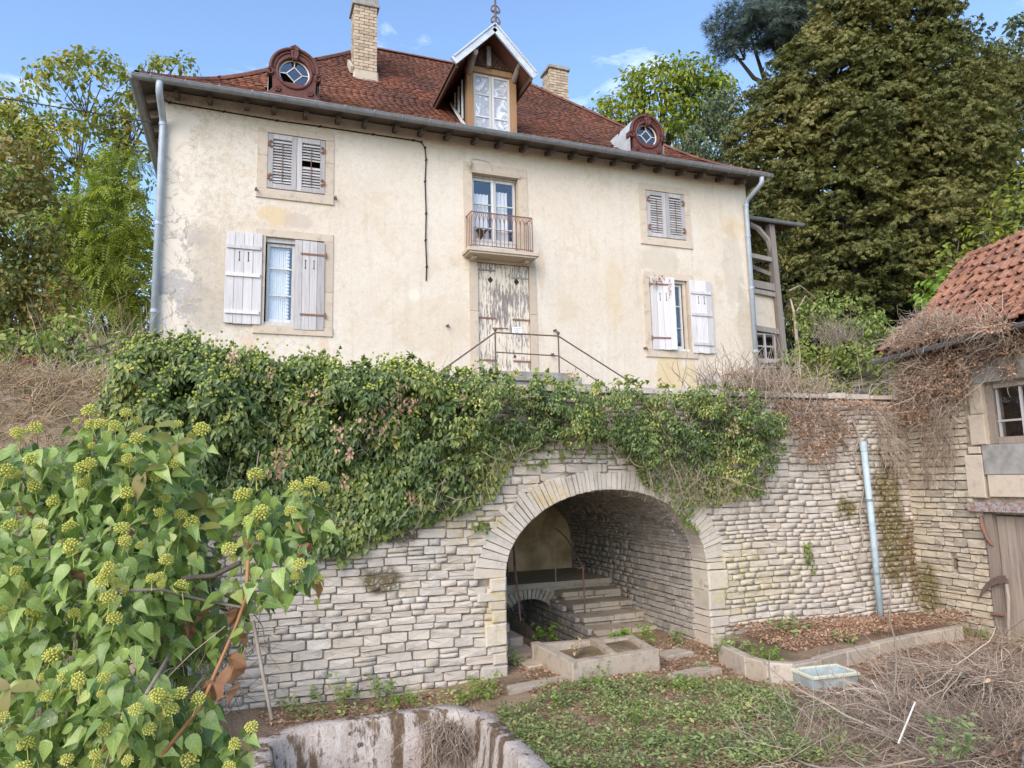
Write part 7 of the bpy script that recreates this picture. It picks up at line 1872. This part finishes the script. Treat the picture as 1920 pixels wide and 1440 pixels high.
# leaves clustered under the flower heads and over the bush
cent = [(x + random.uniform(-30, 30), y + random.uniform(15, 70)) for x, y in fl_px] + [tuple(p) for p in sample_poly(BUSH, 150)]
for cx_, cy_ in cent:
    D = bush_depth(cx_, cy_)
    for k in range(random.randint(7, 11)):
        a = random.uniform(0, 6.283); r = random.uniform(10, 60); x, y = cx_ + r * math.cos(a), cy_ + r * math.sin(a) * .8 + 8
        if not inside(BUSH, x, y): continue
        P = deep(x, y, D + random.uniform(-.05, .10))
        yd = np.array(CR * math.cos(a) * .8 + np.array([0, 0, -.35 - .3 * abs(math.sin(a))]) - CD * random.uniform(-.1, .5) + rng.normal(size=3) * .25)
        nz = -CD * .55 + np.array([0, 0, .75]) + rng.normal(size=3) * .32
        items.append((D, P, yd, nz, random.uniform(.024, .050) * (1 if D < 1.7 else 1.05)))
items.sort(key=lambda t: t[0])
Rm = along(np.array([t[2] for t in items]), np.array([t[3] for t in items]))
big = list(range(len(items))); random.shuffle(big); big = set(big[:300])
rest = [i for i in range(len(items)) if i not in big]
for i in big:
    D, P, yd, nz, s_ = items[i]; A = Matrix.Translation(P) @ Matrix(Rm[i].tolist()).to_4x4() @ Matrix.Diagonal((s_, s_, s_, 1))
    put('leaf', lme[i % 4], None, fb, M=A)
for k in range(4):
    ii = [i for i in rest if i % 4 == k]
    V = lme[k]; bv = np.array([v.co[:] for v in V.vertices]); bf = [tuple(p.vertices) for p in V.polygons]
    scatter('small_leaves', bv, bf, np.array([items[i][1] for i in ii]), Rm[ii], np.array([items[i][4] for i in ii]), M['bigleaf'], fb, True, kind='stuff', uv=True)
# darker inner layers so that the bush has a body
q = sample_poly(CORE, 2600); P = np.array([deep(x, y, bush_depth(x, y) + rng.uniform(.10, .55)) for x, y in q])
d = rng.normal(size=P.shape) * .6 + np.array([0, 0, -.5]); nn = rng.normal(size=P.shape) * .5 + np.array([-.1, -.5, .8])
bv = np.array([v.co[:] for v in lme[0].vertices]); bf = [tuple(p.vertices) for p in lme[0].polygons]
scatter('inner_leaves', bv, bf, P, along(d, nn), rng.uniform(.028, .052, len(P)), M['bigleaf'], fb, True, kind='stuff', uv=True)
# flower heads: a ball of florets on stalklets
hm = []
for s_ in range(3):
    r = np.random.default_rng(40 + s_); m_ = MB(); n2 = 62; ph = math.pi * (3 - 5 ** .5)
    for i in range(n2):
        z = 1 - 2 * (i + .5) / n2
        if z < -.75: continue
        rr = math.sqrt(1 - z * z); u_ = np.array([rr * math.cos(i * ph), rr * math.sin(i * ph), z]); c = u_ * r.uniform(.74, 1.06)
        o = [tuple(c + np.array(v) * r.uniform(.14, .19)) for v in UB[0][:]]
        m_.add(o, UB[1]); m_.tube([u_ * .1, c * .9], .028, 3)
    m_.tube([(0, 0, .0), (0.05, 0, -1.0), (.12, .05, -2.6)], .055, 5)
    me = m_.mesh('flower_head'); me.materials.append(M['floret']); hm.append(me)
for i, (x, y) in enumerate(fl_px):
    D = bush_depth(x, y) - .07; P = deep(x, y, D); s_ = random.uniform(.0115, .0175) * D / 1.5
    A = Matrix.Translation(P) @ Matrix.Rotation(random.uniform(-.4, .4), 4, 'X') @ Matrix.Rotation(random.uniform(-.4, .4), 4, 'Y') @ Matrix.Rotation(random.uniform(0, 6), 4, 'Z') @ Matrix.Diagonal((s_, s_ * random.uniform(.85, 1.05), s_ * random.uniform(.75, 1.0), 1))
    put('flower_head', hm[i % 3], None, fb, M=A)
for i in range(60):
    x, y = fl_px[i % len(fl_px)]; x += random.uniform(-30, 30); y += random.uniform(5, 45); D = bush_depth(x, y) - .03
    put('flower_bud', hm[i % 3], None, fb, M=Matrix.Translation(deep(x, y, D)) @ Matrix.Rotation(random.uniform(-.6, .6), 4, 'X') @ Matrix.Scale(random.uniform(.006, .010), 4))
# woody stems, running down to the ground
root = np.array([-.55, 1.9, 0.0])
for x, y in [(100, 900), (260, 860), (420, 930), (330, 1050), (150, 1080), (80, 1250), (250, 1250), (380, 1350), (460, 1400), (300, 1150)]:
    e = deep(x, y + 40, bush_depth(x, y) + .08); m1 = root * .35 + e * .65 + np.array([0, .15, -.18]) + rng.normal(size=3) * .05
    put('stem', MB().tube([root + rng.normal(size=3) * np.array([.25, .12, 0]), root * .7 + e * .3 + np.array([0, .12, 0]), m1, e], [.016, .012, .008, .003], 6).mesh('stem', True), M['palebark'], fb)
for P_, r, m_ in (([(220, 1108), (300, 1105), (380, 1125), (460, 1140)], .0032, 'palebark'), ([(465, 1050), (462, 1120), (440, 1180), (400, 1270), (380, 1320), (300, 1420)], .0042, 'orange'), ([(340, 1085), (400, 1080), (450, 1055)], .006, 'bark'), ([(475, 1165), (490, 1250), (510, 1350)], .0042, 'palebark'), ([(275, 1300), (320, 1225)], .004, 'palebark'), ([(560, 980), (568, 1000)], .003, 'orange')):
    if m_ == 'orange' and 'orange' not in M: M['orange'] = m_plain('orange_stem', (0.40, 0.20, 0.09), .6, .2, 20, .05)
    put('shoot', MB().tube([deep(x, y, bush_depth(x, y) - .04) for x, y in P_], r, 6).mesh('shoot', True), M[m_], fb)
tw = sample_poly([(300, 1000), (480, 1100), (460, 1250), (440, 1340), (250, 1300)], 260); TP = np.array([deep(x, y, bush_depth(x, y) + rng.uniform(.05, .35)) for x, y in tw])
twigs('twigs', TP, rng.normal(size=(len(TP), 3)) + np.array([0, 0, -.3]), rng.uniform(.05, .25, len(TP)), .0016, 'twig', fb, 5, .25, kind='stuff')
# withered and creeper leaves caught in it
CURL = poly_leaf([(.20, .05), (.32, .25), (.26, .5), (.12, .8), (0, 1.0)], -.9, .6)
m_ = MB(); m_.add([(x + random.uniform(-.09, .09), y + random.uniform(-.05, .05), z + random.uniform(-.16, .16)) for x, y, z in CURL[0]], CURL[1]); cme = m_.mesh('withered_leaf'); cme.materials.append(m_leaf('withered_big_leaf', [(0, (0.12, 0.06, 0.035)), (.5, (0.24, 0.125, 0.065)), (1, (0.36, 0.21, 0.12))], .7, .2, .2, per_obj=True, vein=True))
for x, y, s_ in [(250, 1010, .055), (240, 990, .05), (140, 1035, .04), (445, 1235, .075), (435, 1260, .07), (440, 1185, .06), (445, 1150, .05), (395, 1150, .05), (360, 1160, .055), (385, 1290, .055), (590, 1090, .055), (580, 1030, .045), (45, 965, .04), (355, 1180, .05), (130, 1080, .045), (460, 1020, .045), (450, 1290, .05), (230, 1380, .05)]:
    R1 = along(np.array([[random.uniform(-.4, .4), -.1, -1]]), rng.normal(size=(1, 3)) + np.array([[0, -1, 0]]))[0]
    put('withered_leaf', cme, None, fb, M=Matrix.Translation(deep(x, y - 12, bush_depth(x, y) - .03)) @ Matrix(R1.tolist()).to_4x4() @ Matrix.Scale(s_, 4))
CRP = poly_leaf([(.10, .08), (.22, .3), (.26, .5), (.2, .72), (.08, .9), (0, 1.0)], .2, .25); m_ = MB(); m_.add(*CRP); cr_ = m_.mesh('creeper_leaf', True)
cr_.materials.append(m_leaf('turning_creeper_leaf', [(0, (0.13, 0.17, 0.035)), (.4, (0.24, 0.25, 0.06)), (.75, (0.30, 0.23, 0.10)), (1, (0.34, 0.16, 0.10))], .5, .3, .4, per_obj=True))
for x, y, k in [(270, 880, 3), (330, 830, 3), (385, 950, 5), (290, 800, 2), (20, 1290, 3), (370, 990, 3)]:
    for i in range(k):
        a = i * 6.283 / k + .4; yd = CR * math.cos(a) + CU * math.sin(a) * .7 - CD * .3; R1 = along(yd[None], (-CD * .6 + np.array([0, 0, .8]))[None] + rng.normal(size=(1, 3)) * .15)[0]
        put('creeper_leaf', cr_, None, fb, M=Matrix.Translation(deep(x, y, bush_depth(x, y) - .05)) @ Matrix(R1.tolist()).to_4x4() @ Matrix.Scale(random.uniform(.05, .08), 4))
